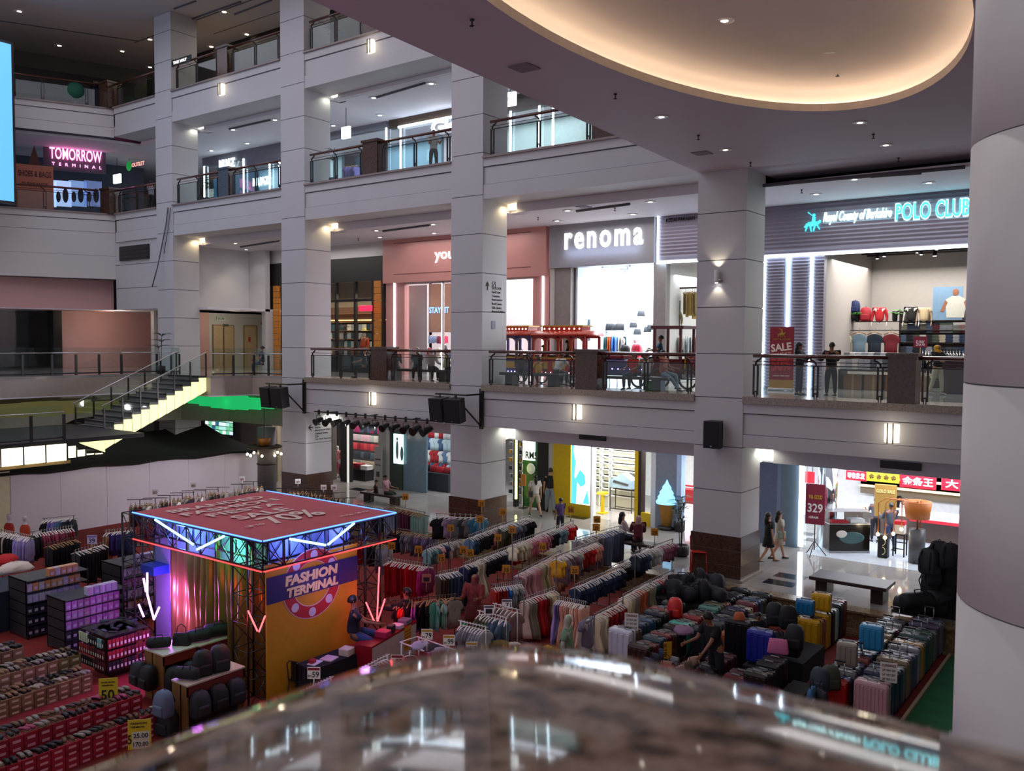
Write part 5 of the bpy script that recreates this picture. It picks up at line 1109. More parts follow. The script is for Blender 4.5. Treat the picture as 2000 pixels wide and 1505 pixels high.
def hang_sign(px0, px1, py0, py1, body, bg, fg, label, Y=31.4, w=0.85):
    a, c = at_y(px0, py1, Y), at_y(px1, py1, Y); h = at_y(px0, py0, Y).z-a.z; t = thing('hanging_sign', label, 'sign', (a.x, Y, a.z), group='red signs of the gold shop'); W_ = c.x-a.x
    build('panel', M().use(bg).box(0, W_, 0, 0.05, 0, h), t); build('hanger_wires', M().use(IRON).box(0.05, 0.07, 0.02, 0.03, h, zc0-a.z).box(W_-0.07, W_-0.05, 0.02, 0.03, h, zc0-a.z), t)
    if body: text('lettering', body, (W_*(1-w)/2, -0.01, h*0.2), XP, ZP, W_*w, h*0.62, fg, t, bold=0.02, depth=0.01)
RS = glow('sign_red', '#c8142c', 0.9); WT = glow('sign_text', '#ffffff', 1.6)
hang_sign(1652, 1692, 918, 936, '零售批发', RS, WT, 'red sign with small white characters, leftmost over the gold shop'); hang_sign(1692, 1756, 920, 938, '金 金 金 金', glow('sign_lime', '#a8b428', 0.8), C('#5a1c14'), 'yellow-green sign with boxed characters over the gold shop')
hang_sign(1757, 1828, 924, 950, '金条王', RS, WT, 'red sign with three large white characters over the gold shop'); hang_sign(1838, 1880, 930, 956, '大', RS, WT, 'red sign with one large white character, rightmost over the gold shop', w=0.6)
hang_sign(1572, 1590, 920, 942, '', RS, WT, 'small red and orange sign behind the glass beside the light column', 30.6)
def counter(px0, px1, py, label, h=1.0, body=None):
    a, c = at_z(px0, py, L0), at_z(px1, py, L0); t = thing('display_counter', label, 'counter', (a.x, a.y, L0)); w = (c-a).xy.length; t.rotation_euler.z = math.atan2((c-a).y, (c-a).x)
    build('cabinet', M().use(C('#17120f', 0.2)).box(0, w, 0, 0.6, 0.08, h*0.78).use(C('#8a8d92', 0.3)).box(0, w, -0.02, 0.6, 0, 0.08), t)
    build('photo_print', M().use(C('#3b5a5c', 0.3)).ell((w*0.55, -0.005, h*0.42), w*0.32, 0.006, h*0.16).use(C('#c8c4bc', 0.4)).ell((w*0.3, -0.008, h*0.52), w*0.14, 0.006, h*0.10), t)
    build('glass_case', M().use(GLASS2).box(0, w, 0, 0.6, h*0.80, h*1.12), t); build('counter_edge', M().use(STEEL).box(-0.01, w+0.01, -0.01, 0.61, h*0.78, h*0.80).box(-0.01, w+0.01, -0.01, 0.61, h*1.12, h*1.13), t)
    build('jewel_trays', M().use(C('#b01830')).box(w*0.1, w*0.5, 0.1, 0.4, h*0.80, h*0.86).use(C('#d8dce0')).box(w*0.55, w*0.9, 0.1, 0.45, h*0.80, h*0.9), t); return t
counter(1619, 1698, 1080, 'black display counter with a bracelet picture, front of the gold shop', 1.25)
YB = 33.6
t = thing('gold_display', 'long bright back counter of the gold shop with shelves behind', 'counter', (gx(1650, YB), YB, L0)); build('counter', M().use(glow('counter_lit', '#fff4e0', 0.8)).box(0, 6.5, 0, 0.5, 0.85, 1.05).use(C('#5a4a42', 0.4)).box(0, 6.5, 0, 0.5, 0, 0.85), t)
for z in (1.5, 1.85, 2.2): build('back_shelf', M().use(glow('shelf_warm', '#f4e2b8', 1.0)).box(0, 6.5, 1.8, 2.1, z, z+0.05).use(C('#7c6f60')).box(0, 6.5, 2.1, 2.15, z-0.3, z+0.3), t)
build('red_trays', M().use(C('#c01c30')).box(2.4, 4.6, -0.5, -0.05, 0.8, 0.9).use(C('#e8e0d8')).box(2.5, 4.5, -0.45, -0.1, 0.9, 0.93), t)
def easel(px, py, W_, h, z0, label, bg, body, fg, tilt=0.0, tz=0.15):
    p = at_z(px, py, L0); t = thing('sign_stand', label, 'sign', p, tz); b = M().use(IRON).tube([(0, 0, 0.2), (0, 0, z0+0.1)], 0.02, 6)
    for a in (0.3, 2.4, 4.5): b.tube([(0, 0, 0.5), (0.38*math.cos(a), 0.38*math.sin(a), 0.02)], 0.015, 5)
    build('tripod', b, t); build('board', M().use(bg).rbox(-W_/2, W_/2, -0.02, 0.02, z0, z0+h, 0.02, 2), t)
    for (s_, x, z, w_, hh, m_) in body: text('lettering', s_, (x, -0.03, z0+z), XP, ZP, w_, hh, m_, t, bold=0.02, depth=0.006)
easel(1590, 1085, 0.62, 1.35, 1.05, 'maroon stand sign with the number 329 beside the light column', C('#8c2c44', 0.4), [('329', -0.24, 0.4, 0.48, 0.3, C('#f4f4f4')), ('916 GOLD', -0.2, 0.85, 0.42, 0.14, C('#d8b030')), ('/GRAM', -0.2, 0.2, 0.3, 0.08, C('#f4f4f4'))], 0, 0.1)
p = at_z(1603, 1070, L0); tag(build('foil_garland', (lambda b: [b.ell((0.12*math.cos(i*1.9), 0, 1.15+i*0.06), 0.16, 0.1, 0.05, 8, 5) for i in range(16)] and b)(M().use(mat('gold_foil', srgb('#c89a30'), 0.3, metal=0.8))), None, (p.x, p.y, L0)), 'gold foil garland hanging behind the maroon stand sign', 'garland')
easel(1727, 1065, 0.72, 1.15, 1.0, 'gold and brown poster board on a stand in front of the gold shop', C('#9c7a3c', 0.4), [('GOLD SALE', -0.3, 0.85, 0.6, 0.12, C('#e8d890'))], 0, 0.05)
p = at_z(1725, 1088, L0); t = thing('loudspeaker', 'black portable speaker with yellow rings on the floor of the gold shop', 'speaker', p); build('cabinet', M().use(C('#0c0c0e', 0.4)).rbox(-0.16, 0.16, -0.15, 0.15, 0, 0.8, 0.04, 2), t)
for z in (0.25, 0.55): build('ring', M().use(C('#e8e0b0', 0.3)).tube([(0.09*math.cos(a), -0.155, z+0.12*math.sin(a)) for a in [i*PI/8 for i in range(-4, 5)]], 0.012, 5), t)
p = at_z(1757, 1085, L0); t = thing('stool', 'dark wooden stool with a red-topped white box on it', 'stool', p)
for x in (-0.17, 0.17):
    for y in (-0.17, 0.17): build('leg', M().use(C('#1c1614')).box(x-0.02, x+0.02, y-0.02, y+0.02, 0, 0.72), t)
build('seat', M().use(C('#1c1614')).box(-0.2, 0.2, -0.2, 0.2, 0.72, 0.76), t); build('rung', M().use(C('#1c1614')).box(-0.17, 0.17, -0.18, -0.16, 0.25, 0.28).box(-0.17, 0.17, 0.16, 0.18, 0.4, 0.43), t)
tag(build('paper_box', M().use(C('#c9c2bc')).box(-0.15, 0.15, -0.15, 0.15, 0, 0.3).use(C('#c01828')).box(-0.16, 0.16, -0.16, 0.16, 0.3, 0.42), None, p+Vector((0, 0, 0.76))), 'white box with red lid on the dark stool', 'box')
p = at_z(1806, 1085, L0)+Vector((0, -1.2, 0)); t = thing('floor_lamp', 'orange shaded stand with drooping bulb lamps beside the right column', 'lamp', p)
build('post', M().use(mat('mesh_post', srgb('#4c4a4c'), 0.4)).lathe([(0.25, 0), (0.25, 1.1)], n=14), t); build('shade', M().use(C('#b8661c', 0.6)).lathe([(0.36, 1.45), (0.42, 2.0), (0.40, 2.0), (0.34, 1.45)], n=18), t); build('mast', M().use(C('#8a5a30')).tube([(0, 0, 1.1), (0, 0, 2.0)], 0.03, 6), t)
for i, (dx, dz) in enumerate(((-1.15, 0.78), (-0.95, 0.68), (-0.72, 0.82), (-0.5, 0.98), (0.05, 0.55))):
    build('arm', M().use(C('#b8661c', 0.5)).tube([(0, 0, 1.95), (dx*0.8, 0.1*i-0.2, 2.02), (dx, 0.1*i-0.2, 1.85), (dx, 0.1*i-0.2, dz+0.1)], 0.018, 6), t); build('bulb', M().use(glow('bulb', '#ffe6b8', 14)).ell((dx, 0.1*i-0.2, dz+0.03), 0.055, 0.055, 0.06, 10, 8), t)
# second pendant chandelier near the hoarding
p = at_y(516, 862, 24.9); t = thing('bulb_chandelier', 'hanging orange lamp with warm globe bulbs above the white hoarding', 'lamp', p)
build('shade', M().use(C('#a86a20', 0.5)).lathe([(0.26, -0.15), (0.28, 0.15), (0.25, 0.15)], n=16), t); build('ring', M().use(C('#3a2a1c')).lathe([(0.75, -0.28), (0.8, -0.22), (0.75, -0.18), (0.7, -0.22)], n=20), t); build('cable', M().use(IRON).tube([(0, 0, -0.2), (0, 0, 5.2-p.z)], 0.012, 5), t)
for i in range(8):
    a = i*PI/4; x, y = 0.74*math.cos(a), 0.74*math.sin(a); build('bulb', M().use(BLACK).tube([(x, y, -0.22), (x, y, -0.5)], 0.008, 4).use(glow('bulb', '#ffe6b8', 14)).ell((x, y, -0.56), 0.055, 0.055, 0.06, 10, 8), t)
# bench and red chair
def bench(p, rz, L, label, h=0.45, w=0.55, col='#2a1a16'):
    t = thing('bench', label, 'bench', p, rz); build('seat', M().use(C(col, 0.45)).rbox(-L/2, L/2, -w/2, w/2, h-0.1, h, 0.02, 1), t)
    for x in (-L*0.36, L*0.36): build('leg', M().use(C(col, 0.3)).box(x-0.16, x+0.16, -w*0.3, w*0.3, 0, h-0.1), t)
pa, pb = at_z(1596, 1118, L0+0.5), at_z(1733, 1145, L0+0.5)
bench(((pa.x+pb.x)/2, (pa.y+pb.y)/2+0.05, L0), 0, pb.x-pa.x+0.1, 'long dark wooden bench on the tiled floor right of the fourth column', 0.52, 1.0)
bench((at_z(1240, 1078, L0).x, 25.6, L0), 0, 2.6, 'dark wooden bench under the two seated women left of the plants')
bench((at_z(785, 975, L0).x, 26.9, L0), 0, 2.2, 'dark bench under the seated man between the second and third columns')
p = at_z(1362, 1118, 0.0)+Vector((0.35, -2.9, 0)); t = thing('plastic_chair', 'red plastic chair at the foot of the fourth column', 'chair', at_z(1364, 1122, L0), 0.5); RP = C('#c81e1a', 0.35)
build('seat', M().use(RP).rbox(-0.24, 0.24, -0.24, 0.22, 0.72, 0.76, 0.03, 2), t)
b = M().use(RP).tube([(-0.22, 0.2, 0.74), (-0.24, 0.28, 1.1), (-0.15, 0.32, 1.28), (0.15, 0.32, 1.28), (0.24, 0.28, 1.1), (0.22, 0.2, 0.74)], 0.025, 6)
for x in (-0.11, 0, 0.11): b.box(x-0.025, x+0.025, 0.22, 0.26, 0.74, 1.0).box(x-0.025, x+0.025, 0.26, 0.30, 1.0, 1.27)
build('backrest', b, t)
for x in (-0.21, 0.21):
    for y in (-0.2, 0.2): build('leg', M().use(RP).tube([(x*1.15, y*1.15, 0), (x, y, 0.73)], 0.022, 6), t)
# ---------------------------------------------------------------- second and top floor shops
def lit_front(lv, px0, px1, pyt, label, bg, word=None, wp=None, col='#cfe6ff', mull=(), zc2=17.87, inner='#c8d4dc', es=0.9):
    x0, x1 = at_y(px0, 300, YS).x, at_y(px1, 300, YS).x; t = thing('shop', label, 'shop front', (0, 0, lv)); zt = at_y((px0+px1)/2, pyt, YS).z-lv
    build('fascia_board', M().use(C(bg, 0.5)).box(x0, x1, 29.9, 30.2, zt, zc2-lv), t); build('glass_panel', M().use(GLASS2).box(x0, x1, 30.0, 30.01, 0, zt), t)
    for px in mull: x = at_y(px, 300, YS).x; build('light_strip', M().use(LED).box(x-0.04, x+0.04, 29.86, 29.9, 0, zt), t)
    build('inner_wall', M().use(C(inner, 0.6)).box(x0, x1, 33.8, 34, 0, zc2-lv), t); lamp('AREA', ((x0+x1)/2, 31.9, zc2-0.1), 26*(x1-x0), COOL, (x1-x0)*0.8, size_y=3, name='shop_light')
    if word: a, c = at_y(wp[0], wp[2], 29.85), at_y(wp[1], wp[2], 29.85); text('lettering', word, (a.x, 29.85, a.z-lv), XP, ZP, c.x-a.x, wp[3], glow('w_'+col, col, 3), t, bold=0.03, depth=0.05)
    return t
lit_front(L2, 398, 480, 318, 'bright shop front with white MUAZ lettering on the second floor', '#6c707a', 'MUAZ', (429, 459, 331, 0.5), '#e8f8ff', (402, 479), inner='#a8c0c8')
lit_front(L2, 480, 560, 322, 'second bright MUAZ shop front right of the first', '#757884', 'MUAZ', (495, 526, 364, 0.42), '#e8f8ff', (530, 549), inner='#b4ccd4')
lit_front(L2, 640, 757, 262, 'blue-lit clothing shop on the second floor left of the brown front', '#7c7e88', None, None, '#ffffff', (758,), inner='#8fb0c0')
t = lit_front(L2, 762, 886, 240, 'brown framed second-floor shop front with white lettering', '#4c3a2c', 'Gio', (843, 896, 262, 0.55), '#ffffff', (786,), inner='#d8c8d0'); build('light_strip', M().use(LED).box(at_y(783, 250, YS).x, at_y(900, 250, YS).x, 29.8, 29.88, at_y(840, 238, 29.8).z-L2, at_y(840, 234, 29.8).z-L2), t)
lit_front(L2, 886, 1075, 222, 'second-floor shop front with white light frames right of the third column', '#55504c', None, None, '#ffffff', (1000, 1056, 1083), inner='#c4d4d0')
for i, (px, py, Y_, s_) in enumerate(((676, 259, 27.2, 0.5), (997, 194, 27.2, 0.5))):
    p = at_y(px, py, Y_); t = thing('blade_sign', 'small square white lit sign hanging from the second-floor ceiling %s' % ('near the green plant' if i == 0 else 'right of the third column'), 'sign', p); build('light_box', M().use(glow('blade_white', '#f4ffff', 2.5)).box(-s_/2, s_/2, -0.06, 0.06, -s_/2, s_/2), t)
    build('mark', M().use(C('#3c5a54')).tube([(-.1, -.07, 0), (0, -.07, .12), (.1, -.07, 0), (0, -.07, -.12), (-.1, -.07, 0)], 0.012, 4), t); build('hanger', M().use(IRON).box(-0.01, 0.01, -0.01, 0.01, s_/2, 17.87-p.z), t)
hang(at_y(672, 322, 31.5), at_y(700, 320, 31.5), [(5, '#6a5a9c', 'violet', 'tee_shirt')], 'the second-floor rail behind the green plant', 'wood')
potted_plant((at_y(652, 330, 25.6).x, 25.6, L2), 'green spiky plant behind the second-floor railing right of the second column', 1.5, 0.45, 21, n=26, heads=2)
potted_plant((at_y(404, 380, 25.6).x, 25.6, L2), 'green spiky plant behind the second-floor railing right of the first column', 1.1, 0.4, 22, n=24, heads=2)
potted_plant((at_y(648, 80, 25.6).x, 25.6, L3), 'dark bushy plant behind the top-floor railing right of the second column', 1.3, 0.5, 23, n=30, heads=3)
# top floor
t = thing('shop', 'yellow and black shop front on the top floor', 'shop front', (0, 0, L3)); zt = 1.75
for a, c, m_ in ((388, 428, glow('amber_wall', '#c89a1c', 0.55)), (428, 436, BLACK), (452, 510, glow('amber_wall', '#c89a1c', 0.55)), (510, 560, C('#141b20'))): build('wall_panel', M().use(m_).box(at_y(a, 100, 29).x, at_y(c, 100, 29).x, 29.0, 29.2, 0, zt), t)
build('fascia_board', M().use(C('#1b1715')).box(at_y(380, 100, 29).x, at_y(720, 40, 29).x, 28.95, 29.2, zt, ROOF-L3), t); build('glass_panel', M().use(C('#1c1a18', 0.2)).box(at_y(560, 100, 29).x, at_y(720, 40, 29).x, 29.0, 29.1, 0, zt), t)
p = at_y(433, 122, 28.4); t = thing('blade_sign', 'small black sign with a white letter mark over the yellow wall', 'sign', p); build('panel', M().use(BLACK).box(-0.25, 0.25, -0.03, 0.03, -0.3, 0.3), t); text('lettering', 'JE', (-0.15, -0.04, -0.15), XP, ZP, 0.3, 0.3, WT, t, bold=0.02); build('bracket', M().use(BLACK).box(-0.02, 0.02, 0.03, 0.6, 0.1, 0.14), t)
p = at_y(352, 118, 26.2); t = thing('arrow_sign', 'dark strip sign reading THIS WAY beside the first column', 'sign', (at_y(333, 118, 24.4).x, 24.47, at_y(352, 118, 24.4).z)); build('panel', M().use(C('#15181e', 0.4)).box(0, 1.6, -0.02, 0.02, -0.15, 0.15), t); text('lettering', 'THIS WAY', (0.15, -0.025, -0.07), XP, ZP, 1.1, 0.14, WT, t)
# ---------------------------------------------------------------- left facade: screen, rails, shops
qa, qb = at_x(-12, 60, -43.6), at_x(21, 87, -43.6); t = thing('video_screen', 'tall pale blue glowing screen at the left edge of the picture', 'screen', (-43.6, 0, 0)); q0, q1 = at_x(21, 87, -43.6), at_x(21, 393, -43.6)
build('display', M().use(glow('screen_blue', '#5da9de', 0.95)).box(0, 0.02, 12.0, q0.y, q1.z, q0.z), t); build('frame', M().use(BLACK).box(-0.35, 0, 11.9, q0.y+0.12, q1.z-0.1, q0.z+0.12), t)
D_ = (C_-A_).normalized(); RZ = math.atan2(D_.y, D_.x); L_ = 9.0
for lv, nm in ((L2, 'second'), (L3, 'top')):
    stone_pillar(-45.1, -44.2, lv, 'brown granite pillar at the angled corner of the %s floor' % nm, 24.2, 24.9)
    balustrade(-44.15, -40.4, lv, 'short dark railing between corner pillar and first column, %s floor' % nm, 'glass and iron railings of the galleries', ends=(False, True))
    t = balustrade(0, L_, lv, 'long dark railing on the left facade, %s floor' % nm, 'glass and iron railings of the galleries', ends=(False, False), post_x=(0.5, 2.5, 4.5, 6.5, 8.4)); st = A_+D_*0.6+Vector((-0.3, 0.1, 0)); t.location = (st.x, st.y, lv); t.rotation_euler.z = RZ
def onleft(px, py, off, lv=None):
    """point on a plane parallel to the left facade, pushed back by off"""
    n = Vector((D_.y, -D_.x, 0)); n = n if n.x < 0 else -n; a = A_+n*off; d = ray(px, py); o = Vector((0, 0, EYE)); k = (a-o).dot(n)/d.dot(n); return o+d*k
p0, p1 = onleft(97, 309, 3.5), onleft(199, 318, 3.5); rt = (p0-p1); rt.z = 0; rt.normalize(); rt = -rt
t = thing('neon_sign', 'pink neon TOMORROW sign on the left second floor', 'sign', (0, 0, 0)); text('lettering', 'TOMORROW', p0, rt, ZP, (p1-p0).xy.length, 0.62, glow('pink_neon', '#ff8fd0', 3.2), t, bold=0.01, depth=0.04); text('lettering', 'TERMINAL', p0+rt*0.1+Vector((0, 0, -0.34)), rt, ZP, (p1-p0).xy.length*0.95, 0.16, glow('pink_neon', '#ff8fd0', 3.2), t, depth=0.03, spacing=2.5)
bb = M().use(C('#5c5560')); bb.obox((p0+p1)/2+Vector((-0.12, 0.0, 0.15)), rt*((p1-p0).xy.length*0.6), Vector((-rt.y, rt.x, 0))*0.05, (0, 0, 0.75)); build('backing', bb, t)
lamp('POINT', (p0+p1)/2+Vector((0.9, -0.3, 0.9)), 60, (1.0, 0.25, 0.6), 0.4, name='neon_light')
struct('wall_left', (lambda b: (seg(b, A_+Vector((0, 3, 0)), C_, L2, 17.9, 0.3, 6.0), b)[1])(M().use(mat('night_blue', srgb('#3d4250'), 0.6))))
struct('wall_left', (lambda b: (seg(b, A_+Vector((0, 3, 0)), C_, L3, 23.3, 0.3, 4.6), b)[1])(M().use(mat('top_wall', srgb('#5b5a4e'), 0.6))))
p = onleft(90, 150, 4.2); b = M().use(C('#15110f', 0.4)); seg(b, A_+Vector((0, 2, 0)), C_, L3+1.35, L3+2.75, 0.25, 4.2); tag(build('shop_sign', b), 'long black shop sign band on the top floor at the left', 'sign')
for i, (px, hx, es) in enumerate(((70, '#9fc4ff', 1.4), (90, '#cfe0ff', 2.0), (120, '#b8d0ff', 1.8), (150, '#90b4f0', 1.2), (180, '#7890c8', .8))):
    p = onleft(px, 385, 4.6); t = thing('lit_display', '%s bright display from the left behind the second-floor left railing' % ORD[i], 'display', p, RZ, 'bright displays behind the left railing'); build('panel', M().use(glow('disp%d' % i, hx, es*0.35)).box(-0.5, 0.4, -0.05, 0.05, -0.5, 0.9), t); build('goods', M().use(C('#20263a')).ell((-0.2, 0.06, 0.1), 0.15, 0.03, 0.4).ell((0.15, 0.06, 0.0), 0.12, 0.03, 0.3), t)
p = onleft(68, 360, 1.2); t = thing('standing_board', 'orange cut-out board with a pointed top behind the left railing', 'sign', (p.x, p.y, L2), RZ+PI/2)
build('board', M().use(C('#a8604c', 0.6)).box(-0.04, 0.04, -0.85, 0.85, 0, 2.35), t); build('pointed_top', M().use(C('#4c2420')).prism([(-0.28, 2.35), (0.28, 2.35), (0, 3.35)], (-0.05, 0.05), 'x'), t); text('lettering', 'SHOES & BAGS', (0.05, -0.75, 1.75), (0, 1, 0), ZP, 1.5, 0.3, C('#4c2028'), t, bold=0.02); text('lettering', 'CLEARANCE', (0.05, -0.6, 1.3), (0, 1, 0), ZP, 1.2, 0.16, C('#4c2028'), t, bold=0.02)
p = onleft(228, 350, -0.0); t = thing('lit_sign_box', 'small white lit box sign above the corner pillar of the second floor', 'sign', at_y(229, 349, 27)); build('light_box', M().use(glow('blade_white', '#f4ffff', 2.5)).box(-0.35, 0.35, -0.05, 0.05, -0.25, 0.25), t); build('hanger', M().use(IRON).box(-0.01, 0.01, -0.01, 0.01, 0.25, 17.87-at_y(229, 349, 27).z), t)
p = at_y(252, 324, 27.5); t = thing('round_sign', 'green round sign with coloured letters left of the first column', 'sign', p); build('disc', M().use(glow('sign_green', '#1f8a3c', 0.6)).ell((0, 0, 0), 0.28, 0.06, 0.28, 16, 10), t); text('lettering', 'OUTLET', (0.35, -0.03, -0.12), XP, ZP, 1.3, 0.22, glow('sign_rgb', '#ffb0a0', 1.0), t, bold=0.02)
build('hanger', M().use(IRON).box(-0.01, 0.01, -0.01, 0.01, 0.25, 17.87-p.z), t)
potted_plant((at_y(247, 420, 25.6).x, 25.6, L2), 'leafy plant behind the short second-floor railing near the corner', 1.2, 0.5, 31, n=28, heads=3)
p = onleft(148, 190, 0.6); tag(build('green_ball_bush', M().use(mat('ball_bush', srgb('#1b5c48'), 0.8, noise=0.4, scale=30)).ell((0, 0, 0.75), 0.5, 0.5, 0.5, 14, 10).use(BLACK).lathe([(0.2, 0), (0.25, 0.3)], n=12), None, (p.x, p.y, L3)), 'round dark green ball shrub behind the top-floor left railing', 'plant')
p = onleft(187, 190, 0.8); tag(build('garbage_bin', M().use(C('#191c2c', 0.3)).rbox(-0.4, 0.4, -0.35, 0.35, 0, 1.05, 0.08).rbox(-0.2, 0.2, -0.2, 0.2, 1.05, 1.45, 0.05), None, (p.x, p.y, L3)), 'dark blue bottle-shaped bin beside the ball shrub', 'bin')
# ---------------------------------------------------------------- ceiling fittings
for i, (x, y) in enumerate(((38, 22), (116, 89), (239, 100), (166, 124), (293, 77), (438, 23), (482, 67), (413, 91), (293, 131))):
    downlight(at_z(x, y, ROOF), '%s round ceiling light of the top floor, counted from the left' % ORD[sorted([38, 116, 239, 166, 293, 438, 482, 413, 294]).index(x if not (x == 293 and y == 131) else 294)], 0.2, 9, '#fff0dc', 'top-floor ceiling lights')
for i, (x, y) in enumerate(((455, 253), (483, 280), (537, 234), (413, 294), (480, 236), (730, 191), (842, 163), (651, 245), (742, 225))):
    if i in (4,): continue
    downlight(at_z(x, y, 17.86), '%s round ceiling light over the second-floor gallery' % ORD[i if i < 4 else i-1], 0.17, 5, '#eef6ff', 'second-floor ceiling lights')
L1D = [(460, 475), (481, 487), (542, 470), (735, 450), (742, 463), (846, 438), (848, 455), (1109, 411), (1088, 431), (1236, 418), (1270, 394), (1594, 379), (1669, 350), (1814, 357)]
for i, (x, y) in enumerate(L1D):
    p = at_z(x, y, 12.28); downlight(p, '%s ceiling light from the left over the first-floor gallery' % ORD[i], 0.15, 14, '#fff4e6', 'first-floor ceiling lights'); lamp('SPOT', (p.x, p.y, p.z-0.06), 18, NEUT, 0.1, spot=2.0, name='downlight_beam')
for i, (x, y) in enumerate(((1292, 228), (1417, 292), (1680, 239), (1730, 283))):
    p = at_z(x, y, 12.615); downlight(p, 'bright downlight in the pale soffit, %s from the left' % ORD[i], 0.13, 16, '#fff4e0', 'soffit downlights'); lamp('SPOT', (p.x, p.y, p.z-0.05), 30, NEUT, 0.1, spot=2.2, name='downlight_beam')
for i, (X_, Y_) in enumerate(((-3.4, 3.0), (-3.2, 8.6))):  # two out-of-view downlights added to brighten the round column
    downlight((X_, Y_, 12.615), 'added unseen downlight that brightens the round column, %s one' % ('near' if i == 0 else 'far'), 0.13, 16, '#fff4e0', 'added downlights near the column'); lamp('SPOT', (X_, Y_, 12.55), 170, NEUT, 0.12, spot=3.0, name='downlight_beam')
for i, (x, y) in enumerate(((1415, 40), (1616, 106))):
    p = at_z(x, y, 13.35); downlight(p, 'bright downlight inside the oval cove, %s one' % ('left' if i == 0 else 'right'), 0.14, 16, '#fff0d8', 'cove downlights'); lamp('SPOT', (p.x, p.y, p.z-0.05), 30, WARM, 0.1, spot=2.2, name='downlight_beam')
for x, y, z in ((922, 38, 12.615), (1202, 183, 12.615), (1364, 264, 12.615), (1466, 317, 12.615), (1706, 262, 12.615), (1755, 308, 12.615), (1636, 139, 13.33), (700, 465, 12.28), (1051, 424, 12.28), (1201, 406, 12.28), (1566, 370, 12.28)): sprinkler(at_z(x, y, z))
p = at_z(1655, 169, 13.33); tag(build('speaker_grille', M().use(C('#5c5048')).lathe([(0.16, 0.02), (0.16, -0.012), (0.02, -0.014)], n=20), None, p), 'round ceiling speaker grille inside the oval cove', 'speaker')
for i, (x0, y0, x1, y1, z) in enumerate(((340, 17, 382, 2, ROOF), (366, 40, 470, 3, ROOF), (458, 28, 530, 0, ROOF), (448, 252, 528, 234, 17.86), (736, 190, 830, 162, 17.86), (748, 451, 840, 439, 12.28), (1126, 412, 1230, 398, 12.28), (1490, 362, 1885, 326, 12.28), (1700, 344, 1800, 337, 12.28), (545, 470, 470, 482, 12.28))):
    a, c = at_z(x0, y0, z-0.02), at_z(x1, y1, z-0.02); tag(build('ceiling_slot', M().use(GROOVE).tube([a, c], 0.05, 4)), '%s thin dark slot in the ceilings, counted from the top left' % ORD[i], 'slot', 'ceiling slots')
for i, (x, y) in enumerate(((1024, 132), (955, 499), (1371, 299))):
    p = at_z(x, y, 12.615) if i != 1 else at_z(1140, 404, 12.28); tag(build('access_panel', M().use(C('#7a7280')).box(-0.22, 0.22, -0.22, 0.22, -0.012, 0), None, p), 'square access panel flush in the ceiling, %s from the left' % ORD[[0, 1, 2][i]], 'panel', 'ceiling access panels')
# wall sconces on the fascias
lab = ('left of the hanging speakers', 'middle of the facade', 'nearest, in the right bay', 'upper left, third floor edge', 'top centre, third floor edge')
for i, (x, y, r) in enumerate(((726, 778, 1), (1125, 804, 1), (1741, 846, 1), (432, 175, 1), (724, 91, 1))):
    p = at_y(x, y, 24.5); t = thing('wall_sconce', 'lit cream wall sconce with bars, %s' % lab[i], 'light', p, group='wall sconces of the facade')
    build('shade', M().use(glow('sconce_glow', '#fff2d8', 1.7)).loft([[(0.19*math.cos(a), 0.06-0.16*math.sin(a), z) for a in [PI*k/8 for k in range(9)]] for z in (-0.24, 0.24)], True, True, closed=True), t)
    build('bars', M().use(C('#4a3c28', 0.4)).box(-0.09, -0.06, -0.13, -0.09, -0.27, 0.27).box(0.05, 0.08, -0.13, -0.09, -0.27, 0.27), t); lamp('POINT', p+Vector((0, -0.35, 0)), 5, WARM, 0.15, name='sconce_light')
p = at_y(1403, 540, 24.5); t = thing('wall_spotlight', 'white cylinder wall light on the fourth column', 'light', p); build('cylinder', M().use(WHITEP).lathe([(0.07, -0.19), (0.075, -0.18), (0.075, 0.18), (0.07, 0.19)], 0, -0.12, 0, 16), t); build('bracket', M().use(STEEL).box(-0.13, 0.13, -0.14, 0, -0.12, -0.09), t); build('lens', M().use(glow('spot_lens', '#ffffff', 14)).lathe([(0.05, -0.195), (0.01, -0.196)], 0, -0.12, 0, 12), t)
lamp('SPOT', p+Vector((0, -0.14, 0.22)), 12, WARM, 0.04, rot=(PI-0.25, 0, 0), spot=1.6, name='wall_wash'); lamp('SPOT', p+Vector((0, -0.14, -0.22)), 8, WARM, 0.04, rot=(0.25, 0, 0), spot=1.6, name='wall_wash')
# loudspeakers
p = at_y(1395, 848, 24.2); speaker_box(p, 0, 'single black loudspeaker on the fourth column', 0.5, 0.80, 0.42, 0.0)
for nm, (px, py), col in (('hanging off the third column', (875, 800), -21.0), ('hanging off the second column', (537, 775), -30.6)):
    p = at_y(px, py, 23.6)
    for k in (-1, 1): s_ = speaker_box(p+Vector((k*0.36, 0, 0)), k*0.08, '%s one of the two black loudspeakers %s' % ('left' if k < 0 else 'right', nm), 0.66, 0.85, 0.5, 0.12)
    t = thing('speaker_bracket', 'black steel bracket holding the speakers %s' % nm, 'bracket', p); build('arm', M().use(BLACK).box(-0.6, 0.85, -0.02, 0.02, 0.52, 0.58).box(0.78, 0.85, 0, 0.9, 0.52, 0.58), t); build('plate', M().use(BLACK).box(0.74, 0.9, 0.84, 0.9, -0.7, 0.75), t); build('brace', M().use(BLACK).tube([(0.82, 0.85, -0.6), (0.3, 0, 0.5)], 0.03, 4).box(-0.4, -0.36, -0.02, 0.02, 0.4, 0.55).box(0.36, 0.4, -0.02, 0.02, 0.4, 0.55), t)
HXX = -34.5
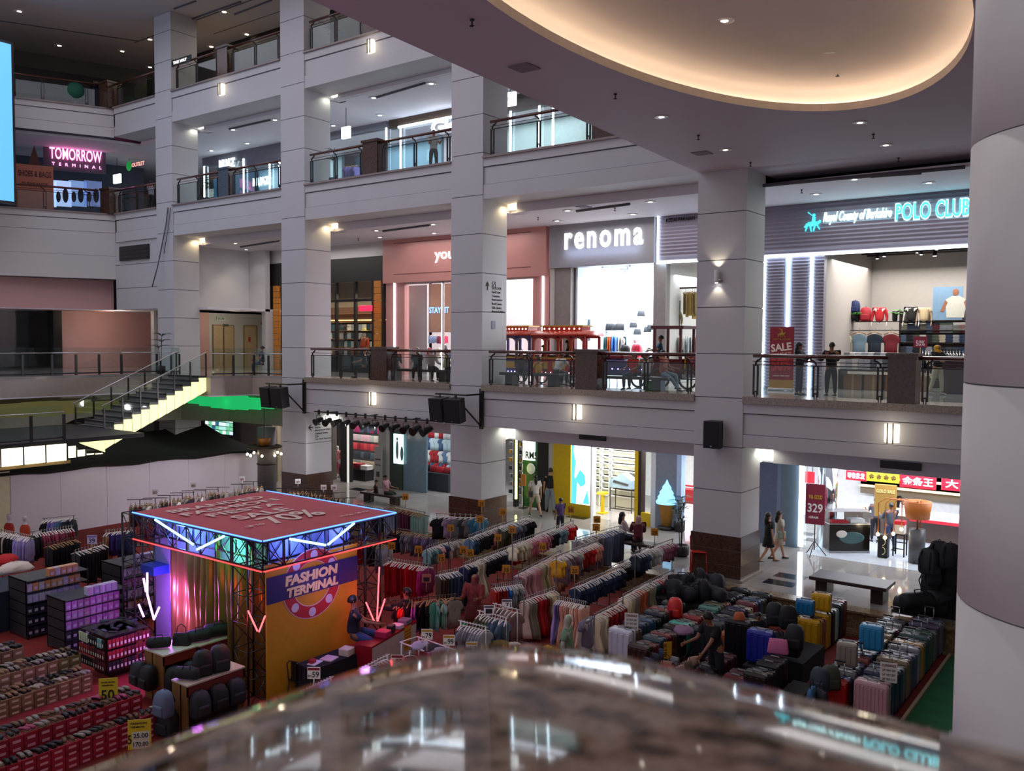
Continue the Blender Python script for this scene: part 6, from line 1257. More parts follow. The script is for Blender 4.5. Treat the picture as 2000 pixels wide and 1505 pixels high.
# row of stage lights
a, c = at_y(614, 803, 24.1), at_y(845, 822, 24.1); t = thing('lighting_bar', 'black pipe carrying stage lights below the first-floor edge', 'pipe', a); build('pipe', M().use(BLACK).tube([(0, 0, 0), (c.x-a.x, 0, c.z-a.z)], 0.03, 6), t)
for k in (0.15, 0.5, 0.85): q = (c-a)*k; build('hanger', M().use(BLACK).box(q.x-0.015, q.x+0.015, 0, 0.4, q.z, q.z+0.04), t)
for i in range(12):
    q = a+(c-a)*((i+0.5)/12); t = thing('stage_light', '%s black stage light from the left on the hanging pipe' % ORD[i], 'light', q, 0, 'stage lights on the pipe'); s_ = 1.15 if i > 9 else 1.0
    build('clamp', M().use(BLACK).box(-0.03, 0.03, -0.04, 0.04, -0.12, 0.08), t); build('yoke', M().use(BLACK).tube([(-0.14*s_, 0, -0.36), (-0.14*s_, 0, -0.16), (0.14*s_, 0, -0.16), (0.14*s_, 0, -0.36)], 0.012, 4), t)
    k = M().use(C('#0b0b0c', 0.4)).lathe([(0.07, -0.2), (0.10, -0.12), (0.12, 0.1), (0.15, 0.22), (0.14, 0.22)], n=14); o = build('can', k, t); o.location = (0, 0, -0.36); o.rotation_euler = (1.9, 0, 0.25*math.sin(i*2.2)); o.scale = (s_,)*3
for k, y_ in ((1, 17.0), (4, 20.0), (7, 23.0)):  # spots added at the stage lights to brighten the white hoarding
    q = a+(c-a)*((k+0.5)/12); lamp('SPOT', q+Vector((-0.3, -0.2, -0.5)), 260, (0.95, 0.92, 1.0), 0.12, rot=Vector((HXX-q.x, y_-q.y, 1.8-q.z)).to_track_quat('-Z', 'Y').to_euler(), spot=1.5, name='hoarding_fill')
cb_ = at_y(328, 405, 24.45); cc_ = at_y(297, 560, 24.0); cm_ = at_y(316, 480, 24.4)
tag(build('hanging_cable', M().use(C('#55555c')).tube([cb_, at_y(324, 440, 24.42), cm_, at_y(308, 520, 24.2), cc_], 0.03, 5).tube([at_y(333, 405, 24.45), at_y(328, 450, 24.42), at_y(320, 495, 24.35)], 0.02, 5)), 'grey loose cable hanging down the front of the first column', 'cable')
# directory lettering on the third column side, wall sign on the second
dX = COLX[2][1]+0.004; t = thing('directory_lettering', 'black directory lettering with arrow on the right side of the third column', 'sign', (dX, Y0, 0)); K = C('#18181c')
q = at_x(952, 560, dX); h1 = q.z; ar = lambda y: y-Y0
build('arrow', M().use(K).prism([(ar(q.y)-0.02, h1-0.12), (ar(q.y)+0.02, h1-0.12), (ar(q.y)+0.02, h1+0.12), (ar(q.y)-0.02, h1+0.12)], (0, 0.006), 'x').prism([(ar(q.y)-0.11, h1+0.04), (ar(q.y), h1+0.2), (ar(q.y)+0.11, h1+0.04), (ar(q.y)+0.08, h1+0.02), (ar(q.y), h1+0.13), (ar(q.y)-0.08, h1+0.02)], (0, 0.006), 'x'), t)
q2 = at_x(961, 561, dX); y2 = ar(q2.y)
for i, (s_, w_) in enumerate((('LG FLOOR', .55), ('Food Court', .5), ('Cinemas', .45), ('Supermarket', .62), ('Bowl Centre', .58), ('Gift Centre', .56), ('Beauty & Salon', .75))): text('lettering', s_, (0, y2, at_x(961, 562+i*7.6, dX).z-0.05), (0, 1, 0), ZP, w_, 0.09, K, t, bold=0.02, depth=0.004)
build('escalator_icon', M().use(K).tube([(0.003, y2+0.02, h1+0.02), (0.003, y2+0.02, h1+0.2), (0.003, y2+0.2, h1+0.2), (0.003, y2+0.2, h1+0.02), (0.003, y2+0.02, h1+0.02)], 0.01, 4).tube([(0.003, y2+0.05, h1+0.05), (0.003, y2+0.17, h1+0.17)], 0.012, 4), t)
q = at_x(964, 634, dX); build('notice_plate', M().use(C('#9094a4')).box(0, 0.01, ar(q.y)-0.12, ar(q.y)+0.1, q.z-0.14, q.z+0.14), t)
dX = COLX[1][1]+0.004; t = thing('directory_lettering', 'black directory lettering with left arrow on the side of the second column', 'sign', (dX, Y0, 0)); q = at_x(604, 835, dX); y2 = q.y-Y0
build('arrow', M().use(K).prism([(y2-0.02, q.z-0.02), (y2+0.2, q.z-0.02), (y2+0.2, q.z+0.02), (y2-0.02, q.z+0.02)], (0, 0.006), 'x').prism([(y2+0.1, q.z+0.14), (y2-0.05, q.z), (y2+0.1, q.z-0.14), (y2+0.12, q.z-0.11), (y2+0.02, q.z), (y2+0.12, q.z+0.11)], (0, 0.006), 'x'), t)
for i, (s_, w_) in enumerate((('Toilet', .3), ('Surau', .3), ('Management Office', .85), ('Customer Service', .7), ('Lift', .2), ('Car Park Payment', .9))): text('lettering', s_, (0, y2+0.32, q.z+0.08-i*0.13), (0, 1, 0), ZP, w_, 0.08, K, t, bold=0.02, depth=0.004)
# lobby doors
t = thing('door_1', '', 'door', (-43.19, 0, L1)); t['kind'] = 'structure'
for i, (a, c, h) in enumerate(((416, 436, 2.35), (436, 456, 2.35), (476, 500, 2.35))):
    y0, y1 = at_x(a, 690, -43.19).y, at_x(c, 690, -43.19).y; b = M().use(C('#b8a284', 0.5)).box(0, 0.05, y0+0.02, y1-0.02, 0, h).use(C('#8c785c')).box(0, 0.07, y0-0.03, y0+0.02, 0, h+0.05).box(0, 0.07, y1-0.02, y1+0.03, 0, h+0.05).box(0, 0.07, y0, y1, h, h+0.06); d_ = build('door_2', b); d_['kind'] = 'structure'; d_.location = (-43.19, 0, L1)
bpy.data.objects.remove(t)
for px, py, n, w_, h_, bg in ((431, 622, 'lit exit sign over the lobby doors', 0.55, 0.2, '#c8d8c8'), (441, 635, 'small grey plate under the exit sign', 0.35, 0.14, '#6c6a66')):
    q = at_x(px, py, -43.12); t = thing('exit_sign', n, 'sign', q, PI/2); build('panel', M().use(C(bg, 0.5)).box(-w_/2, w_/2, -0.03, 0.03, -h_/2, h_/2), t); text('lettering', 'KELUAR', (-w_*0.4, -0.035, -h_*0.3), XP, ZP, w_*0.8, h_*0.6, C('#1d3a24'), t); t.rotation_euler.z = PI/2
q = at_x(512, 631, -43.19); tag(build('alarm_bell', M().use(C('#8c1c1c', 0.4)).ell((0.05, 0, 0), 0.06, 0.13, 0.13, 12, 8), None, q), 'red round alarm bell right of the lobby doors', 'alarm')
q = at_x(487, 662, -43.12); tag(build('fire_notice', M().use(C('#a83c2c')).box(0, 0.02, -0.07, 0.07, -0.16, 0.12), None, q), 'red fire notice on the right lobby door', 'notice')
potted_plant((at_x(290, 735, -36.5).x, at_x(290, 735, -36.5).y+0.6, L1), 'tall spiky palm in front of the pink wall by the stair head', 1.75, 0.62, 41, n=34, heads=3, pr=0.2)
# video wall and far shops under the walkway
q = at_y(428, 828, 31); t = thing('video_wall', 'bright screen wall of many pictures under the walkway', 'screen', (q.x, 31, q.z)); rnd = random.Random(1)
b = M().use(BLACK).box(-1.4, 1.4, 0, 0.1, -0.6, 0.65)
build('frame', b, t)
for i in range(8):
    for j in range(5): build('screen', M().use(glow('scr%d' % rnd.randrange(6), ('#9fd8d0', '#4a90b8', '#d8e8e0', '#6ab890', '#2c5a78', '#c8dcf0')[rnd.randrange(6)], 1.1)).box(-1.36+i*0.34, -1.06+i*0.34, -0.02, 0, -0.56+j*0.24, -0.36+j*0.24), t)
tag(build('shop_stack', M().use(C('#8a8078')).box(at_y(470, 850, 30).x, at_y(545, 850, 30).x, 30, 30.3, L0, zc0)), 'pale ground-floor wall left of the second column', 'wall panel')
t = thing('paper_lantern_column', 'pale lattice column with red patterns left of the second column', 'column', (at_y(540, 850, 28).x, 28, L0)); build('post', M().use(C('#b8a890')).box(-0.2, 0.2, -0.1, 0.1, 0, 3.35), t)
for k in range(7): build('pattern', M().use(C('#a8583c')).tube([(-0.12, -0.105, 0.5+k*0.4), (0, -0.105, 0.65+k*0.4), (0.12, -0.105, 0.5+k*0.4), (0, -0.105, 0.36+k*0.4), (-0.12, -0.105, 0.5+k*0.4)], 0.012, 4), t)
# ---------------------------------------------------------------- fashion booth
def truss(name, p, q, s, t, nb=6, m_=None, up=(0, 0, 1), parent=None):
    """square lattice girder from p to q with side s"""
    p, q = Vector(p), Vector(q); d = (q-p).normalized(); a = d.cross(Vector(up)).normalized(); b_ = a.cross(d); m2 = M().use(m_ or BLACK)
    cs = [a*(i*s)+b_*(j*s) for i, j in ((0, 0), (1, 0), (1, 1), (0, 1))]
    for c in cs: m2.tube([p+c, q+c], t, 5)
    for k in range(nb+1):
        o = p.lerp(q, k/nb)
        for i in range(4): m2.tube([o+cs[i], o+cs[(i+1) % 4]], t*0.55, 4)
        if k < nb:
            o2 = p.lerp(q, (k+1)/nb)
            for i in range(4): m2.tube([o+cs[i if k % 2 else (i+1) % 4], o2+cs[(i+1) % 4 if k % 2 else i]], t*0.5, 4)
    return build(name, m2, parent)
BX0, BX1, BY0, BY1, BZ = -19.15, -14.4, 10.95, 14.7, 3.57
t = thing('booth', 'fashion sale booth with red roof, black trusses, neon tubes and yellow banner', 'booth', (0, 0, 0))
for p, q, n in (((BX0, BY0, 3.0), (BX1, BY0, 3.0), 9), ((BX0, BY1-0.5, 3.0), (BX1, BY1-0.5, 3.0), 9)): truss('roof_truss', p, q, 0.5, 0.022, n, up=(0, 0, 1), parent=t) if False else None
tm = M().use(BLACK)
def plane_truss(b, p, q, z0, z1, n, r=0.02):
    p, q = Vector(p), Vector(q)
    for z in (z0, z1): b.tube([p+Vector((0, 0, z)), q+Vector((0, 0, z))], r, 5)
    for k in range(n+1):
        o = p.lerp(q, k/n); b.tube([o+Vector((0, 0, z0)), o+Vector((0, 0, z1))], r*0.8, 5)
        if k < n: o2 = p.lerp(q, (k+1)/n); z = (z0, z1) if k % 2 else (z1, z0); b.tube([o+Vector((0, 0, z[0])), o2+Vector((0, 0, z[1]))], r*0.7, 4)
for off in (0, 0.5):
    for nm, p, q, n in (('front', (BX0, BY0+off, 0), (BX1, BY0+off, 0), 9), ('back', (BX0, BY1-off, 0), (BX1, BY1-off, 0), 9), ('left', (BX0+off, BY0, 0), (BX0+off, BY1, 0), 7), ('right', (BX1-off, BY0, 0), (BX1-off, BY1, 0), 7)):
        b = M().use(BLACK); plane_truss(b, p, q, 2.98, 3.52, n); build('roof_truss', b, t)
for x, y in ((BX0, BY0), (BX1-0.5, BY0), (BX0, BY1-0.5), (BX1-0.5, BY1-0.5)): truss('leg_truss', (x, y, 0.02), (x, y, 3.5), 0.5, 0.024, 6, up=(0, 1, 0), parent=t).location = (0, 0, 0)
RF = mat('red_roof_cloth', srgb('#b8525a'), 0.8, noise=0.08, scale=1.2); b = M().use(RF); g = 12
vs = [(BX0+(BX1-BX0)*i/g, BY0+(BY1-BY0)*j/g, BZ+0.02*math.sin(i*1.3)*math.sin(j*1.1)*(0 < i < g)*(0 < j < g)) for j in range(g+1) for i in range(g+1)]
b.add(vs, [(j*(g+1)+i, j*(g+1)+i+1, (j+1)*(g+1)+i+1, (j+1)*(g+1)+i) for j in range(g) for i in range(g)], True); b.box(BX0, BX1, BY0, BY1, BZ-0.05, BZ-0.03); build('roof_cloth', b, t)
RT = C('#e0c4bc', 0.7); YP, MX = (0, 1, 0), (-1, 0, 0)
def rooftext(s_, x, y, w, h): text('lettering', s_, (x, y, BZ+0.022), YP, MX, w, h, RT, t, bold=0.02, depth=0.004)
rooftext('BRANDED', -18.25, 11.4, 2.6, 0.36); rooftext('FASHION', -17.7, 11.4, 2.6, 0.36); rooftext('FIESTA', -17.15, 11.7, 2.0, 0.36)
rooftext('SALE', -16.4, 11.9, 1.5, 0.5); rooftext('70%', -15.45, 12.1, 1.5, 0.8); rooftext('UP TO', -15.6, 11.5, 0.45, 0.14); rooftext('29 May - 20 Aug', -14.9, 13.5, 0.9, 0.12)
BLU = glow('neon_blue', '#3c6cff', 4.5); REDN = glow('neon_red', '#ff3c3c', 2.2); CYN = glow('neon_cyan', '#8fdcff', 3.2); VIO = glow('neon_violet', '#e09cff', 3.2); REDT = glow('tube_red', '#ff5a62', 2.6)
def tube_light(a, c, m_, r=0.025, nm='light_tube'): build(nm, M().use(m_).tube([a, c], r, 7), t)
f_ = lambda x, z: (x, BY0-0.03, z); s_ = lambda y, z: (BX1+0.03, y, z)
for pq in ((f_(BX0, BZ), f_(BX1, BZ)), (s_(BY0, BZ), s_(BY1, BZ)), ((BX0, BY1, BZ), (BX1, BY1, BZ))): tube_light(*pq, BLU, 0.016, 'neon_edge')
for pq in ((f_(BX0, 2.95), f_(BX1, 2.95)), (s_(BY0, 2.95), s_(BY1, 2.95))): tube_light(*pq, REDN, 0.014, 'neon_edge')
for a, c in (((-18.2, 3.52), (-16.74, 3.17)), ((-16.6, 3.08), (-15.64, 3.50))): tube_light(f_(*a), f_(*c), CYN, 0.026)
for a, c in (((11.6, 3.5), (12.55, 3.2)), ((12.62, 3.2), (13.38, 3.54))): tube_light(s_(*a), s_(*c), CYN, 0.026)
for a, c in (((-18.56, 2.25), (-18.57, 1.75)), ((-18.57, 1.75), (-18.31, 1.22)), ((-18.31, 1.22), (-18.09, 1.54)), ((-18.72, 2.1), (-18.62, 1.8)), ((-18.94, 1.45), (-18.73, 1.2))): tube_light(f_(*a), f_(*c), VIO, 0.024)
for a, c in (((-14.85, 2.08), (-14.55, 1.72)), ((-14.5, 1.72), (-14.3, 2.08))): tube_light(f_(*a), f_(*c), REDT, 0.017)
for a, c in (((14.15, 2.4), (14.07, 1.13)), ((13.73, 1.68), (14.02, 1.11)), ((14.33, 1.62), (14.08, 1.13))): tube_light(s_(*a), s_(*c), REDT, 0.017)
for p, pw, c in (((-17.6, BY0+0.1, 3.25), 60, (0.1, 0.25, 1)), ((-15.9, BY0+0.2, 3.15), 30, (0.1, 1, 0.35)), ((-14.6, 12.0, 3.3), 30, (0.12, 0.22, 1)), ((-14.6, 13.4, 3.3), 24, (0.15, 0.25, 1)), ((-18.0, BY0+0.2, 1.7), 60, (0.65, 0.1, 1)), ((-17.8, 11.1, 1.2), 34, (0.85, 0.2, 1)), ((-14.9, BY0-0.15, 1.9), 8, (1, 0.08, 0.08)), ((-14.05, 14.3, 1.7), 14, (1, 0.06, 0.10)), ((-13.9, 12.8, 2.2), 10, (0.8, 0.35, 1.0))):
    lamp('POINT', p, pw, c, 0.12, name='neon_light')
BK_ = C('#8488b4', 0.7); build('valance_cloth', M().use(BK_).box(BX0+0.5, BX1-0.52, BY0+0.53, BY0+0.55, 2.75, 3.5).box(BX1-0.55, BX1-0.53, BY0+0.55, BY1-0.95, 2.9, 3.5), t)
# shiny curtain
b = M().use(mat('gold_curtain', srgb('#8a7040'), 0.28, metal=0.55, noise=0.15, scale=2)); n = 150; pts = []; CX0 = at_y(332, 1200, 11.55).x
for k in range(n+1): x = CX0+(-15.0-CX0)*k/n; pts.append((x, 11.55+0.07*math.sin(k*0.66)+0.035*math.sin(k*0.27+1)))
b.loft([[(x+0.01*math.sin(z*3+x*9), y+0.02*math.sin(z*2.1+x*5), z) for x, y in pts] for z in [i*0.3 for i in range(12)]], closed=False); build('curtain', b, t)
build('side_panel', M().use(C('#8d86b8', 0.5)).box(at_y(303, 1200, 11.55).x, CX0, 11.55, 11.6, 0, 3.3), t)
build('blue_box', M().use(C('#1c3a9c', 0.5)).box(CX0-0.55, CX0, 11.15, 11.55, 2.1, 2.3), t)
# banner
bn_ = M().use(mat('banner_yellow', srgb('#c8921c'), 0.6, noise=0.05)).box(-14.72, -14.70, 11.25, 13.77, 0.0, 2.97); build('yellow_banner', bn_, t)
BR = C('#b02a30', 0.6); BW = C('#d8c0c8', 0.6)
cy_, cz_ = 12.46, 2.34
def ringp(b, r0, r1, x): 
    N = 48; b.loft([[(x, cy_+r*math.cos(2*PI*k/N), cz_+r*0.95*math.sin(2*PI*k/N)) for k in range(N)] for r in (r0, r1)], smooth=False)
b = M().use(BW); ringp(b, 0.50, 0.80, -14.692); b.use(BR); ringp(b, 0.52, 0.78, -14.688)
for a in (0.6, 1.5, 2.3, 3.9, 4.7, 5.5): y, z = cy_+0.65*math.cos(a), cz_+0.62*math.sin(a); b.use(C('#c9c4d8', 0.6)).loft([[(-14.684, y+r*math.cos(2*PI*k/16), z+r*math.sin(2*PI*k/16)) for k in range(16)] for r in (0.001, 0.10)], smooth=False)
build('wheel_emblem', b, t)
build('blue_band', M().use(C('#1c2266', 0.6)).add([(-14.682, 11.25, 2.14), (-14.682, 13.77, 2.14), (-14.682, 13.77, 2.70), (-14.682, 11.25, 2.70)], [(0, 1, 2, 3)]), t)
text('lettering', 'FASHION', (-14.68, 11.72, 2.42), (0, 1, 0), ZP, 1.45, 0.22, C('#e8d49a', 0.5), t, bold=0.05, depth=0.008, shear=0.1); text('lettering', 'TERMINAL', (-14.68, 11.76, 2.17), (0, 1, 0), ZP, 1.42, 0.20, C('#e8d49a', 0.5), t, bold=0.05, depth=0.008, shear=0.1)
# cashier tables
t = thing('cashier_table', 'black clothed table with papers beside the yellow banner', 'table', (-14.2, 12.55, 0)); build('table_cloth', M().use(mat('black_navy_cloth', srgb('#10131f'), 0.9)).prism([(-0.33, 0), (0.33, 0), (0.28, 0.8), (-0.28, 0.8)], (-0.72, 0.66), 'y'), t)
p = Vector((-13.57, 13.12, 0)); q = Vector((-14.02, 15.0, 0)); rz = math.atan2((q-p).y, (q-p).x); L_ = (q-p).length
t = thing('cashier_counter', 'white counter with a red edge and orange paper, right of the black table', 'counter', p, rz); build('cabinet', M().use(C('#b9aca8', 0.5)).box(0.02, L_, 0, 0.42, 0, 0.96), t); build('red_edge', M().use(C('#8a1420', 0.3)).box(-0.01, L_+0.02, -0.01, 0.45, 0.96, 1.0).box(-0.01, 0.02, -0.01, 0.45, 0, 0.96), t)
build('orange_paper', M().use(C('#c8851c')).box(L_-0.55, L_-0.25, -0.012, 0, 0.45, 1.0), t, label='orange striped paper')
for i in range(6): build('paper_stripe', M().use(C('#6a3a10')).box(L_-0.53, L_-0.27, -0.016, -0.012, 0.53+i*0.07, 0.55+i*0.07), t)
for nm, x, y, z, w, d, h, hx, lb in (('paper_stack', -14.2, 12.1, .8, .3, .2, .02, '#e8dff0', 'pale papers on the near end of the black table'), ('paper_stack', -14.15, 12.45, .8, .3, .3, .03, '#d8c0c8', 'pinkish papers in the middle of the black table'), ('plastic_bag', -14.05, 12.85, .8, .26, .26, .16, '#c8bfae', 'cream plastic bag on the black table'), ('red_pouch', -14.22, 12.05, .82, .14, .12, .08, '#a81830', 'red pouch on the black table'), ('pink_box', -13.85, 13.75, 1.0, .26, .3, .14, '#b01c50', 'pink box on the white counter'), ('card_terminal', -14.0, 14.35, 1.0, .2, .26, .10, '#b8b8c8', 'grey card terminal on the white counter'), ('cash_register', -14.1, 14.7, 1.0, .25, .25, .12, '#6c6c80', 'small grey register at the far end of the white counter'), ('black_box', -13.9, 14.05, 1.0, .2, .14, .18, '#141418', 'black box behind the pink box on the counter')):
    tag(build(nm, M().use(C(hx, 0.5)).rbox(-w/2, w/2, -d/2, d/2, 0, h, min(0.02, h*0.3), 1), None, (x, y, z), rz), lb, nm.split('_')[-1])
t = thing('metal_chair', 'black metal chair in front of the yellow banner', 'chair', (-14.3, 12.3, 0), 0.3); t.location = (-14.52, 11.95, 0)
build('seat', M().use(BLACK).rbox(-0.17, 0.17, -0.17, 0.17, 0.43, 0.46, 0.02, 1), t); build('backrest', M().use(BLACK).tube([(-0.16, -0.16, 0.45), (-0.17, -0.2, 0.82), (-0.1, -0.21, 0.88), (0.1, -0.21, 0.88), (0.17, -0.2, 0.82), (0.16, -0.16, 0.45)], 0.012, 5).box(-0.06, 0.06, -0.21, -0.19, 0.45, 0.87), t)
for x in (-0.15, 0.15):
    for y in (-0.15, 0.15): build('leg', M().use(BLACK).tube([(x*1.25, y*1.25, 0), (x, y, 0.44)], 0.012, 5), t)
# ---------------------------------------------------------------- garment racks on the carpet
YC, YF = '#c8871c', '#1a1208'
def row(x0, y0, x1, y1, z, specs, where, hanger='white', style='iron', rz_off=0.0, sign=None, frame=True, jit=0.14):
    p, q = at_z(x0, y0, z), at_z(x1, y1, z); zb = 0
    if max(p.y, q.y) > 23.35: zz = z+L0; p, q = at_z(x0, y0, zz), at_z(x1, y1, zz); zb = L0 if min(p.y, q.y) > 23.8 else 0
    if frame: rack(p, q, zb, '%s clothes rail, %s' % ({'iron': 'steel', 'black': 'black', 'white': 'white'}[style], where.replace('the rail ', 'the one ')), style)
    hang(p, q, specs, where, hanger, rz_off=rz_off, jit=jit)
    if sign:
        for k, s__ in sign: sign_card(p.lerp(q, k)+Vector((0, 0, 0.28)), s__, 'orange-yellow price card reading %s above %s' % (s__, where), YC, YF, 0.21, 0.21, pole=0.27)
K_ = 'kids_shirt'; T_ = 'tee_shirt'; D3 = 'dress'; TR = 'trousers'; LS = 'long_sleeve'
row(757, 1090, 838, 1102, 1.3, [(13, '#b4141c', 'red', TR), (3, '#c02a80', 'magenta', LS)], 'the rail of red trousers right of the booth', sign=((0.1, '35'), (0.75, '15')))
row(832, 1068, 880, 1052, 1.35, [(5, '#7fb0b0', 'teal', K_), (2, '#e0a0a0', 'pink', K_), (4, '#2c4668', 'navy', K_)], 'the rail of small teal shirts', 'small')
row(875, 1056, 925, 1040, 1.35, [(10, '#cfc4b4', 'cream', K_), (3, '#a890b0', 'lilac', K_)], 'the rail behind the teal shirts', 'small', sign=((0.1, '15'),))
row(915, 1046, 985, 1020, 1.3, [(4, '#44607c', 'denim', K_), (8, '#18181e', 'black', K_), (8, '#d88aa0', 'pink', K_)], 'the rail of black and pink shirts', 'small', sign=((0.3, '25'),))
row(972, 1026, 1035, 1006, 1.35, [(5, '#4a4a34', 'olive', T_), (6, '#6c7684', 'grey-blue', T_), (5, '#15161c', 'black', T_)], 'the rail below the third column', sign=((0.15, '10'),))
row(1000, 1060, 1120, 1016, 1.3, [(8, '#c8c0a0', 'pale yellow', K_), (4, '#c87888', 'rose', K_), (7, '#d8869c', 'pink', K_), (4, '#16161c', 'black', K_), (5, '#7fa4b0', 'teal', K_), (6, '#b81c1c', 'red', K_)], 'the long rail of pale children clothes', 'small', sign=((0.0, '27'), (0.95, '35')))
row(905, 1100, 1022, 1056, 1.4, [(6, '#1b2350', 'navy', K_), (5, '#c8bca4', 'cream', D3), (12, '#20242c', 'black', K_), (4, '#3c5878', 'denim', K_), (7, '#b8181a', 'red', K_), (4, '#4a2050', 'purple', K_)], 'the long rail of dark and red clothes', 'small', sign=((0.0, '35'), (0.55, '35')))
row(1012, 1118, 1095, 1074, 1.35, [(10, '#dc9aa4', 'pink', D3), (4, '#c8c090', 'pale yellow', D3), (9, '#dca888', 'peach', D3)], 'the rail of pink frilled dresses', 'small', sign=((0.55, '10'),))
row(1086, 1086, 1168, 1054, 1.35, [(3, '#d8a020', 'yellow', K_), (10, '#8a7078', 'mauve', T_), (3, '#9aa090', 'grey-green', K_), (9, '#b81818', 'red', K_), (5, '#d08a7a', 'coral', K_)], 'the rail of mauve and red clothes', 'small', sign=((0.95, '27'),))
row(1125, 1050, 1212, 1026, 1.3, [(9, '#8d8684', 'grey', TR), (8, '#5c6a80', 'blue-grey', TR)], 'the rail of grey trousers', sign=((0.45, '45'),))
row(1190, 1108, 1258, 1078, 1.3, [(5, '#c0882c', 'ochre', K_), (14, '#1a1a20', 'black', K_), (2, '#c8b8a8', 'cream', K_)], 'the rail of black kids clothes', 'small')
row(1240, 1078, 1314, 1052, 1.25, [(5, '#2f4258', 'dark blue', K_), (6, '#b8bab4', 'white', K_), (6, '#a06078', 'rose', K_)], 'the rail of rose and white clothes', 'small', sign=((0.5, '20'),))
row(1122, 1142, 1215, 1104, 1.4, [(24, '#1c2c4e', 'navy', K_)], 'the long rail of navy denim shorts', 'small', jit=0.3, sign=((0.0, '20'),))
row(1087, 1164, 1145, 1176, 1.45, [(3, '#8e78b0', 'lavender', D3), (12, '#dfa68c', 'peach', D3)], 'the rail of peach and lavender dresses', 'small')
row(1216, 1162, 1272, 1132, 1.25, [(6, '#c8b69c', 'beige', D3), (4, '#b05c3c', 'rust', D3), (4, '#9a9a80', 'sage', D3)], 'the rail of beige and rust dresses', 'small')
row(1268, 1134, 1316, 1112, 1.15, [(5, '#2c4048', 'dark teal', K_), (3, '#c8202c', 'red', K_), (6, '#d8a890', 'peach', K_)], 'the rail next to the black luggage', 'small')
row(1022, 1168, 1085, 1146, 1.15, [(4, '#c8bca0', 'cream', D3), (5, '#a8141a', 'dark red', D3), (4, '#c8b890', 'pale yellow', D3)], 'the low rail under the pink frilled dresses', 'small')
row(1160, 1200, 1216, 1172, 1.1, [(5, '#c4b69c', 'cream', D3), (9, '#b4161a', 'red', D3)], 'the low rail in front of the navy shorts', 'small')
row(855, 1118, 925, 1104, 1.2, [(5, '#4c3a2c', 'brown', TR), (7, '#3a4a64', 'striped blue', TR), (3, '#18181c', 'black', TR), (5, '#c89a1c', 'mustard', TR)], 'the rail behind the woman in the red print dress', sign=((0.1, '15'), (0.9, '35')))
row(962, 1142, 1020, 1134, 1.2, [(7, '#b02218', 'red', 'shorts'), (2, '#2266b0', 'blue', K_), (6, '#b8bcc0', 'white', K_)], 'the rail of red shorts in the middle', 'small', sign=((0.45, '35'),))
row(772, 1172, 890, 1160, 1.45, [(2, '#18121a', 'black', T_), (2, '#d83030', 'red', T_), (1, '#141018', 'dark', T_), (3, '#c860c0', 'magenta', T_), (4, '#181216', 'black', T_), (4, '#6cb8a0', 'mint', T_), (4, '#c8c0b4', 'white', T_)], 'the wooden-hanger rail behind the white counter', 'wood', 'black', jit=0.5, rz_off=-0.5)
row(898, 1212, 950, 1224, 1.3, [(9, '#7d7f84', 'grey', T_)], 'the white T-stand rail nearest the counter', 'small', 'white')
row(935, 1192, 990, 1206, 1.3, [(5, '#505838', 'olive', T_), (6, '#54687c', 'steel blue', T_)], 'the second white T-stand rail', 'small', 'white', jit=0.3)
row(965, 1178, 1012, 1190, 1.35, [(6, '#8a6c68', 'dusty pink', T_)], 'the third white T-stand rail', 'small', 'white')
row(585, 1352, 648, 1322, 1.1, [(3, '#b07890', 'pink', T_), (4, '#4c4a88', 'indigo', T_), (4, '#c88a90', 'coral', T_)], 'the white rail in front of the black table', 'small', 'white')
row(700, 1308, 758, 1278, 1.15, [(4, '#9a90b8', 'lilac', T_), (6, '#b09a8c', 'taupe', T_)], 'the white rail in front of the white counter', 'small', 'white')
for px, py, s__, lb, bg, top in ((613, 1325, '59', 'in front of the black table', '#f4f2ee', '#8e1c34'), (776, 1300, '25', 'in front of the white counter', '#f4f2ee', '#8e1c34'), (834, 1248, '79', 'left of three on the white grid stand', '#f4f2ee', '#c8a040'), (877, 1260, '99', 'middle of three on the white grid stand', '#f4f2ee', '#c8a040'), (921, 1274, '119', 'right of three on the white grid stand', '#f4f2ee', '#c8a040'), (955, 1200, '', 'on the second white T-stand', '#f4f2ee', '#5a5a62'), (990, 1188, '71', 'on the third white T-stand', '#f4f2ee', '#5a5a62'), (833, 1137, '', 'above the mint and white tees', '#c8805c', None), (1016, 1292, '', 'beside the folded orange clothes', '#f4f2ee', '#8e1c34')):
    p = at_z(px, py, 1.28); sign_card(p, s__ or '-', 'white price card %s%s' % ('reading %s, ' % s__ if s__ else 'without readable number, ', lb) if bg != '#c8805c' else 'orange blank price card %s' % lb, bg, '#22222a', 0.24, 0.22, pole=0.25, top=top, small='RM' if s__ else None, rz=0.62)
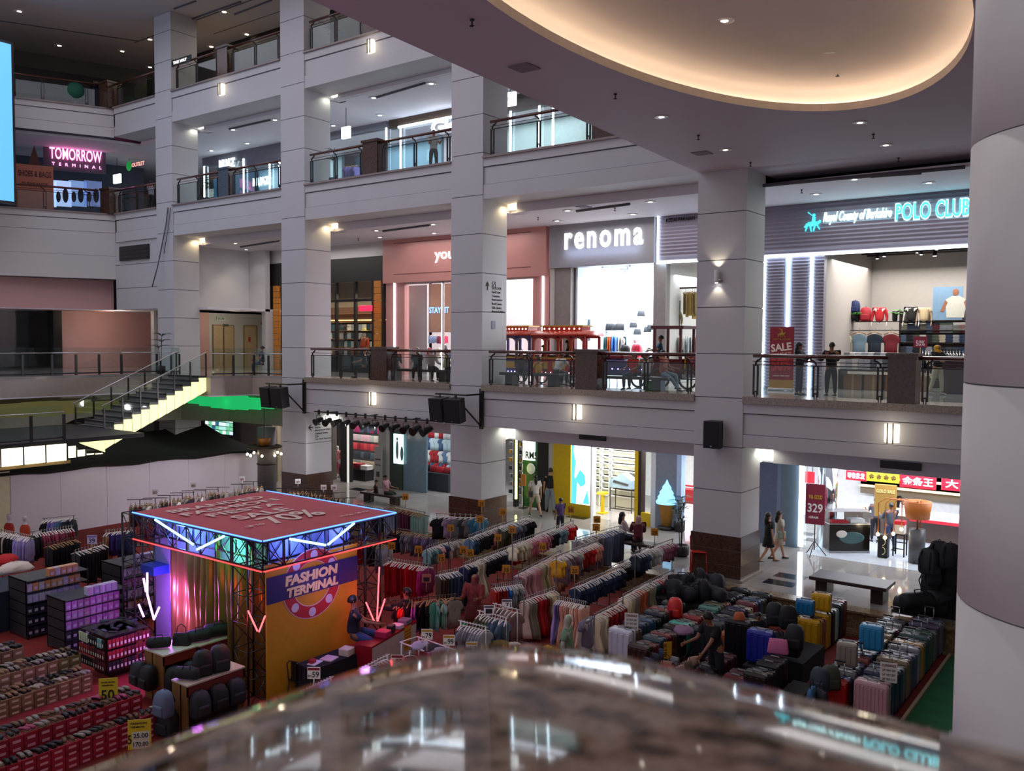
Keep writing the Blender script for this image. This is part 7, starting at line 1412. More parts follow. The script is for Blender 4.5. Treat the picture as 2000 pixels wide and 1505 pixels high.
# white grid stand with folded tees
a, c = at_z(815, 1243, 1.0), at_z(935, 1285, 1.0); t = thing('grid_stand', 'low white grid stand with price cards and loose grey tops', 'rack', (a.x, a.y, 0), math.atan2(c.y-a.y, c.x-a.x)); L_ = (c-a).xy.length; b = M().use(WHITEP)
for y in (0, -0.5): b.tube([(0, y, 1.0), (L_, y, 1.0)], 0.018, 5)
for i in range(7): b.tube([(L_*i/6, 0, 1.0), (L_*i/6, -0.5, 1.0)], 0.014, 5)
build('grid_top', b, t)
for x in (0.05, L_-0.05):
    for y in (0, -0.5): build('leg', M().use(WHITEP).tube([(x, y, 0), (x, y, 1.0)], 0.016, 5), t)
def crumple(p, r, hx, label, group, seed, name='loose_clothes', flat=0.55):
    rnd = random.Random(seed); b = M().use(WHITEP); n = 12; rings = []
    for i in range(6):
        f = i/5; rings.append([(r*(math.cos(f*PI/2*0.95)+0.12*rnd.uniform(-1, 1))*math.cos(2*PI*k/n)*1.2, r*(math.cos(f*PI/2*0.95)+0.12*rnd.uniform(-1, 1))*math.sin(2*PI*k/n), r*flat*math.sin(f*PI/2)*rnd.uniform(.85, 1.1)) for k in range(n)])
    b.loft(rings, True, True); me = b.mesh(name); me.materials[0] = C(hx, 0.9); return tag(link(name, me, None, p, seed), label, 'clothes', group)
for i, (px, py, hx, cn) in enumerate(((822, 1262, '#a39cac', 'grey'), (845, 1268, '#2a2228', 'black'), (862, 1275, '#9a909c', 'lilac-grey'), (885, 1283, '#a8a0a8', 'pale grey'))): crumple(at_z(px, py, 1.0), 0.2, hx, '%s crumpled top on the white grid stand' % cn, 'loose tops on the grid stand', i+2)
o = link('tee_shirt', garment_mesh(T_, 1), None, at_z(800, 1272, 1.15), 0.9, C('#8f8c98', 0.9)); o.scale = (1.3, 1.2, 0.9); tag(o, 'large grey T-shirt with dark collar facing the camera, left of the grid stand', 'clothes'); link('hanger', hanger_mesh('small'), o)
tag(build('hook_stand', M().use(WHITEP).tube([(0, 0, 0), (0, 0, 1.15)], 0.015, 5).box(-0.2, 0.2, -0.2, 0.2, 0, 0.02), None, at_z(800, 1272, 1.15)*1.0-Vector((0, 0, 1.15))), 'thin white stand holding the large grey T-shirt', 'stand')
tt = thing('folding_table', 'table of loose folded clothes left of the two mannequins', 'table', (*at_z(1030, 1290, 0.8).xy, 0), 0.3); build('tabletop', M().use(C('#5c2a20')).box(-0.75, 0.75, -0.4, 0.4, 0.76, 0.8), tt)
for x in (-0.7, 0.7):
    for y in (-0.35, 0.35): build('leg', M().use(STEEL).tube([(x, y, 0), (x, y, 0.76)], 0.015, 5), tt)
for i, (px, py, hx, cn, r) in enumerate(((975, 1262, '#6c5a20', 'olive', 0.24), (1005, 1262, '#d0c8b8', 'white', 0.16), (1025, 1275, '#a8481c', 'rust-orange', 0.3), (1052, 1280, '#b4501c', 'orange', 0.2), (1070, 1268, '#d8a828', 'yellow', 0.14), (1085, 1285, '#241a40', 'dark violet', 0.2))): crumple(at_z(px, py, 0.8), r, hx, '%s folded garment on the table left of the mannequins' % cn, 'garments on the folding table', i+30)
mannequin((*at_z(1108, 1192, 2.32).xy, 0.42), 0.35, 'bald full-body mannequin in a sage green shirt', '#6c8a70', '#2a2c30', 1.98, skinc='#a8aa98')
mannequin((*at_z(1146, 1190, 2.18).xy, 0.42), 0.1, 'headless mannequin in a grey-lilac T-shirt and dark shorts', '#6f6a7c', '#14161c', 1.98, headed=False, skinc='#b0aaa6')
a = at_z(1127, 1192, 2.3); tag(build('podium', M().use(C('#3a3434')).box(a.x-0.75, a.x+0.75, a.y-0.5, a.y+0.5, 0, 0.42)), 'low dark podium under the two mannequins', 'podium')
# racks behind and left of the booth
def tstand(px, py, z, label, items, sign=None, hxr='black'):
    p = at_z(px, py, z); t = thing('t_stand', label, 'rack', (p.x, p.y, 0), 0.75, 'T-stands by the white hoarding'); build('post', M().use(BLACK).tube([(0, 0, 0), (0, 0, z)], 0.018, 5), t); build('cross_arm', M().use(BLACK).tube([(-0.45, 0, z), (0.45, 0, z)], 0.014, 5), t); build('foot', M().use(BLACK).box(-0.3, 0.3, -0.2, 0.2, 0, 0.02), t)
    d = Vector((math.cos(0.75), math.sin(0.75), 0)); hang(p-d*0.4+Vector((0, 0, -0.12)), p+d*0.4+Vector((0, 0, -0.12)), items, label.replace('black T-stand', 'T-stand').replace('of clothes ', ''), 'wood', 'clothes on the T-stands')
    if sign: sign_card(p+Vector((0, 0, 0.12)), sign, 'white card reading %s on the %s' % (sign, label), '#f4f2ee', '#7a1c34', 0.22, 0.2, pole=0.12, rz=0.75, group='white cards on the T-stands')
for i, (px, py, s__) in enumerate(((273, 975, None), (303, 972, '80'), (332, 967, None), (356, 962, None), (378, 958, '80'), (402, 955, None), (426, 951, None), (473, 945, '80'), (495, 940, None))):
    tstand(px, py, 1.7, 'black T-stand by the hoarding, %s from left' % ORD[i], [(2, '#8a7c68', 'beige', LS), (2, '#b8b4b0', 'white', T_), (1, '#1b2034', 'navy', T_)] if i % 2 else [(2, '#7c6c5c', 'taupe', LS), (1, '#8a1c30', 'wine', T_), (2, '#c4c0bc', 'white', T_)], s__)
for i, (px, py, s__) in enumerate(((562, 953, None), (582, 950, '49'), (600, 953, None), (618, 957, None), (632, 962, '39'), (652, 962, '29'), (672, 972, None))):
    tstand(px, py, 1.6, 'black T-stand behind the booth roof, %s from left' % ORD[i], [(3, ('#3a3a40', '#b0a898', '#4a4640')[i % 3], ('charcoal', 'cream', 'brown')[i % 3], LS), (2, '#23262e', 'black', TR)], s__)
row(700, 985, 750, 995, 1.35, [(4, '#4a6a94', 'blue', T_), (3, '#b0b4bc', 'pale grey', T_), (4, '#1c2028', 'black', LS)], 'the rail right behind the booth roof', style='black')
row(755, 984, 830, 1000, 1.35, [(6, '#8a96ac', 'pale denim', TR), (5, '#5a2440', 'plum', TR), (5, '#8ab0a4', 'pale mint', TR)], 'the rail of wooden hangers by the seated man', 'wood', sign=((0.5, '39'),))
row(765, 1030, 850, 1042, 1.4, [(4, '#1c2030', 'navy', T_), (5, '#8c8a98', 'striped grey', T_), (7, '#9c8ab4', 'lilac', T_)], 'the rail of striped and lilac tees', 'wood')
row(852, 1002, 945, 1006, 1.55, [(2, '#16161a', 'black', T_), (2, '#b49ab8', 'pale purple', T_), (2, '#54585a', 'dark grey', T_), (1, '#a8a8a8', 'grey', T_), (2, '#3c7890', 'teal blue', T_)], 'the rail of front-facing shirts left of third column', jit=0.2, rz_off=-1.0, sign=((0.95, '25'),))
row(700, 1052, 760, 1060, 1.45, [(3, '#b01c28', 'red', T_), (4, '#1c1c22', 'black', T_), (4, '#8a8c94', 'grey', LS)], 'the rail seen through the right truss leg', 'wood', 'black')
row(2, 1034, 60, 1046, 1.55, [(3, '#141418', 'black', LS), (1, '#b8ac98', 'cream', LS), (5, '#15151a', 'jet black', LS), (8, '#9a8ec0', 'lavender', LS)], 'the far left rail of lavender jackets', jit=0.1, rz_off=0.5)
row(62, 1038, 142, 1026, 1.5, [(3, '#1c1c22', 'black', LS), (10, '#8c3c50', 'maroon striped', LS), (2, '#8a1c28', 'red', LS)], 'the rail of maroon striped tops')
row(92, 1062, 150, 1048, 1.3, [(10, '#1a1a20', 'black', TR)], 'the first rail of black trousers near the 39 card', 'wood', 'black'); row(145, 1075, 205, 1058, 1.25, [(10, '#202026', 'black', TR)], 'the second rail of black trousers near the 39 card', 'white', 'black')
sign_card(at_z(180, 1062, 1.6), '39', 'white card reading 39 with a lilac top over the black trousers', '#d0c4e4', '#2c2450', 0.28, 0.26, top='#8a78c0', pole=0.25, rz=0.7)
row(205, 1036, 258, 1030, 1.45, [(2, '#b88860', 'tan', LS), (5, '#3a2a78', 'purple', LS), (3, '#1c2c5c', 'blue', LS)], 'the rail of purple sweatshirts left of the booth', jit=0.2, rz_off=-0.9)
row(85, 1012, 145, 1006, 1.6, [(2, '#16161c', 'black', T_), (2, '#7c70b8', 'violet', LS), (3, '#4c6a90', 'denim', LS), (3, '#203038', 'dark teal', LS)], 'the rail before the hoarding left end', jit=0.2, rz_off=-0.9)
for px, py, hx, cn in ((17, 985, '#b03428', 'red'), (48, 988, '#c0482c', 'orange-red')):
    p = at_z(px, py, 1.85); mannequin((p.x, p.y, 0.62), -0.9, 'torso mannequin in %s sweatshirt before the hoarding' % cn, hx, None, 1.9, skinc='#d8d4dc', torso_only=True, sleeve=0)
    tag(build('pedestal', M().use(C('#2a2a30')).lathe([(0.2, 0), (0.2, 0.03), (0.05, 0.06), (0.05, 0.62)], n=12), None, (p.x, p.y, 0)), 'dark pedestal under the %s torso mannequin' % cn, 'pedestal')
crumple(at_z(30, 1112, 1.1), 0.4, '#d8c8bc', 'white and peach clothes pile above the first dark shelf rack', None, 77); crumple(at_z(12, 1095, 1.1), 0.35, '#b81c24', 'red clothes pile at the left picture edge', None, 78); crumple(at_z(8, 1118, 1.05), 0.3, '#a8b4c0', 'pale blue tops pile at the left picture edge', None, 79)
tag(build('clothes_table', M().use(C('#18243a')).box(-25.4, -23.9, 9.6, 10.9, 0, 1.05)), 'table with blue cloth under the loose piles at the left edge', 'table')
# ---------------------------------------------------------------- underwear shelf racks
def box_rack(x0, x1, y0, y1, h, n, label, ph, top=True, seed=0):
    t = thing('shelf_rack', label, 'rack', (0, 0, 0)); gm = mat('rack_grey', srgb('#2c2d3c'), 0.5)
    for x in (x0, x1-0.03):
        for y in (y0, y1-0.03): build('upright', M().use(gm).box(x, x+0.03, y, y+0.03, 0, h), t)
    for k in range(n+1): z = 0.08+(h-0.1)*k/n; build('shelf_board', M().use(gm).box(x0, x1, y0, y1, z-0.02, z), t)
    build('side_panel', M().use(mat('side_dark', srgb('#12131c'), 0.6)).box(x0, x1, y0, y0+0.01, 0.08, h), t)
    rnd = random.Random(seed); nb = int((y1-y0-0.1)/0.15)
    for k in range(n+(1 if top else 0)):
        z = 0.08+(h-0.1)*k/n
        for i in range(nb if k < n else nb//2+1):
            y = y0+0.1+i*0.152+(0 if k < n else (y1-y0)*0.35); hx = ph[min(k, len(ph)-1)]
            o = link('packet', box_mesh(0.14, 0.2, 0.2, '#c4b4d8')[0], None, (x1-0.12, y, z), PI/2, C(rnd.choice(hx), 0.35)); l_ = link('label', box_mesh(0.14, 0.2, 0.2, '#c4b4d8')[1], o)
            tag(o, '%s packet from near end, %s shelf from floor, %s' % (ORD[i], ORD[k], label.split(',')[0]), 'packet', 'packets on '+label.split(',')[0])
DKP = ['#24283c', '#2e3248', '#3a3c50']; PKP = ['#b878c0', '#c48ad0', '#a868b8']; ORP = ['#c88a60', '#d09878', '#b8a8b8']; LIP = ['#b8a8d8', '#a898cc', '#c4b8dc']
box_rack(-23.75, -22.8, 10.15, 11.75, 1.5, 5, 'left underwear rack, with orange-topped packets', [DKP, DKP, DKP, LIP, ORP, ORP], seed=1); box_rack(-21.95, -21.05, 10.25, 11.85, 1.3, 5, 'middle underwear rack, lit violet', [DKP, DKP, PKP, PKP, PKP, LIP], seed=2); box_rack(-23.0, -22.0, 12.2, 13.7, 1.6, 5, 'back underwear rack, white boxes on top', [DKP, ORP, LIP, PKP, LIP, LIP], seed=3)
# sock stand
t = thing('sock_stand', 'square black stand full of socks, grey and teal above, red below', 'stand', (-19.15, 10.45, 0)); build('frame', M().use(BLACK).box(-0.35, 0.35, -0.3, 0.3, 0, 1.0).box(-0.55, 0.55, -0.5, 0.5, 0.98, 1.0), t)
rnd = random.Random(5); sk = box_mesh(0.075, 0.03, 0.2, '#c8ccc0'); k = 0
for ti, z in enumerate((0.25, 0.5, 0.76)):
    for side in range(2):
        for i in range(11):
            u_ = -0.5+i*0.1; hx = ('#5a1018', '#1c1c20') if ti == 0 else ('#64141c', '#4a1018', '#98202a') if (ti == 1 or side) else ('#14161a', '#6cb0a8', '#b8c8a0')
            o = link('pair_of_socks', sk[0], None, (-19.15+(0.60 if side else u_), 10.45+(u_*0.9 if side else -0.54), z-0.02), PI/2 if side else 0, C(rnd.choice(hx[:2]) if i > 3 else hx[-1], 0.8)); link('label', sk[1], o)
            tag(o, '%s socks pair, %s tier from floor, %s side of sock stand' % (ORD[i], ORD[ti], ('left', 'right')[side]), 'socks', 'socks on the sock stand')
for i in range(16):
    o = link('pair_of_socks', sk[0], None, (-19.55+(i % 4)*0.26, 10.1+(i//4)*0.22, 1.06), i*0.7, C(('#16181e', '#20242c', '#3c4450')[i % 3], 0.8)); o.rotation_euler = (PI/2, 0, i*0.7); link('label', sk[1], o); tag(o, '%s dark socks pair lying on top of the sock stand' % ORD[i], 'socks', 'socks on top of the stand')
# ---------------------------------------------------------------- shoe displays
def shoe_block(x0, x1, y0, y1, z1, n_h, hx, lab, where, tint, seed, rows, grp):
    """boxes stacked n_h high in rows along y (faces towards +x), shoes on top"""
    rnd = random.Random(seed); n = int((y1-y0)/0.245); h = z1/n_h; bx, lb = box_mesh(0.235, 0.31, h, lab)
    for r in range(rows):
        for k in range(n_h):
            for i in range(n):
                if r and k < n_h-1: continue
                o = link('shoe_box', bx, None, (x1-0.16-r*0.32, y0+0.12+i*0.245, k*h), PI/2, C(rnd.choice(hx), 0.7)); link('label', lb, o); tag(o, '%s %s shoe box from near end, layer %d, row %d, %s' % (ORD[i], tint, k+1, r+1, where), 'box', grp+' boxes')
    for r in range(rows):
        for i in range(n):
            shoe_pair((x1-0.17-r*0.32, y0+0.12+i*0.245, z1), PI/2+rnd.uniform(-.3, .3), rnd.choice(['#1a1618', '#1f1c20', '#6a4a34', '#a89c88', '#30282c', '#8a8078', '#4a2c24', '#a03a60' if tint == 'red' else '#8a6a48']), rnd.choice(['#14100e', '#8a7458']), '%s pair of shoes from near end, row %d, %s' % (ORD[i], r+1, where), grp+' shoes', rnd)
BRN = ['#80643f', '#745838', '#8a6c4a']; RDX = ['#96142a', '#a0182e', '#861022']
shoe_block(-19.1, -18.4, 6.6, 9.65, 0.36, 3, BRN, '#cbb894', 'front brown display', 'brown', 1, 2, 'brown display'); shoe_block(-19.75, -19.1, 7.2, 9.7, 0.62, 4, BRN, '#cbb894', 'middle brown display', 'brown', 2, 2, 'middle brown display'); shoe_block(-21.3, -20.5, 7.6, 9.1, 0.62, 4, BRN, '#cbb894', 'rear brown display', 'brown', 3, 2, 'rear brown display')
shoe_block(-15.75, -15.3, 6.2, 9.4, 0.45, 4, RDX, '#d890a0', 'front red display', 'red', 4, 1, 'front red display'); shoe_block(-16.5, -15.75, 6.2, 9.2, 0.7, 5, RDX, '#d890a0', 'rear red display', 'red', 5, 2, 'rear red display')
def big_card(px, py, z, w, h, lines, label, rz):
    p = at_z(px, py, z); t = thing('price_sign', label, 'sign', (p.x, p.y, 0), rz); build('pole', M().use(BLACK).tube([(0, 0.02, 0), (0, 0.02, z)], 0.012, 5), t); build('card', M().use(C('#c8b020', 0.5)).box(-w/2, w/2, -0.006, 0.006, z, z+h), t)
    for s__, x, zz, ww, hh, bg in lines:
        if bg: build('sticker', M().use(C('#c8c4b8')).box(x-0.02, x+ww+0.02, -0.009, -0.006, z+zz-0.03, z+zz+hh+0.03), t)
        text('lettering', s__, (x, -0.011, z+zz), XP, ZP, ww, hh, C('#1c1c24'), t, bold=0.015, depth=0.004)
big_card(212, 1372, 0.62, 0.34, 0.48, [('50', -0.13, 0.06, 0.24, 0.2, 0), ('FASHION', -0.12, 0.39, 0.24, 0.03, 0), ('TERMINAL', -0.12, 0.33, 0.22, 0.03, 0)], 'yellow card reading 50 beside the brown shoe boxes', 0.85)
big_card(273, 1462, 0.5, 0.38, 0.52, [('25.00', -0.10, 0.2, 0.24, 0.08, 1), ('170.00', -0.10, 0.05, 0.24, 0.08, 1), ('FASHION', -0.14, 0.44, 0.26, 0.035, 0), ('TERMINAL', -0.15, 0.38, 0.24, 0.03, 0), ('5', -0.19, 0.1, 0.06, 0.16, 0)], 'yellow card with 25.00 and 170.00 in front of the red shoe boxes', 0.85)
# backpack tables
OK_ = C('#7a5426', 0.6)
def ptable(x0, x1, y0, y1, h, label):
    t = thing('display_table', label, 'table', (0, 0, 0)); build('tabletop', M().use(C('#c4b8ac', 0.5)).box(x0, x1, y0, y1, h, h+0.03), t)
    for y in (y0, y1-0.03): build('side_panel', M().use(OK_).box(x0+0.02, x1-0.02, y, y+0.03, 0, h), t)
    build('apron', M().use(C('#6a1c18')).box(x1-0.04, x1-0.02, y0, y1, h-0.2, h), t); build('back_board', M().use(C('#1c1614')).box(x0+0.3, x0+0.33, y0, y1, 0, h), t)
ptable(-17.25, -16.5, 10.05, 10.85, 1.0, 'white-topped wooden table with black bags, left of the pair'); ptable(-16.9, -16.45, 10.85, 11.75, 1.0, 'narrow far half of the left bag table'); ptable(-15.35, -14.8, 9.5, 10.8, 0.95, 'white-topped bag table at the front leg of the booth')
BK = ['#101116', '#14151a', '#1a1c24', '#0e0f12', '#22242c']
for i, (x, y, z, kd, r, s__) in enumerate(((-17.0, 10.25, 1.03, 'duffel', 0.9, 0.8), (-16.8, 10.65, 1.03, 'handbag', 0.6, 1.2), (-16.7, 11.0, 1.03, 'duffel', 1.3, 0.9), (-16.65, 11.45, 1.03, 'duffel', 1.2, 1.0), (-15.0, 10.35, 0.98, 'backpack', 1.3, 1.15), (-15.05, 10.0, 0.98, 'backpack', 1.4, 1.1), (-15.1, 9.7, 0.98, 'duffel', 0.5, 0.8), (-14.7, 10.5, 0.35, 'backpack', 1.57, 1.1), (-14.7, 10.1, 0.35, 'backpack', 1.57, 1.1), (-14.7, 9.7, 0.35, 'backpack', 1.57, 1.1), (-16.35, 10.2, 0.3, 'backpack', 1.57, 1.1), (-16.35, 10.6, 0.3, 'backpack', 1.57, 1.1), (-17.2, 9.9, 0.3, 'backpack', 0.0, 1.1), (-16.85, 9.9, 0.3, 'backpack', 0.0, 1.1), (-15.2, 9.3, 0.0, 'backpack', 0.2, 1.2))):
    bag(kd, (x, y, z), r, BK[i % 5], ('black %s on a bag table by the booth, %s from left' if z > .9 else 'black %s hanging on a bag table by the booth, %s') % (kd, ORD[i]), 'black bags around the booth', s__)
bag('backpack', (-15.05, 9.15, 0.45), 0.1, '#5c6884', 'slim grey-blue case strapped at the near end of the bag table', 'grey-blue bag', 1.1)
# ---------------------------------------------------------------- luggage
def lug_row(x, y0, dy, specs, where, size=(0.54, 0.29, 0.80), every=0, ribs=4):
    for i, (hx, cn) in enumerate(specs):
        s_z = size if i % 3 != 1 else (size[0]*0.97, size[1]*0.95, size[2]*0.93)
        suitcase((x+0.02*math.sin(i*3.1), y0+dy*i, 0), 0.03*math.sin(i*5), hx, '%s suitcase, %s from near end of %s' % (cn, ORD[i], where), s_z, ribs=ribs, trolley=every and i % every == 1)
W_, B_, R_ = ('#c4c8d0', 'silver-white'), ('#16171c', 'black'), ('#6e1a20', 'maroon')
lug_row(-10.05, 17.75, 0.33, [('#c8ccd6', 'big white'), ('#6c5a4c', 'brown'), ('#2c3c54', 'navy'), ('#2a4a68', 'blue'), B_, B_, ('#7a1c20', 'dark red'), B_, B_], 'the first luggage row', (0.6, 0.30, 0.92))
lug_row(-9.35, 17.35, 0.335, [('#3c2a24', 'dark brown'), R_, ('#2a4048', 'dark teal'), R_, ('#4c4438', 'taupe'), ('#2a2420', 'black-brown'), ('#4fb09c', 'mint'), ('#7c7870', 'grey'), ('#8e1c1c', 'red'), ('#4c4038', 'brown-grey'), ('#2a4060', 'blue'), ('#5c8c80', 'sea green'), ('#6c6a50', 'olive'), ('#a05c50', 'coral'), B_, ('#24242a', 'charcoal'), ('#4a4c54', 'slate'), B_], 'the second luggage row')
lug_row(-8.72, 19.3, 0.335, [('#2c3038', 'striped black'), ('#9a9488', 'beige-grey'), ('#3a3c40', 'charcoal'), ('#2a1c3c', 'dark violet'), ('#9c948a', 'stone'), ('#1c1828', 'plum black'), ('#34204a', 'purple'), ('#b0a480', 'pale olive'), ('#6e2430', 'wine'), ('#2c4468', 'blue'), ('#303c28', 'dark green'), B_], 'the third luggage row')
lug_row(-8.15, 19.6, 0.34, [('#b4603c', 'orange-brown'), ('#b8a07c', 'sand'), ('#c4b488', 'pale sand'), ('#c8bc84', 'cream yellow'), ('#c4b474', 'straw'), B_], 'the fourth luggage row', (0.50, 0.30, 0.72))
lug_row(-6.85, 21.2, 0.34, [('#c8981c', 'yellow'), ('#9c5c50', 'dusty rose'), ('#c89c20', 'golden yellow'), B_, ('#a8ccc0', 'pale mint'), ('#1c2838', 'navy'), ('#6c2828', 'brick red')], 'the yellow suitcase row', (0.6, 0.31, 0.92))
suitcase((-6.95, 21.25, 0.93), 0.05, '#2474a8', 'small blue patterned case standing on the yellow suitcase', (0.44, 0.24, 0.42)); suitcase((-6.75, 21.85, 0.93), 0.1, '#d0a01c', 'yellow cabin case on the yellow suitcase row', (0.46, 0.28, 0.48))
lug_row(-7.05, 16.6, 0.32, [('#b08068', 'rose beige'), ('#b8887c', 'pink-brown'), R_, ('#5a3038', 'dark wine')], 'the front centre luggage group', (0.5, 0.29, 0.66), ribs=0); lug_row(-7.75, 17.3, 0.32, [B_, ('#24262c', 'graphite'), ('#4c1c28', 'wine'), ('#5c3438', 'mauve-brown')], 'the left centre luggage group', (0.52, 0.29, 0.68), ribs=0); lug_row(-6.5, 17.0, 0.33, [('#1c1614', 'brown-black'), B_, ('#101014', 'jet black'), B_], 'the right centre luggage group', (0.5, 0.3, 0.95))
suitcase((-7.75, 19.1, 0.0), 0.05, '#0e0f14', 'tall plain black suitcase behind the wine suitcases', (0.6, 0.34, 1.25)); suitcase((-7.0, 18.5, 0.55), 0.05, '#1c2890', 'bright royal blue suitcase standing above the black ones', (0.58, 0.32, 0.76)); tag(build('low_table', M().use(BLACKC).box(-7.3, -6.75, 18.2, 18.9, 0, 0.55)), 'low black table under the royal blue suitcase', 'table')
bag('handbag', (-6.55, 18.3, 0.95), 0.3, '#c86a98', 'pink backpack hanging beside the royal blue suitcase', s=1.4); bag('backpack', (-7.75, 19.1, 1.05), 0.4, '#a8502c', 'orange and grey backpack on the tall black suitcase', s=0.8)
for i, (x, y, z, kd) in enumerate(((-6.6, 19.3, 0.6, 'backpack'), (-6.4, 18.9, 0.9, 'backpack'), (-7.4, 20.4, 0.85, 'backpack'), (-7.0, 20.2, 0.9, 'backpack'), (-7.2, 19.8, 0.5, 'duffel'))): bag(kd, (x, y, z), 0.2*i, BK[i % 5], '%s of the black bags piled behind the blue suitcase' % ORD[i], 'black bags behind the blue suitcase', 1.2)
tag(build('bag_stand', M().use(BLACKC).box(-7.6, -6.3, 19.2, 20.7, 0, 0.5)), 'black stand carrying the pile of bags in the luggage area', 'stand')
VC = [('#5c6470', 'slate'), ('#6c3038', 'dark rose'), ('#404c6c', 'dusty blue'), ('#7c7c80', 'grey'), ('#3c3c44', 'charcoal'), ('#7a6a50', 'khaki'), ('#2c4c50', 'petrol'), ('#844840', 'clay'), ('#8a8c94', 'light grey'), ('#4c3c5c', 'grape'), ('#a07830', 'amber'), ('#38584a', 'moss'), ('#23262e', 'ink')]; rnd = random.Random(22)
for x, y0, n, nm, sz in ((-5.42, 18.45, 16, 'left column of the right luggage block', (0.62, 0.28, 0.62)), (-4.58, 18.2, 17, 'right column of the right luggage block', (0.66, 0.30, 0.84))):
    lug_row(x, y0, 0.33, [('#b01c1c', 'red')]*(x == -5.42) + [('#b48890', 'pink ribbed')]*(x == -4.58) + [('#1c2848', 'navy speckled')]*(3 if x == -4.58 else 0) + [rnd.choice(VC) for _ in range(n-1-(3 if x == -4.58 else 0))], nm, sz, every=2, ribs=9)
suitcase((-5.2, 20.5, 0.66), 0.1, '#3088b8', 'blue cabin case with yellow-green base standing on the right luggage block', (0.5, 0.3, 0.62)); suitcase((-5.35, 19.15, 0.66), 0.2, '#8c8478', 'grey cabin case with a lime face standing on the right luggage block', (0.42, 0.28, 0.56))
for px, py, z, rz in ((1735, 1332, 0.8, 0.3), (1233, 1230, 0.85, 0.4)):
    p = at_z(px, py, z); t = thing('price_sign', 'white luggage price list card on the %s block' % ('right' if px > 1500 else 'left'), 'sign', p, rz); build('card', M().use(C('#dcd6d0', 0.5)).box(-0.16, 0.16, -0.005, 0.005, 0, 0.4), t); build('prop', M().use(WHITEP).tube([(0, 0.01, 0), (0, 0.01, -0.1)], 0.01, 4), t)
    text('lettering', 'CLEARANCE', (-0.13, -0.008, 0.32), XP, ZP, 0.26, 0.05, C('#6a1c24'), t, bold=0.02, depth=0.003)
    for i, s__ in enumerate(('20" RM 189', '24" RM 209', '28" RM 219')): text('lettering', s__, (-0.12, -0.008, 0.22-i*0.09), XP, ZP, 0.24, 0.05, C('#201c20'), t, depth=0.003)
p = at_z(1229, 1330, 0.6); t = thing('price_sign', 'red card with white 35 in front of the white suitcase', 'sign', p, 0.5); build('card', M().use(C('#b01c24', 0.5)).box(-0.13, 0.13, -0.005, 0.005, 0, 0.24), t); text('lettering', '35', (-0.02, -0.008, 0.04), XP, ZP, 0.12, 0.1, C('#e8dcd8'), t, bold=0.03, depth=0.003); text('lettering', 'RM', (-0.1, -0.008, 0.05), XP, ZP, 0.06, 0.04, C('#e8dcd8'), t, depth=0.003); build('pole', M().use(WHITEP).tube([(0, 0.01, 0.05), (0, 0.01, -0.6)], 0.01, 4), t)
p = at_z(1304, 1285, 0.75); t = thing('price_sign', 'narrow yellow card standing over the hanging handbags', 'sign', p, 0.9); build('card', M().use(C('#c8981c', 0.5)).box(-0.09, 0.09, -0.005, 0.005, 0, 0.36), t); build('pole', M().use(BLACK).tube([(0, 0.01, 0.05), (0, 0.01, -0.75)], 0.01, 4), t); text('lettering', 'SALE 50', (-0.03, -0.008, 0.03), (0, 0, 1), (-1, 0, 0), 0.3, 0.09, C('#5a2c10'), t, bold=0.02, depth=0.003)
HB = ['#1a1a22', '#a8806c', '#3c3c48', '#7c6a58', '#5a1c34', '#b09a78', '#24304c', '#8a8c94', '#6a3c48', '#c4a088', '#14141a', '#9c7c50']
for i in range(22): x = -8.75+(i % 6)*0.24; y = 16.3+(i//6)*0.33; bag('handbag', (x, y, 0.62-0.1*(i % 3)), 0.5*i, HB[i % 12], '%s handbag, counted from the near left of the handbag stand' % ORD[i], 'handbags in front of the man in black', 0.95)
tag(build('handbag_stand', M().use(BLACKC).box(-8.9, -7.4, 16.15, 17.5, 0, 0.42)), 'low black stand full of small handbags in front of the man in black', 'stand')
crumple(at_z(1335, 1232, 0.95), 0.24, '#8a6a84', 'mauve and cream soft bags on the handbag stand', None, 90)
for i, (px, py, kd, hx) in enumerate(((1600, 1350, 'backpack', '#2c3844'), (1622, 1345, 'backpack', '#3c4434'), (1585, 1365, 'handbag', '#3c6c9c'), (1605, 1370, 'handbag', '#1c1c24'))): bag(kd, at_z(px, py, 0.45), 0.8*i, hx, '%s of the small bags at the near left corner of the right luggage block' % ORD[i], 'small bags at the right block corner', 1.1)
tag(build('low_table', M().use(BLACKC).box(-6.2, -5.75, 17.6, 18.3, 0, 0.45)), 'low dark stand under the small bags at the right block corner', 'table')
for i in range(12):
    px, py, z, kd = ((1780, 1200, 0.6, 'duffel'), (1815, 1200, 0.6, 'duffel'), (1845, 1195, 0.6, 'duffel'), (1790, 1190, 0.9, 'duffel'), (1835, 1180, 0.95, 'duffel'), (1815, 1160, 1.2, 'backpack'), (1845, 1160, 1.2, 'backpack'), (1818, 1140, 1.5, 'backpack'), (1848, 1140, 1.5, 'backpack'), (1815, 1120, 1.8, 'backpack'), (1835, 1105, 2.0, 'backpack'), (1855, 1110, 2.0, 'backpack'))[i]
    bag(kd, at_z(px, py, z), 0.3*i, BK[i % 5], '%s of the black bags stacked by the round column, counted upward' % ORD[i], 'black bags stacked by the round column', 1.45)
a = at_z(1835, 1200, 0.6); tag(build('bag_stand', M().use(BLACKC).box(a.x-0.45, a.x+0.6, a.y-0.1, a.y+0.5, 0.0, 2.0)), 'black stand holding the stacked bags by the round column', 'stand'); tag(build('low_table', M().use(BLACKC).box(a.x-1.1, a.x-0.45, a.y-0.3, a.y+0.3, 0.0, 0.6)), 'low black stand under the lying duffel bags', 'stand')
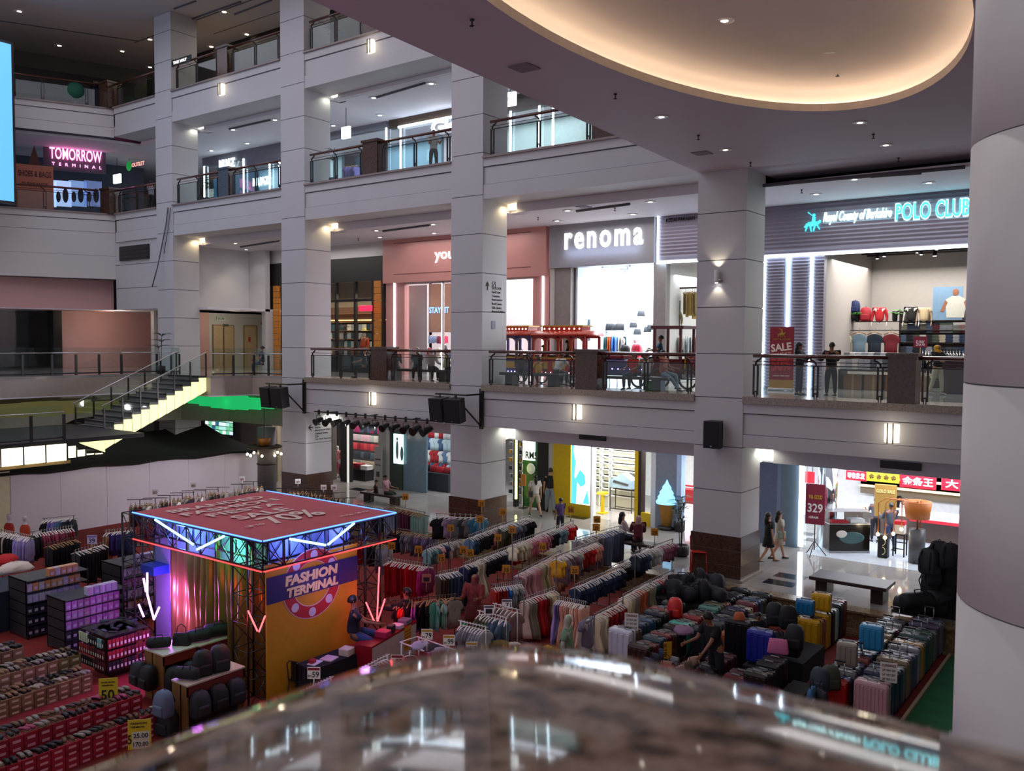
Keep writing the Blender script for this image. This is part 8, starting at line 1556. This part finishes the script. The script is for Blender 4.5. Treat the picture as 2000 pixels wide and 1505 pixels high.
for i in range(14):
    px = 1318+(i % 5)*19+(i//5)*6; py = 1172-(i//5)*12; p = at_z(px, py, 0.75); bag('duffel' if i % 3 else 'backpack', p, 0.7*i, BK[i % 5], '%s of the black bags piled at the far end of the luggage rows' % ORD[i], 'black bags at the far end', 1.25)
a = at_z(1362, 1162, 0.75); tag(build('bag_stand', M().use(BLACKC).box(a.x-0.9, a.x+0.7, a.y-0.8, a.y+0.9, 0, 0.72)), 'low black stand under the far pile of black bags', 'stand')
bag('backpack', at_z(1318, 1205, 0.7), 0.3, '#c8201c', 'bright red bag standing among the black luggage', s=1.1, rough=0.4)
tag(build('kerb_rail', M().use(C('#a89878', 0.4)).box(-4.12, -4.06, 17.5, 23.7, 0, 0.06)), 'pale metal strip between the luggage block and green carpet', 'strip')
# ---------------------------------------------------------------- hoarding, canopy, stairs
HX = -34.5
t = thing('hoarding', 'long plain white hoarding wall behind the clothes racks', 'hoarding', (0, 0, 0)); y0, y1 = at_x(20, 925, HX).y, at_x(505, 878, HX).y; z0, z1 = at_x(20, 925, HX).z, at_x(505, 878, HX).z; n = 6; HM = mat('hoarding_white', srgb('#e8e0ec'), 0.7, noise=0.03, scale=0.6)
for i in range(n): ya, yb = y0+(y1-y0)*i/n, y0+(y1-y0)*(i+1)/n-0.012; build('board', M().use(HM).box(HX-0.08, HX, ya, yb, 0, z0+(z1-z0)*i/n), t)
build('side_board', M().use(C('#e8e2bc', 0.7)).box(HX-0.08, HX, 8, y0-0.02, 0, z0+0.1), t)
t = thing('lift_post', 'grey steel post with rings at the right end of the hoarding', 'post', (*at_y(521, 900, 25.4).xy, 0)); build('post', M().use(C('#6c6a6c', 0.4)).lathe([(0.42, 0.55), (0.42, 3.6)], n=20), t); build('ring', M().use(IRON).lathe([(0.44, 1.9), (0.46, 1.93), (0.44, 1.96)], n=20), t)
# black fabric canopy
t = thing('canopy', 'sagging black fabric canopy stretched behind the white hoarding', 'canopy', (0, 0, 0)); CM_ = mat('black_fabric', (0.006, 0.005, 0.005), 0.9); pts = []
ny, nx = 14, 8; ya, yb = 13.5, 26.2
for j in range(nx+1):
    r = []
    for i in range(ny+1):
        y = ya+(yb-ya)*i/ny; f = j/nx; x = HX+0.15-f*5.5; zb = z0+(z1-z0)*(y-y0)/(y1-y0)+0.05
        r.append((x, y, zb+f*(0.9+0.35*math.sin(i*0.9+1))-0.25*math.sin(PI*f)+0.5*f*max(0, math.sin((y-18)*0.55))))
    pts.append(r)
build('fabric', M().use(CM_).loft(pts, closed=False), t); build('front_valance', M().use(CM_).loft([[(HX+0.16, p[1], p[2]) for p in pts[0]], [(HX+0.18, p[1], p[2]-0.12-0.05*math.sin(p[1]*2)) for p in pts[0]]], closed=False), t)
# lit staircase along y, side plane x = -33.3
SX, SY0, SY1, SZ0, SZ1 = -33.3, 17.9, 22.45, 3.95, L1
t = thing('staircase', 'staircase with glowing cream side panels and glass balustrade', 'stairs', (0, 0, 0)); PL = glow('stair_panel', '#eeeaa8', 1.05); PLW = glow('landing_panel', '#fff6d0', 1.8); DKS = mat('dark_stair', (0.02, 0.019, 0.02), 0.4); TRD = mat('stair_tread', srgb('#6c6a68'), 0.5)
n = 12; dy, dz = (SY1-SY0)/n, (SZ1-SZ0)/n
for i in range(n):
    ya, z = SY0+i*dy, SZ0+(i+1)*dz
    build('step', M().use(TRD).box(SX-2.3, SX-0.05, ya, ya+dy, z-dz, z-0.02).use(DKS).box(SX-2.3, SX, ya-0.02, ya+0.05, z-0.06, z).box(SX-0.06, SX+0.03, ya-0.02, ya+dy, z-0.06, z+0.01), t)
    zl = SZ0+i*dz-0.66; build('glowing_panel', M().use(PL).prism([(ya+0.02, zl), (ya+dy-0.02, zl+dz), (ya+dy-0.02, z-0.09), (ya+0.02, z-0.09)], (SX-0.02, SX+0.02), 'x'), t)
for i in range(4): ya = SY1+i*0.34; build('glowing_panel', M().use(PL).prism([(ya+0.02, L1-0.62+i*0.14), (ya+0.32, L1-0.5+i*0.14), (ya+0.32, L1-0.1), (ya+0.02, L1-0.1)], (SX-0.02, SX+0.02), 'x'), t)
LZ = 4.1; build('landing', M().use(DKS).box(-36, -30.5, 10, SY0, LZ-0.15, LZ), t)
for i in range(7):
    yb_ = 15.0-i*0.72; build('glowing_panel', M().use(PLW).box(-30.52, -30.47, yb_-0.68, yb_, LZ-0.72, LZ-0.14), t); build('divider', M().use(DKS).box(-30.53, -30.45, yb_, yb_+0.04, LZ-0.74, LZ-0.12), t)
for i in range(4):
    ya = 15.05+i*0.32; z = LZ-0.14-i*0.16; build('glowing_panel', M().use(PLW).box(-30.52, -30.47, ya+0.04, ya+0.28, 3.45+i*0.02, z-0.1), t); build('step', M().use(DKS).box(-33.0, -30.44, ya, ya+0.33, z-0.1, z), t)
build('glowing_panel', M().use(PL).prism([(16.4, 3.9), (17.9, 3.9), (17.9, 3.15), (17.0, 3.55)], (-33.34, -33.3), 'x'), t); build('underside', M().use(C('#9c8458')).box(-33, -30.6, 10, 15.2, LZ-0.85, LZ-0.74), t)
for x, nm in ((SX-0.02, 'right'), (SX-2.25, 'left')):
    for i in range(0, n+1, 2): ya, z = SY0+i*dy, SZ0+i*dz; build('rail_post', M().use(DKS).box(x-0.02, x+0.02, ya-0.03, ya+0.03, z, z+0.95), t)
    build('glass_panel', M().use(GLASS).prism([(SY0, SZ0+0.1), (SY1, SZ1+0.1), (SY1, SZ1+0.95), (SY0, SZ0+0.95)], (x-0.006, x+0.006), 'x'), t); build('handrail', M().use(STEEL).tube([(x, SY0-0.1, SZ0+1.0), (x, SY1, SZ1+1.0)], 0.025, 6), t)
def glass_rail(pts, z, label, grp='glass balustrades of the walkway'):
    t = thing('glass_balustrade', label, 'railing', (0, 0, z), group=grp)
    for p, q in zip(pts, pts[1:]):
        p, q = Vector(p), Vector(q); L_ = (q-p).length; k = max(1, round(L_/1.1)); d = (q-p).normalized(); nn = Vector((-d.y, d.x, 0))
        for i in range(k): c = p.lerp(q, i/k); build('rail_post', M().use(DKS).obox((c.x, c.y, 0.42), d*0.045, nn*0.03, (0, 0, 0.46)), t)
        c = (p+q)/2; build('glass_panel', M().use(GLASS).obox((c.x, c.y, 0.62), d*L_/2*0.98, nn*0.006, (0, 0, 0.56)), t); build('handrail', M().use(STEEL).tube([(p.x, p.y, 0.95), (q.x, q.y, 0.95)], 0.022, 5).use(DKS).tube([(p.x, p.y, 0.08), (q.x, q.y, 0.08)], 0.03, 4), t)
    return t
glass_rail([(-30.85, 24.6, 0), (-32.6, 24.4, 0), (-33.1, 22.6, 0)], L1, 'glass balustrade of the walkway between stairs and second column'); glass_rail([(-36.2, 22.6, 0), (-36.8, 23.4, 0), (-37.35, 22.6, 0), (-37.55, 21, 0), (-37.65, 18, 0), (-37.5, 12, 0), (-37.1, 7, 0)], L1, 'long glass balustrade of the walkway in front of the pink wall'); glass_rail([(-30.6, 15.0, 0), (-30.6, 9.5, 0)], LZ, 'glass balustrade of the stair landing at the left edge')
build('black_soffit', M().use(DK).box(-60, -37.9, 4, 24, 2.0, 2.1)).update_tag(); bpy.data.objects.remove(bpy.data.objects['black_soffit'])
# ---------------------------------------------------------------- the little train on the first floor
TY = 27.0
def wagon(px0, px1, col, roofc, label, yy=TY, h=2.15, body='#b01c1c', lights=True, z=L1):
    x0, x1 = at_y(px0, 690, yy).x, at_y(px1, 690, yy).x; w = x1-x0; d = 1.1; t = thing('train_wagon', label, 'train', (x0, yy, z), group='wagons of the mall train'); YT = C('#c89a2c', 0.4); CM = C(col, 0.35)
    build('lower_body', M().use(CM).box(0, w, 0, d, 0.35, 0.98).use(YT).box(0, w, -0.02, 0, 0.93, 1.0).box(0.1, w*0.3, -0.02, 0, 0.55, 0.8).box(w*0.4, w*0.65, -0.02, 0, 0.55, 0.8), t)
    n = max(2, round(w/0.6)); b = M().use(CM)
    b2 = M().use(CM)
    for i in range(n+1): x = w*i/n; b.box(x-0.045, x+0.045, 0, 0.06, 0.98, 1.75); b2.box(x-0.045, x+0.045, d-0.06, d, 0.98, 1.75)
    b.box(0, w, 0, 0.06, 1.70, 1.80); b2.box(0, w, d-0.06, d, 1.70, 1.80); build('window_frame', b2, t)
    for i in range(n):
        xa, xb = w*i/n+0.04, w*(i+1)/n-0.04; m_ = (xa+xb)/2; r = (xb-xa)/2
        for q in range(8): a0, a1 = PI*q/8, PI*(q+1)/8; b.prism([(m_+r*math.cos(a0), 1.50+0.2*math.sin(a0)), (m_+r*math.cos(a0), 1.71), (m_+r*math.cos(a1), 1.71), (m_+r*math.cos(a1), 1.50+0.2*math.sin(a1))], (0.0, 0.06), 'y')
    build('window_frame', b, t); tr = M().use(YT)
    for i in range(n): xa, xb = w*i/n+0.05, w*(i+1)/n-0.05; m_ = (xa+xb)/2; r = (xb-xa)/2; tr.tube([(xa, -0.01, 1.0), (xa, -0.01, 1.5)]+[(m_-r*math.cos(PI*q/6), -0.01, 1.5+0.2*math.sin(PI*q/6)) for q in range(1, 6)]+[(xb, -0.01, 1.5), (xb, -0.01, 1.0)], 0.014, 4)
    build('gold_trim', tr, t); RC_ = C(roofc, 0.35)
    build('roof', M().use(RC_).loft([[(x, d/2+(d/2+0.12)*math.cos(a), 1.78+0.20*math.sin(a)) for a in [PI*k/10 for k in range(11)]] for x in (-0.12, w+0.12)], True, True), t); build('roof_lantern', M().use(RC_).box(0.25, w-0.25, 0.25, d-0.25, 1.95, 2.12).use(YT).box(0.18, w-0.18, 0.2, d-0.2, 2.12, 2.17), t)
    if lights: build('bulb_row', (lambda q: [q.ell((0.35+i*(w-0.7)/7, 0.24, 2.04), 0.03, 0.02, 0.03, 6, 4) for i in range(8)] and q)(M().use(glow('bulb_white', '#ffe8d8', 6))), t); build('bulb_row', (lambda q: [q.ell((0.2+i*(w-0.4)/9, -0.02, 0.42), 0.02, 0.02, 0.02, 6, 4) for i in range(10)] and q)(M().use(glow('bulb_violet', '#c8b0ff', 5))), t)
    for x in (w*0.18, w*0.8):
        q = M().use(C('#1c1210', 0.4)); q.tube([(x+0.27*math.cos(a), 0, 0.29+0.27*math.sin(a)) for a in [2*PI*k/16 for k in range(17)]], 0.035, 6).lathe([(0.07, -0.03), (0.07, 0.03)], x, 0, 0.29, 8)
        for k in range(6): a = PI*k/3; q.tube([(x, 0, 0.29), (x+0.26*math.cos(a), 0, 0.29+0.26*math.sin(a))], 0.014, 4)
        build('wheel', q, t)
    build('seat', M().use(C('#2a1a18')).box(0.15, w-0.15, d*0.5, d*0.8, 0.6, 1.05), t); return t
wagon(960, 1034, '#4c3c7c', '#a82c14', 'violet and orange train wagon, leftmost, partly behind the third column'); wagon(1041, 1140, '#b01c1c', '#b83010', 'red train wagon with orange roof and round-topped windows')
x0, x1 = at_y(1156, 700, TY).x, at_y(1262, 700, TY).x; t = thing('train_wagon', 'dark violet flat train tender with a row of small lights', 'train', (x0, TY, L1), group='wagons of the mall train'); w = x1-x0
build('body', M().use(C('#2c2058', 0.3)).rbox(0, w, 0, 1.0, 0.35, 0.95, 0.08, 2).use(C('#8a1c28', 0.3)).rbox(0.0, w*0.55, 0.1, 0.9, 0.95, 1.15, 0.08, 2), t); build('bulb_row', (lambda q: [q.ell((0.15+i*(w-0.3)/8, -0.02, 0.62), 0.025, 0.02, 0.025, 6, 4) for i in range(9)] and q)(M().use(glow('bulb_violet', '#c8b0ff', 5))), t)
for x in (0.3, w-0.3): build('wheel', M().use(C('#1c1210', 0.4)).tube([(x+0.27*math.cos(a), 0, 0.29+0.27*math.sin(a)) for a in [2*PI*k/16 for k in range(17)]], 0.04, 6), t)
x0, x1 = at_y(1275, 700, TY).x, at_y(1352, 700, TY).x; t = thing('train_engine', 'dark red train cab with an open driver compartment, rightmost', 'train', (x0, TY, L1)); w = x1-x0; b = M().use(C('#5c1418', 0.3)).box(0, w*0.75, 0, 1.05, 0.35, 1.0).box(-0.05, w*0.8, -0.08, 1.13, 2.02, 2.12)
for x in (0.05, w*0.7): b.box(x-0.04, x+0.04, 0, 0.06, 1.0, 2.02).box(x-0.04, x+0.04, 0.99, 1.05, 1.0, 2.02)
build('cab', b, t); build('boiler', M().use(C('#7c1820', 0.3)).loft([[(x, 0.5+0.38*math.cos(a), 0.85+0.38*math.sin(a)) for a in [2*PI*k/14 for k in range(14)]] for x in (w*0.75, w*1.15)], True, True).use(C('#c89a2c', 0.4)).box(w*0.78, w*0.8, 0.08, 0.95, 0.5, 1.2), t); build('steering_wheel', M().use(BLACK).tube([(w*0.55, 0.5+0.15*math.cos(a), 1.2+0.15*math.sin(a)) for a in [2*PI*k/12 for k in range(13)]], 0.015, 5), t)
for x in (0.3, w*0.9): build('wheel', M().use(C('#2c1412', 0.4)).tube([(x+0.32*math.cos(a), 0, 0.34+0.32*math.sin(a)) for a in [2*PI*k/16 for k in range(17)]], 0.04, 6).tube([(x-0.3, 0, 0.34), (x+0.3, 0, 0.34)], 0.02, 4).tube([(x, 0, 0.05), (x, 0, 0.65)], 0.02, 4), t)
tag(build('bucket', M().use(C('#1c9a2c', 0.4)).lathe([(0.13, 0), (0.17, 0.32), (0.16, 0.32), (0.12, 0.03)], n=14), None, (at_y(1268, 757, 25.5).x, 25.5, L1)), 'bright green bucket on the first floor beside the seated woman in red', 'bucket')
# ---------------------------------------------------------------- people in the picture
def on(px, Y, z): return Vector((at_y(px, 700, Y).x, Y, z))
RT_ = 0.64            # heading: picture right;   RT_+PI/2 away from the camera
AWAY, LEFT, TOW = RT_+PI/2, RT_+PI, RT_-PI/2
person(on(1562, 26.4, L1), LEFT+2.6, 'woman with long black hair, dark top and jeans at the railing by the sale banner', 1.62, legs=STAND, arms=((0.5, 0.3, 1.5), (0.3, 0.2, 1.2)), top='#2a2428', bottom='#2c3c50', hair='long', sleeve=2)
person(on(1624, 26.4, L1), AWAY, 'person with black hair, all in black, standing at the railing with back turned', 1.62, legs=STAND, arms=((0.5, 0.2, 1.2), (0.5, 0.2, 1.2)), top='#0c0c0e', bottom='#0c0c10', hair='bun', sleeve=2, fat=1.1)
person(on(1832, 29.6, L1), TOW+0.3, 'woman in a mustard headscarf and beige trousers leaning at the polo shop', 1.6, legs=((0.15, 0.1), (-0.15, 0.2)), arms=HOLD, top='#14141a', bottom='#b0a890', scarf='#c08a1c', sleeve=2, shoes='#8a8a8c')
person(on(512, 25.2, L1+0.0), LEFT+0.5, 'person in dark clothes seated on the railing edge left of the second column', 1.65, legs=SIT, arms=LAP, top='#23303a', bottom='#22304c')
S1 = L1+0.0
bench((on(820, 25.6, 0).x, 25.6, L1), 0, 3.6, 'dark bench behind the first-floor railing between second and third columns'); bench((on(1225, 25.4, 0).x, 25.4, L1), 0, 3.2, 'dark bench behind the first-floor railing left of the fourth column', col='#1c1614'); bench((on(1040, 25.5, 0).x, 25.5, L1), 0, 2.6, 'dark bench behind the first-floor railing right of the third column', col='#1c1614')
for px, rz, lb, kw in ((712, LEFT, 'person in dark clothes seated left of the pillar, second bay', dict(top='#1c1c20', bottom='#20242c')), (772, AWAY, 'seated woman in a dusty mauve headscarf right of the pillar', dict(top='#1a1a20', bottom='#2c3c38', scarf='#6a4a54', sleeve=2)), (815, TOW, 'person in a black polo shirt seated facing the camera, second bay', dict(top='#12131c', bottom='#101014')), (842, TOW+0.5, 'seated woman in a patterned pale top, second bay', dict(top='#8a7c74', bottom='#101014', scarf='#a89088', sleeve=2)), (872, RT_, 'person in an olive top seated next to the third column', dict(top='#8a8458', bottom='#14161c')),
                   (1018, AWAY, 'person in a dark patterned top seated right of the third column', dict(top='#3a3430', bottom='#16181c')), (1052, AWAY+0.4, 'child in a yellow shirt sitting beside the red wagon', dict(top='#c8941c', bottom='#1a1416', H=1.3)), (1088, AWAY-0.8, 'person in a white shirt leaning forward before the red wagon', dict(top='#b8b4b0', bottom='#1c1e20', lean=0.5)), (1238, LEFT+0.8, 'woman in a red T-shirt with long hair seated at the railing', dict(top='#b02018', bottom='#20242c', hair='long')), (1262, AWAY, 'person in a white top seated behind the woman in red', dict(top='#b8b0ac', bottom='#2c2c30')), (1296, TOW+1.0, 'man in a salmon shirt and light jeans seated, leg stretched right', dict(top='#a05c4c', bottom='#6c8090'))):
    H = kw.pop('H', 1.62); person(on(px, 25.55, L1), rz, lb, H, legs=SIT if px != 1296 else ((1.45, 1.4), (1.1, 0.5)), arms=LAP, **kw)
person((at_y(1062, 660, TY+0.7).x, TY+0.7, L1+0.5), RT_, 'child with dark hair riding in the red wagon', 1.2, legs=SIT, arms=LAP, top='#20202a', bottom='#1c1c20'); person((at_y(1110, 660, TY+0.7).x, TY+0.7, L1+0.5), RT_, 'passenger in black sitting in the red wagon', 1.45, legs=SIT, arms=LAP, top='#141418', bottom='#1c1c20'); person((at_y(1290, 660, TY+0.5).x, TY+0.5, L1+0.55), LEFT, 'driver in a teal shirt sitting in the dark red train cab', 1.6, legs=SIT, arms=HOLD, top='#1c4a5c', bottom='#1c1c20')
p = on(846, 25.7, L2); person(p, LEFT+1.9, 'man in a grey-white T-shirt at the second-floor railing under the brown shop front', 1.65, legs=STAND, arms=HOLD, top='#a8a4a0', bottom='#20242c')
person((at_y(296, 400, 25.4).x, 25.4, L2), AWAY, 'person in a pale shirt at the second-floor railing left of the first column', 1.65, legs=STAND, arms=HOLD, top='#8a8c98', bottom='#1c1c24')
p = at_z(1045, 1008, L0); person(p, AWAY+0.3, 'woman with long black hair in a white top and beige shorts walking away', 1.8, legs=WALKL, arms=((0.2, 0.15, 0.3), (-0.1, 0.15, 0.2)), top='#c4beb8', bottom='#b4a490', leg=1, hair='long', skin='l', bag_=('#16161a', 1))
p = at_z(1074, 1000, L0); person(p, AWAY+0.1, 'man in a black T-shirt and light jeans walking beside the woman in shorts', 1.88, legs=((0.2, 0.1), (-0.2, 0.2)), arms=DOWN, top='#101014', bottom='#7c8a94', skin='l')
person(at_z(1094, 1045, L0), AWAY+0.5, 'child in a purple patterned top near the walking couple', 1.4, legs=STAND, arms=DOWN, top='#4c3c70', bottom='#20202c')
p = at_z(1500, 1098, L0); person(p, RT_+0.2, 'woman with dark hair in black walking past the fourth column', 1.7, legs=WALKL, arms=DOWN, top='#14141a', skirt=('#14141a', 0.2), leg=0, hair='long', skin='l', shoes='#8a6a4a'); person(p+Vector((0.15, 0.55, 0)), RT_+0.2, 'woman in a cream dress walking behind the one in black', 1.68, legs=((0.35, 0.1), (-0.35, 0.3)), arms=DOWN, top='#c4bcae', skirt=('#c4bcae', 0.2), leg=0, hair='long', skin='l', bag_=('#8a9a90', -1))
person((at_z(1217, 1078, L0).x, 25.6, L0), RT_+0.2, 'woman in a white blouse with long black hair seated on the bench', 1.75, legs=SIT, arms=LAP, top='#b8b0b0', bottom='#20243c', hair='long', sleeve=2, skin='l'); person((at_z(1250, 1082, L0).x, 25.6, L0), AWAY, 'woman in a long beige headscarf and maroon top seated on the bench', 1.75, legs=SIT, arms=LAP, top='#5c1c28', bottom='#3a1c24', scarf='#b89a8c', sleeve=2)
bx = at_z(785, 975, L0).x; person((bx-0.35, 26.9, L0), LEFT, 'child in a dark top seated beside the man in pink', 1.3, legs=SIT, arms=LAP, top='#2c1c20', bottom='#20202a'); person((bx+0.25, 26.9, L0), RT_-0.3, 'man in a pale pink shirt seated on the bench between second and third columns', 1.65, legs=SIT, arms=LAP, top='#a8808c', bottom='#1c2420')
# gold shop
person((gx(1742, 31.5), 31.5, L0), AWAY, 'customer in a dark jacket with backpack standing in the gold shop', 1.68, legs=STAND, arms=HOLD, top='#3c4452', bottom='#2c3c5c', sleeve=2); person((gx(1712, 32.6), 32.6, L0), AWAY, 'person with black hair behind the gold poster board', 1.62, legs=STAND, arms=HOLD, top='#5a5c6c', bottom='#1c1c24'); person((gx(1750, 34.75), 34.75, L0), TOW, 'shop clerk with black hair behind the gold shop counter', 1.65, legs=STAND, arms=HOLD, top='#14141a', bottom='#14141a')
# market
p = Vector((-14.3, 13.3, 0.42)); person(p, RT_+0.15, 'man in a navy polo shirt and jeans sitting in front of the yellow banner', 1.85, legs=((1.5, 1.3), (1.2, 1.3)), arms=((0.6, 0.1, 0.6), (0.9, 0.1, 0.5)), top='#12162a', bottom='#2c4878', fat=1.15)
t = thing('stool', 'stool under the man in the navy polo shirt', 'stool', (-14.37, 13.27, 0)); build('seat', M().use(C('#a03c20', 0.4)).lathe([(0.17, 0.74), (0.18, 0.77), (0.17, 0.80)], n=14), t); build('legs', M().use(C('#a03c20', 0.4)).lathe([(0.18, 0), (0.12, 0.74)], n=10), t)
p = at_z(793, 1165, 1.5); person((p.x, p.y, 0), LEFT-0.2, 'woman in black holding papers behind the white counter', 1.75, legs=STAND, arms=((1.0, 0.1, 0.6), (0.8, 0.1, 0.7)), top='#101018', bottom='#101018', hair='bob', sleeve=2)
p = at_z(927, 1132, 1.6); person((p.x, p.y, 0), TOW-0.4, 'woman in a maroon headscarf and red floral tunic among the racks', 1.8, legs=STAND, arms=HOLD, top=mat('floral_red', srgb('#7a3028'), 0.85, noise=0.5, scale=14), bottom='#3a1418', scarf='#6a2c34', sleeve=2, skirt=('#6c2a24', 0.24), fat=1.2)
p = at_z(1400, 1215, 1.6); person((p.x, p.y, 0), LEFT+0.5, 'man in a black T-shirt bending over the handbag stand', 1.95, legs=STAND, arms=((0.5, 0.1, 0.2), (0.3, 0.1, 0.9)), lean=0.35, head=(0, 0.2), top='#0e0e12', bottom='#0e1014')
p = at_z(1482, 1185, 1.15); person((p.x, p.y, 0), TOW, 'person half hidden behind the black bags, face towards the camera', 1.3, legs=SIT, arms=LAP, top='#14141a', bottom='#14141a')
bpy.data.scenes.remove(_tmp)
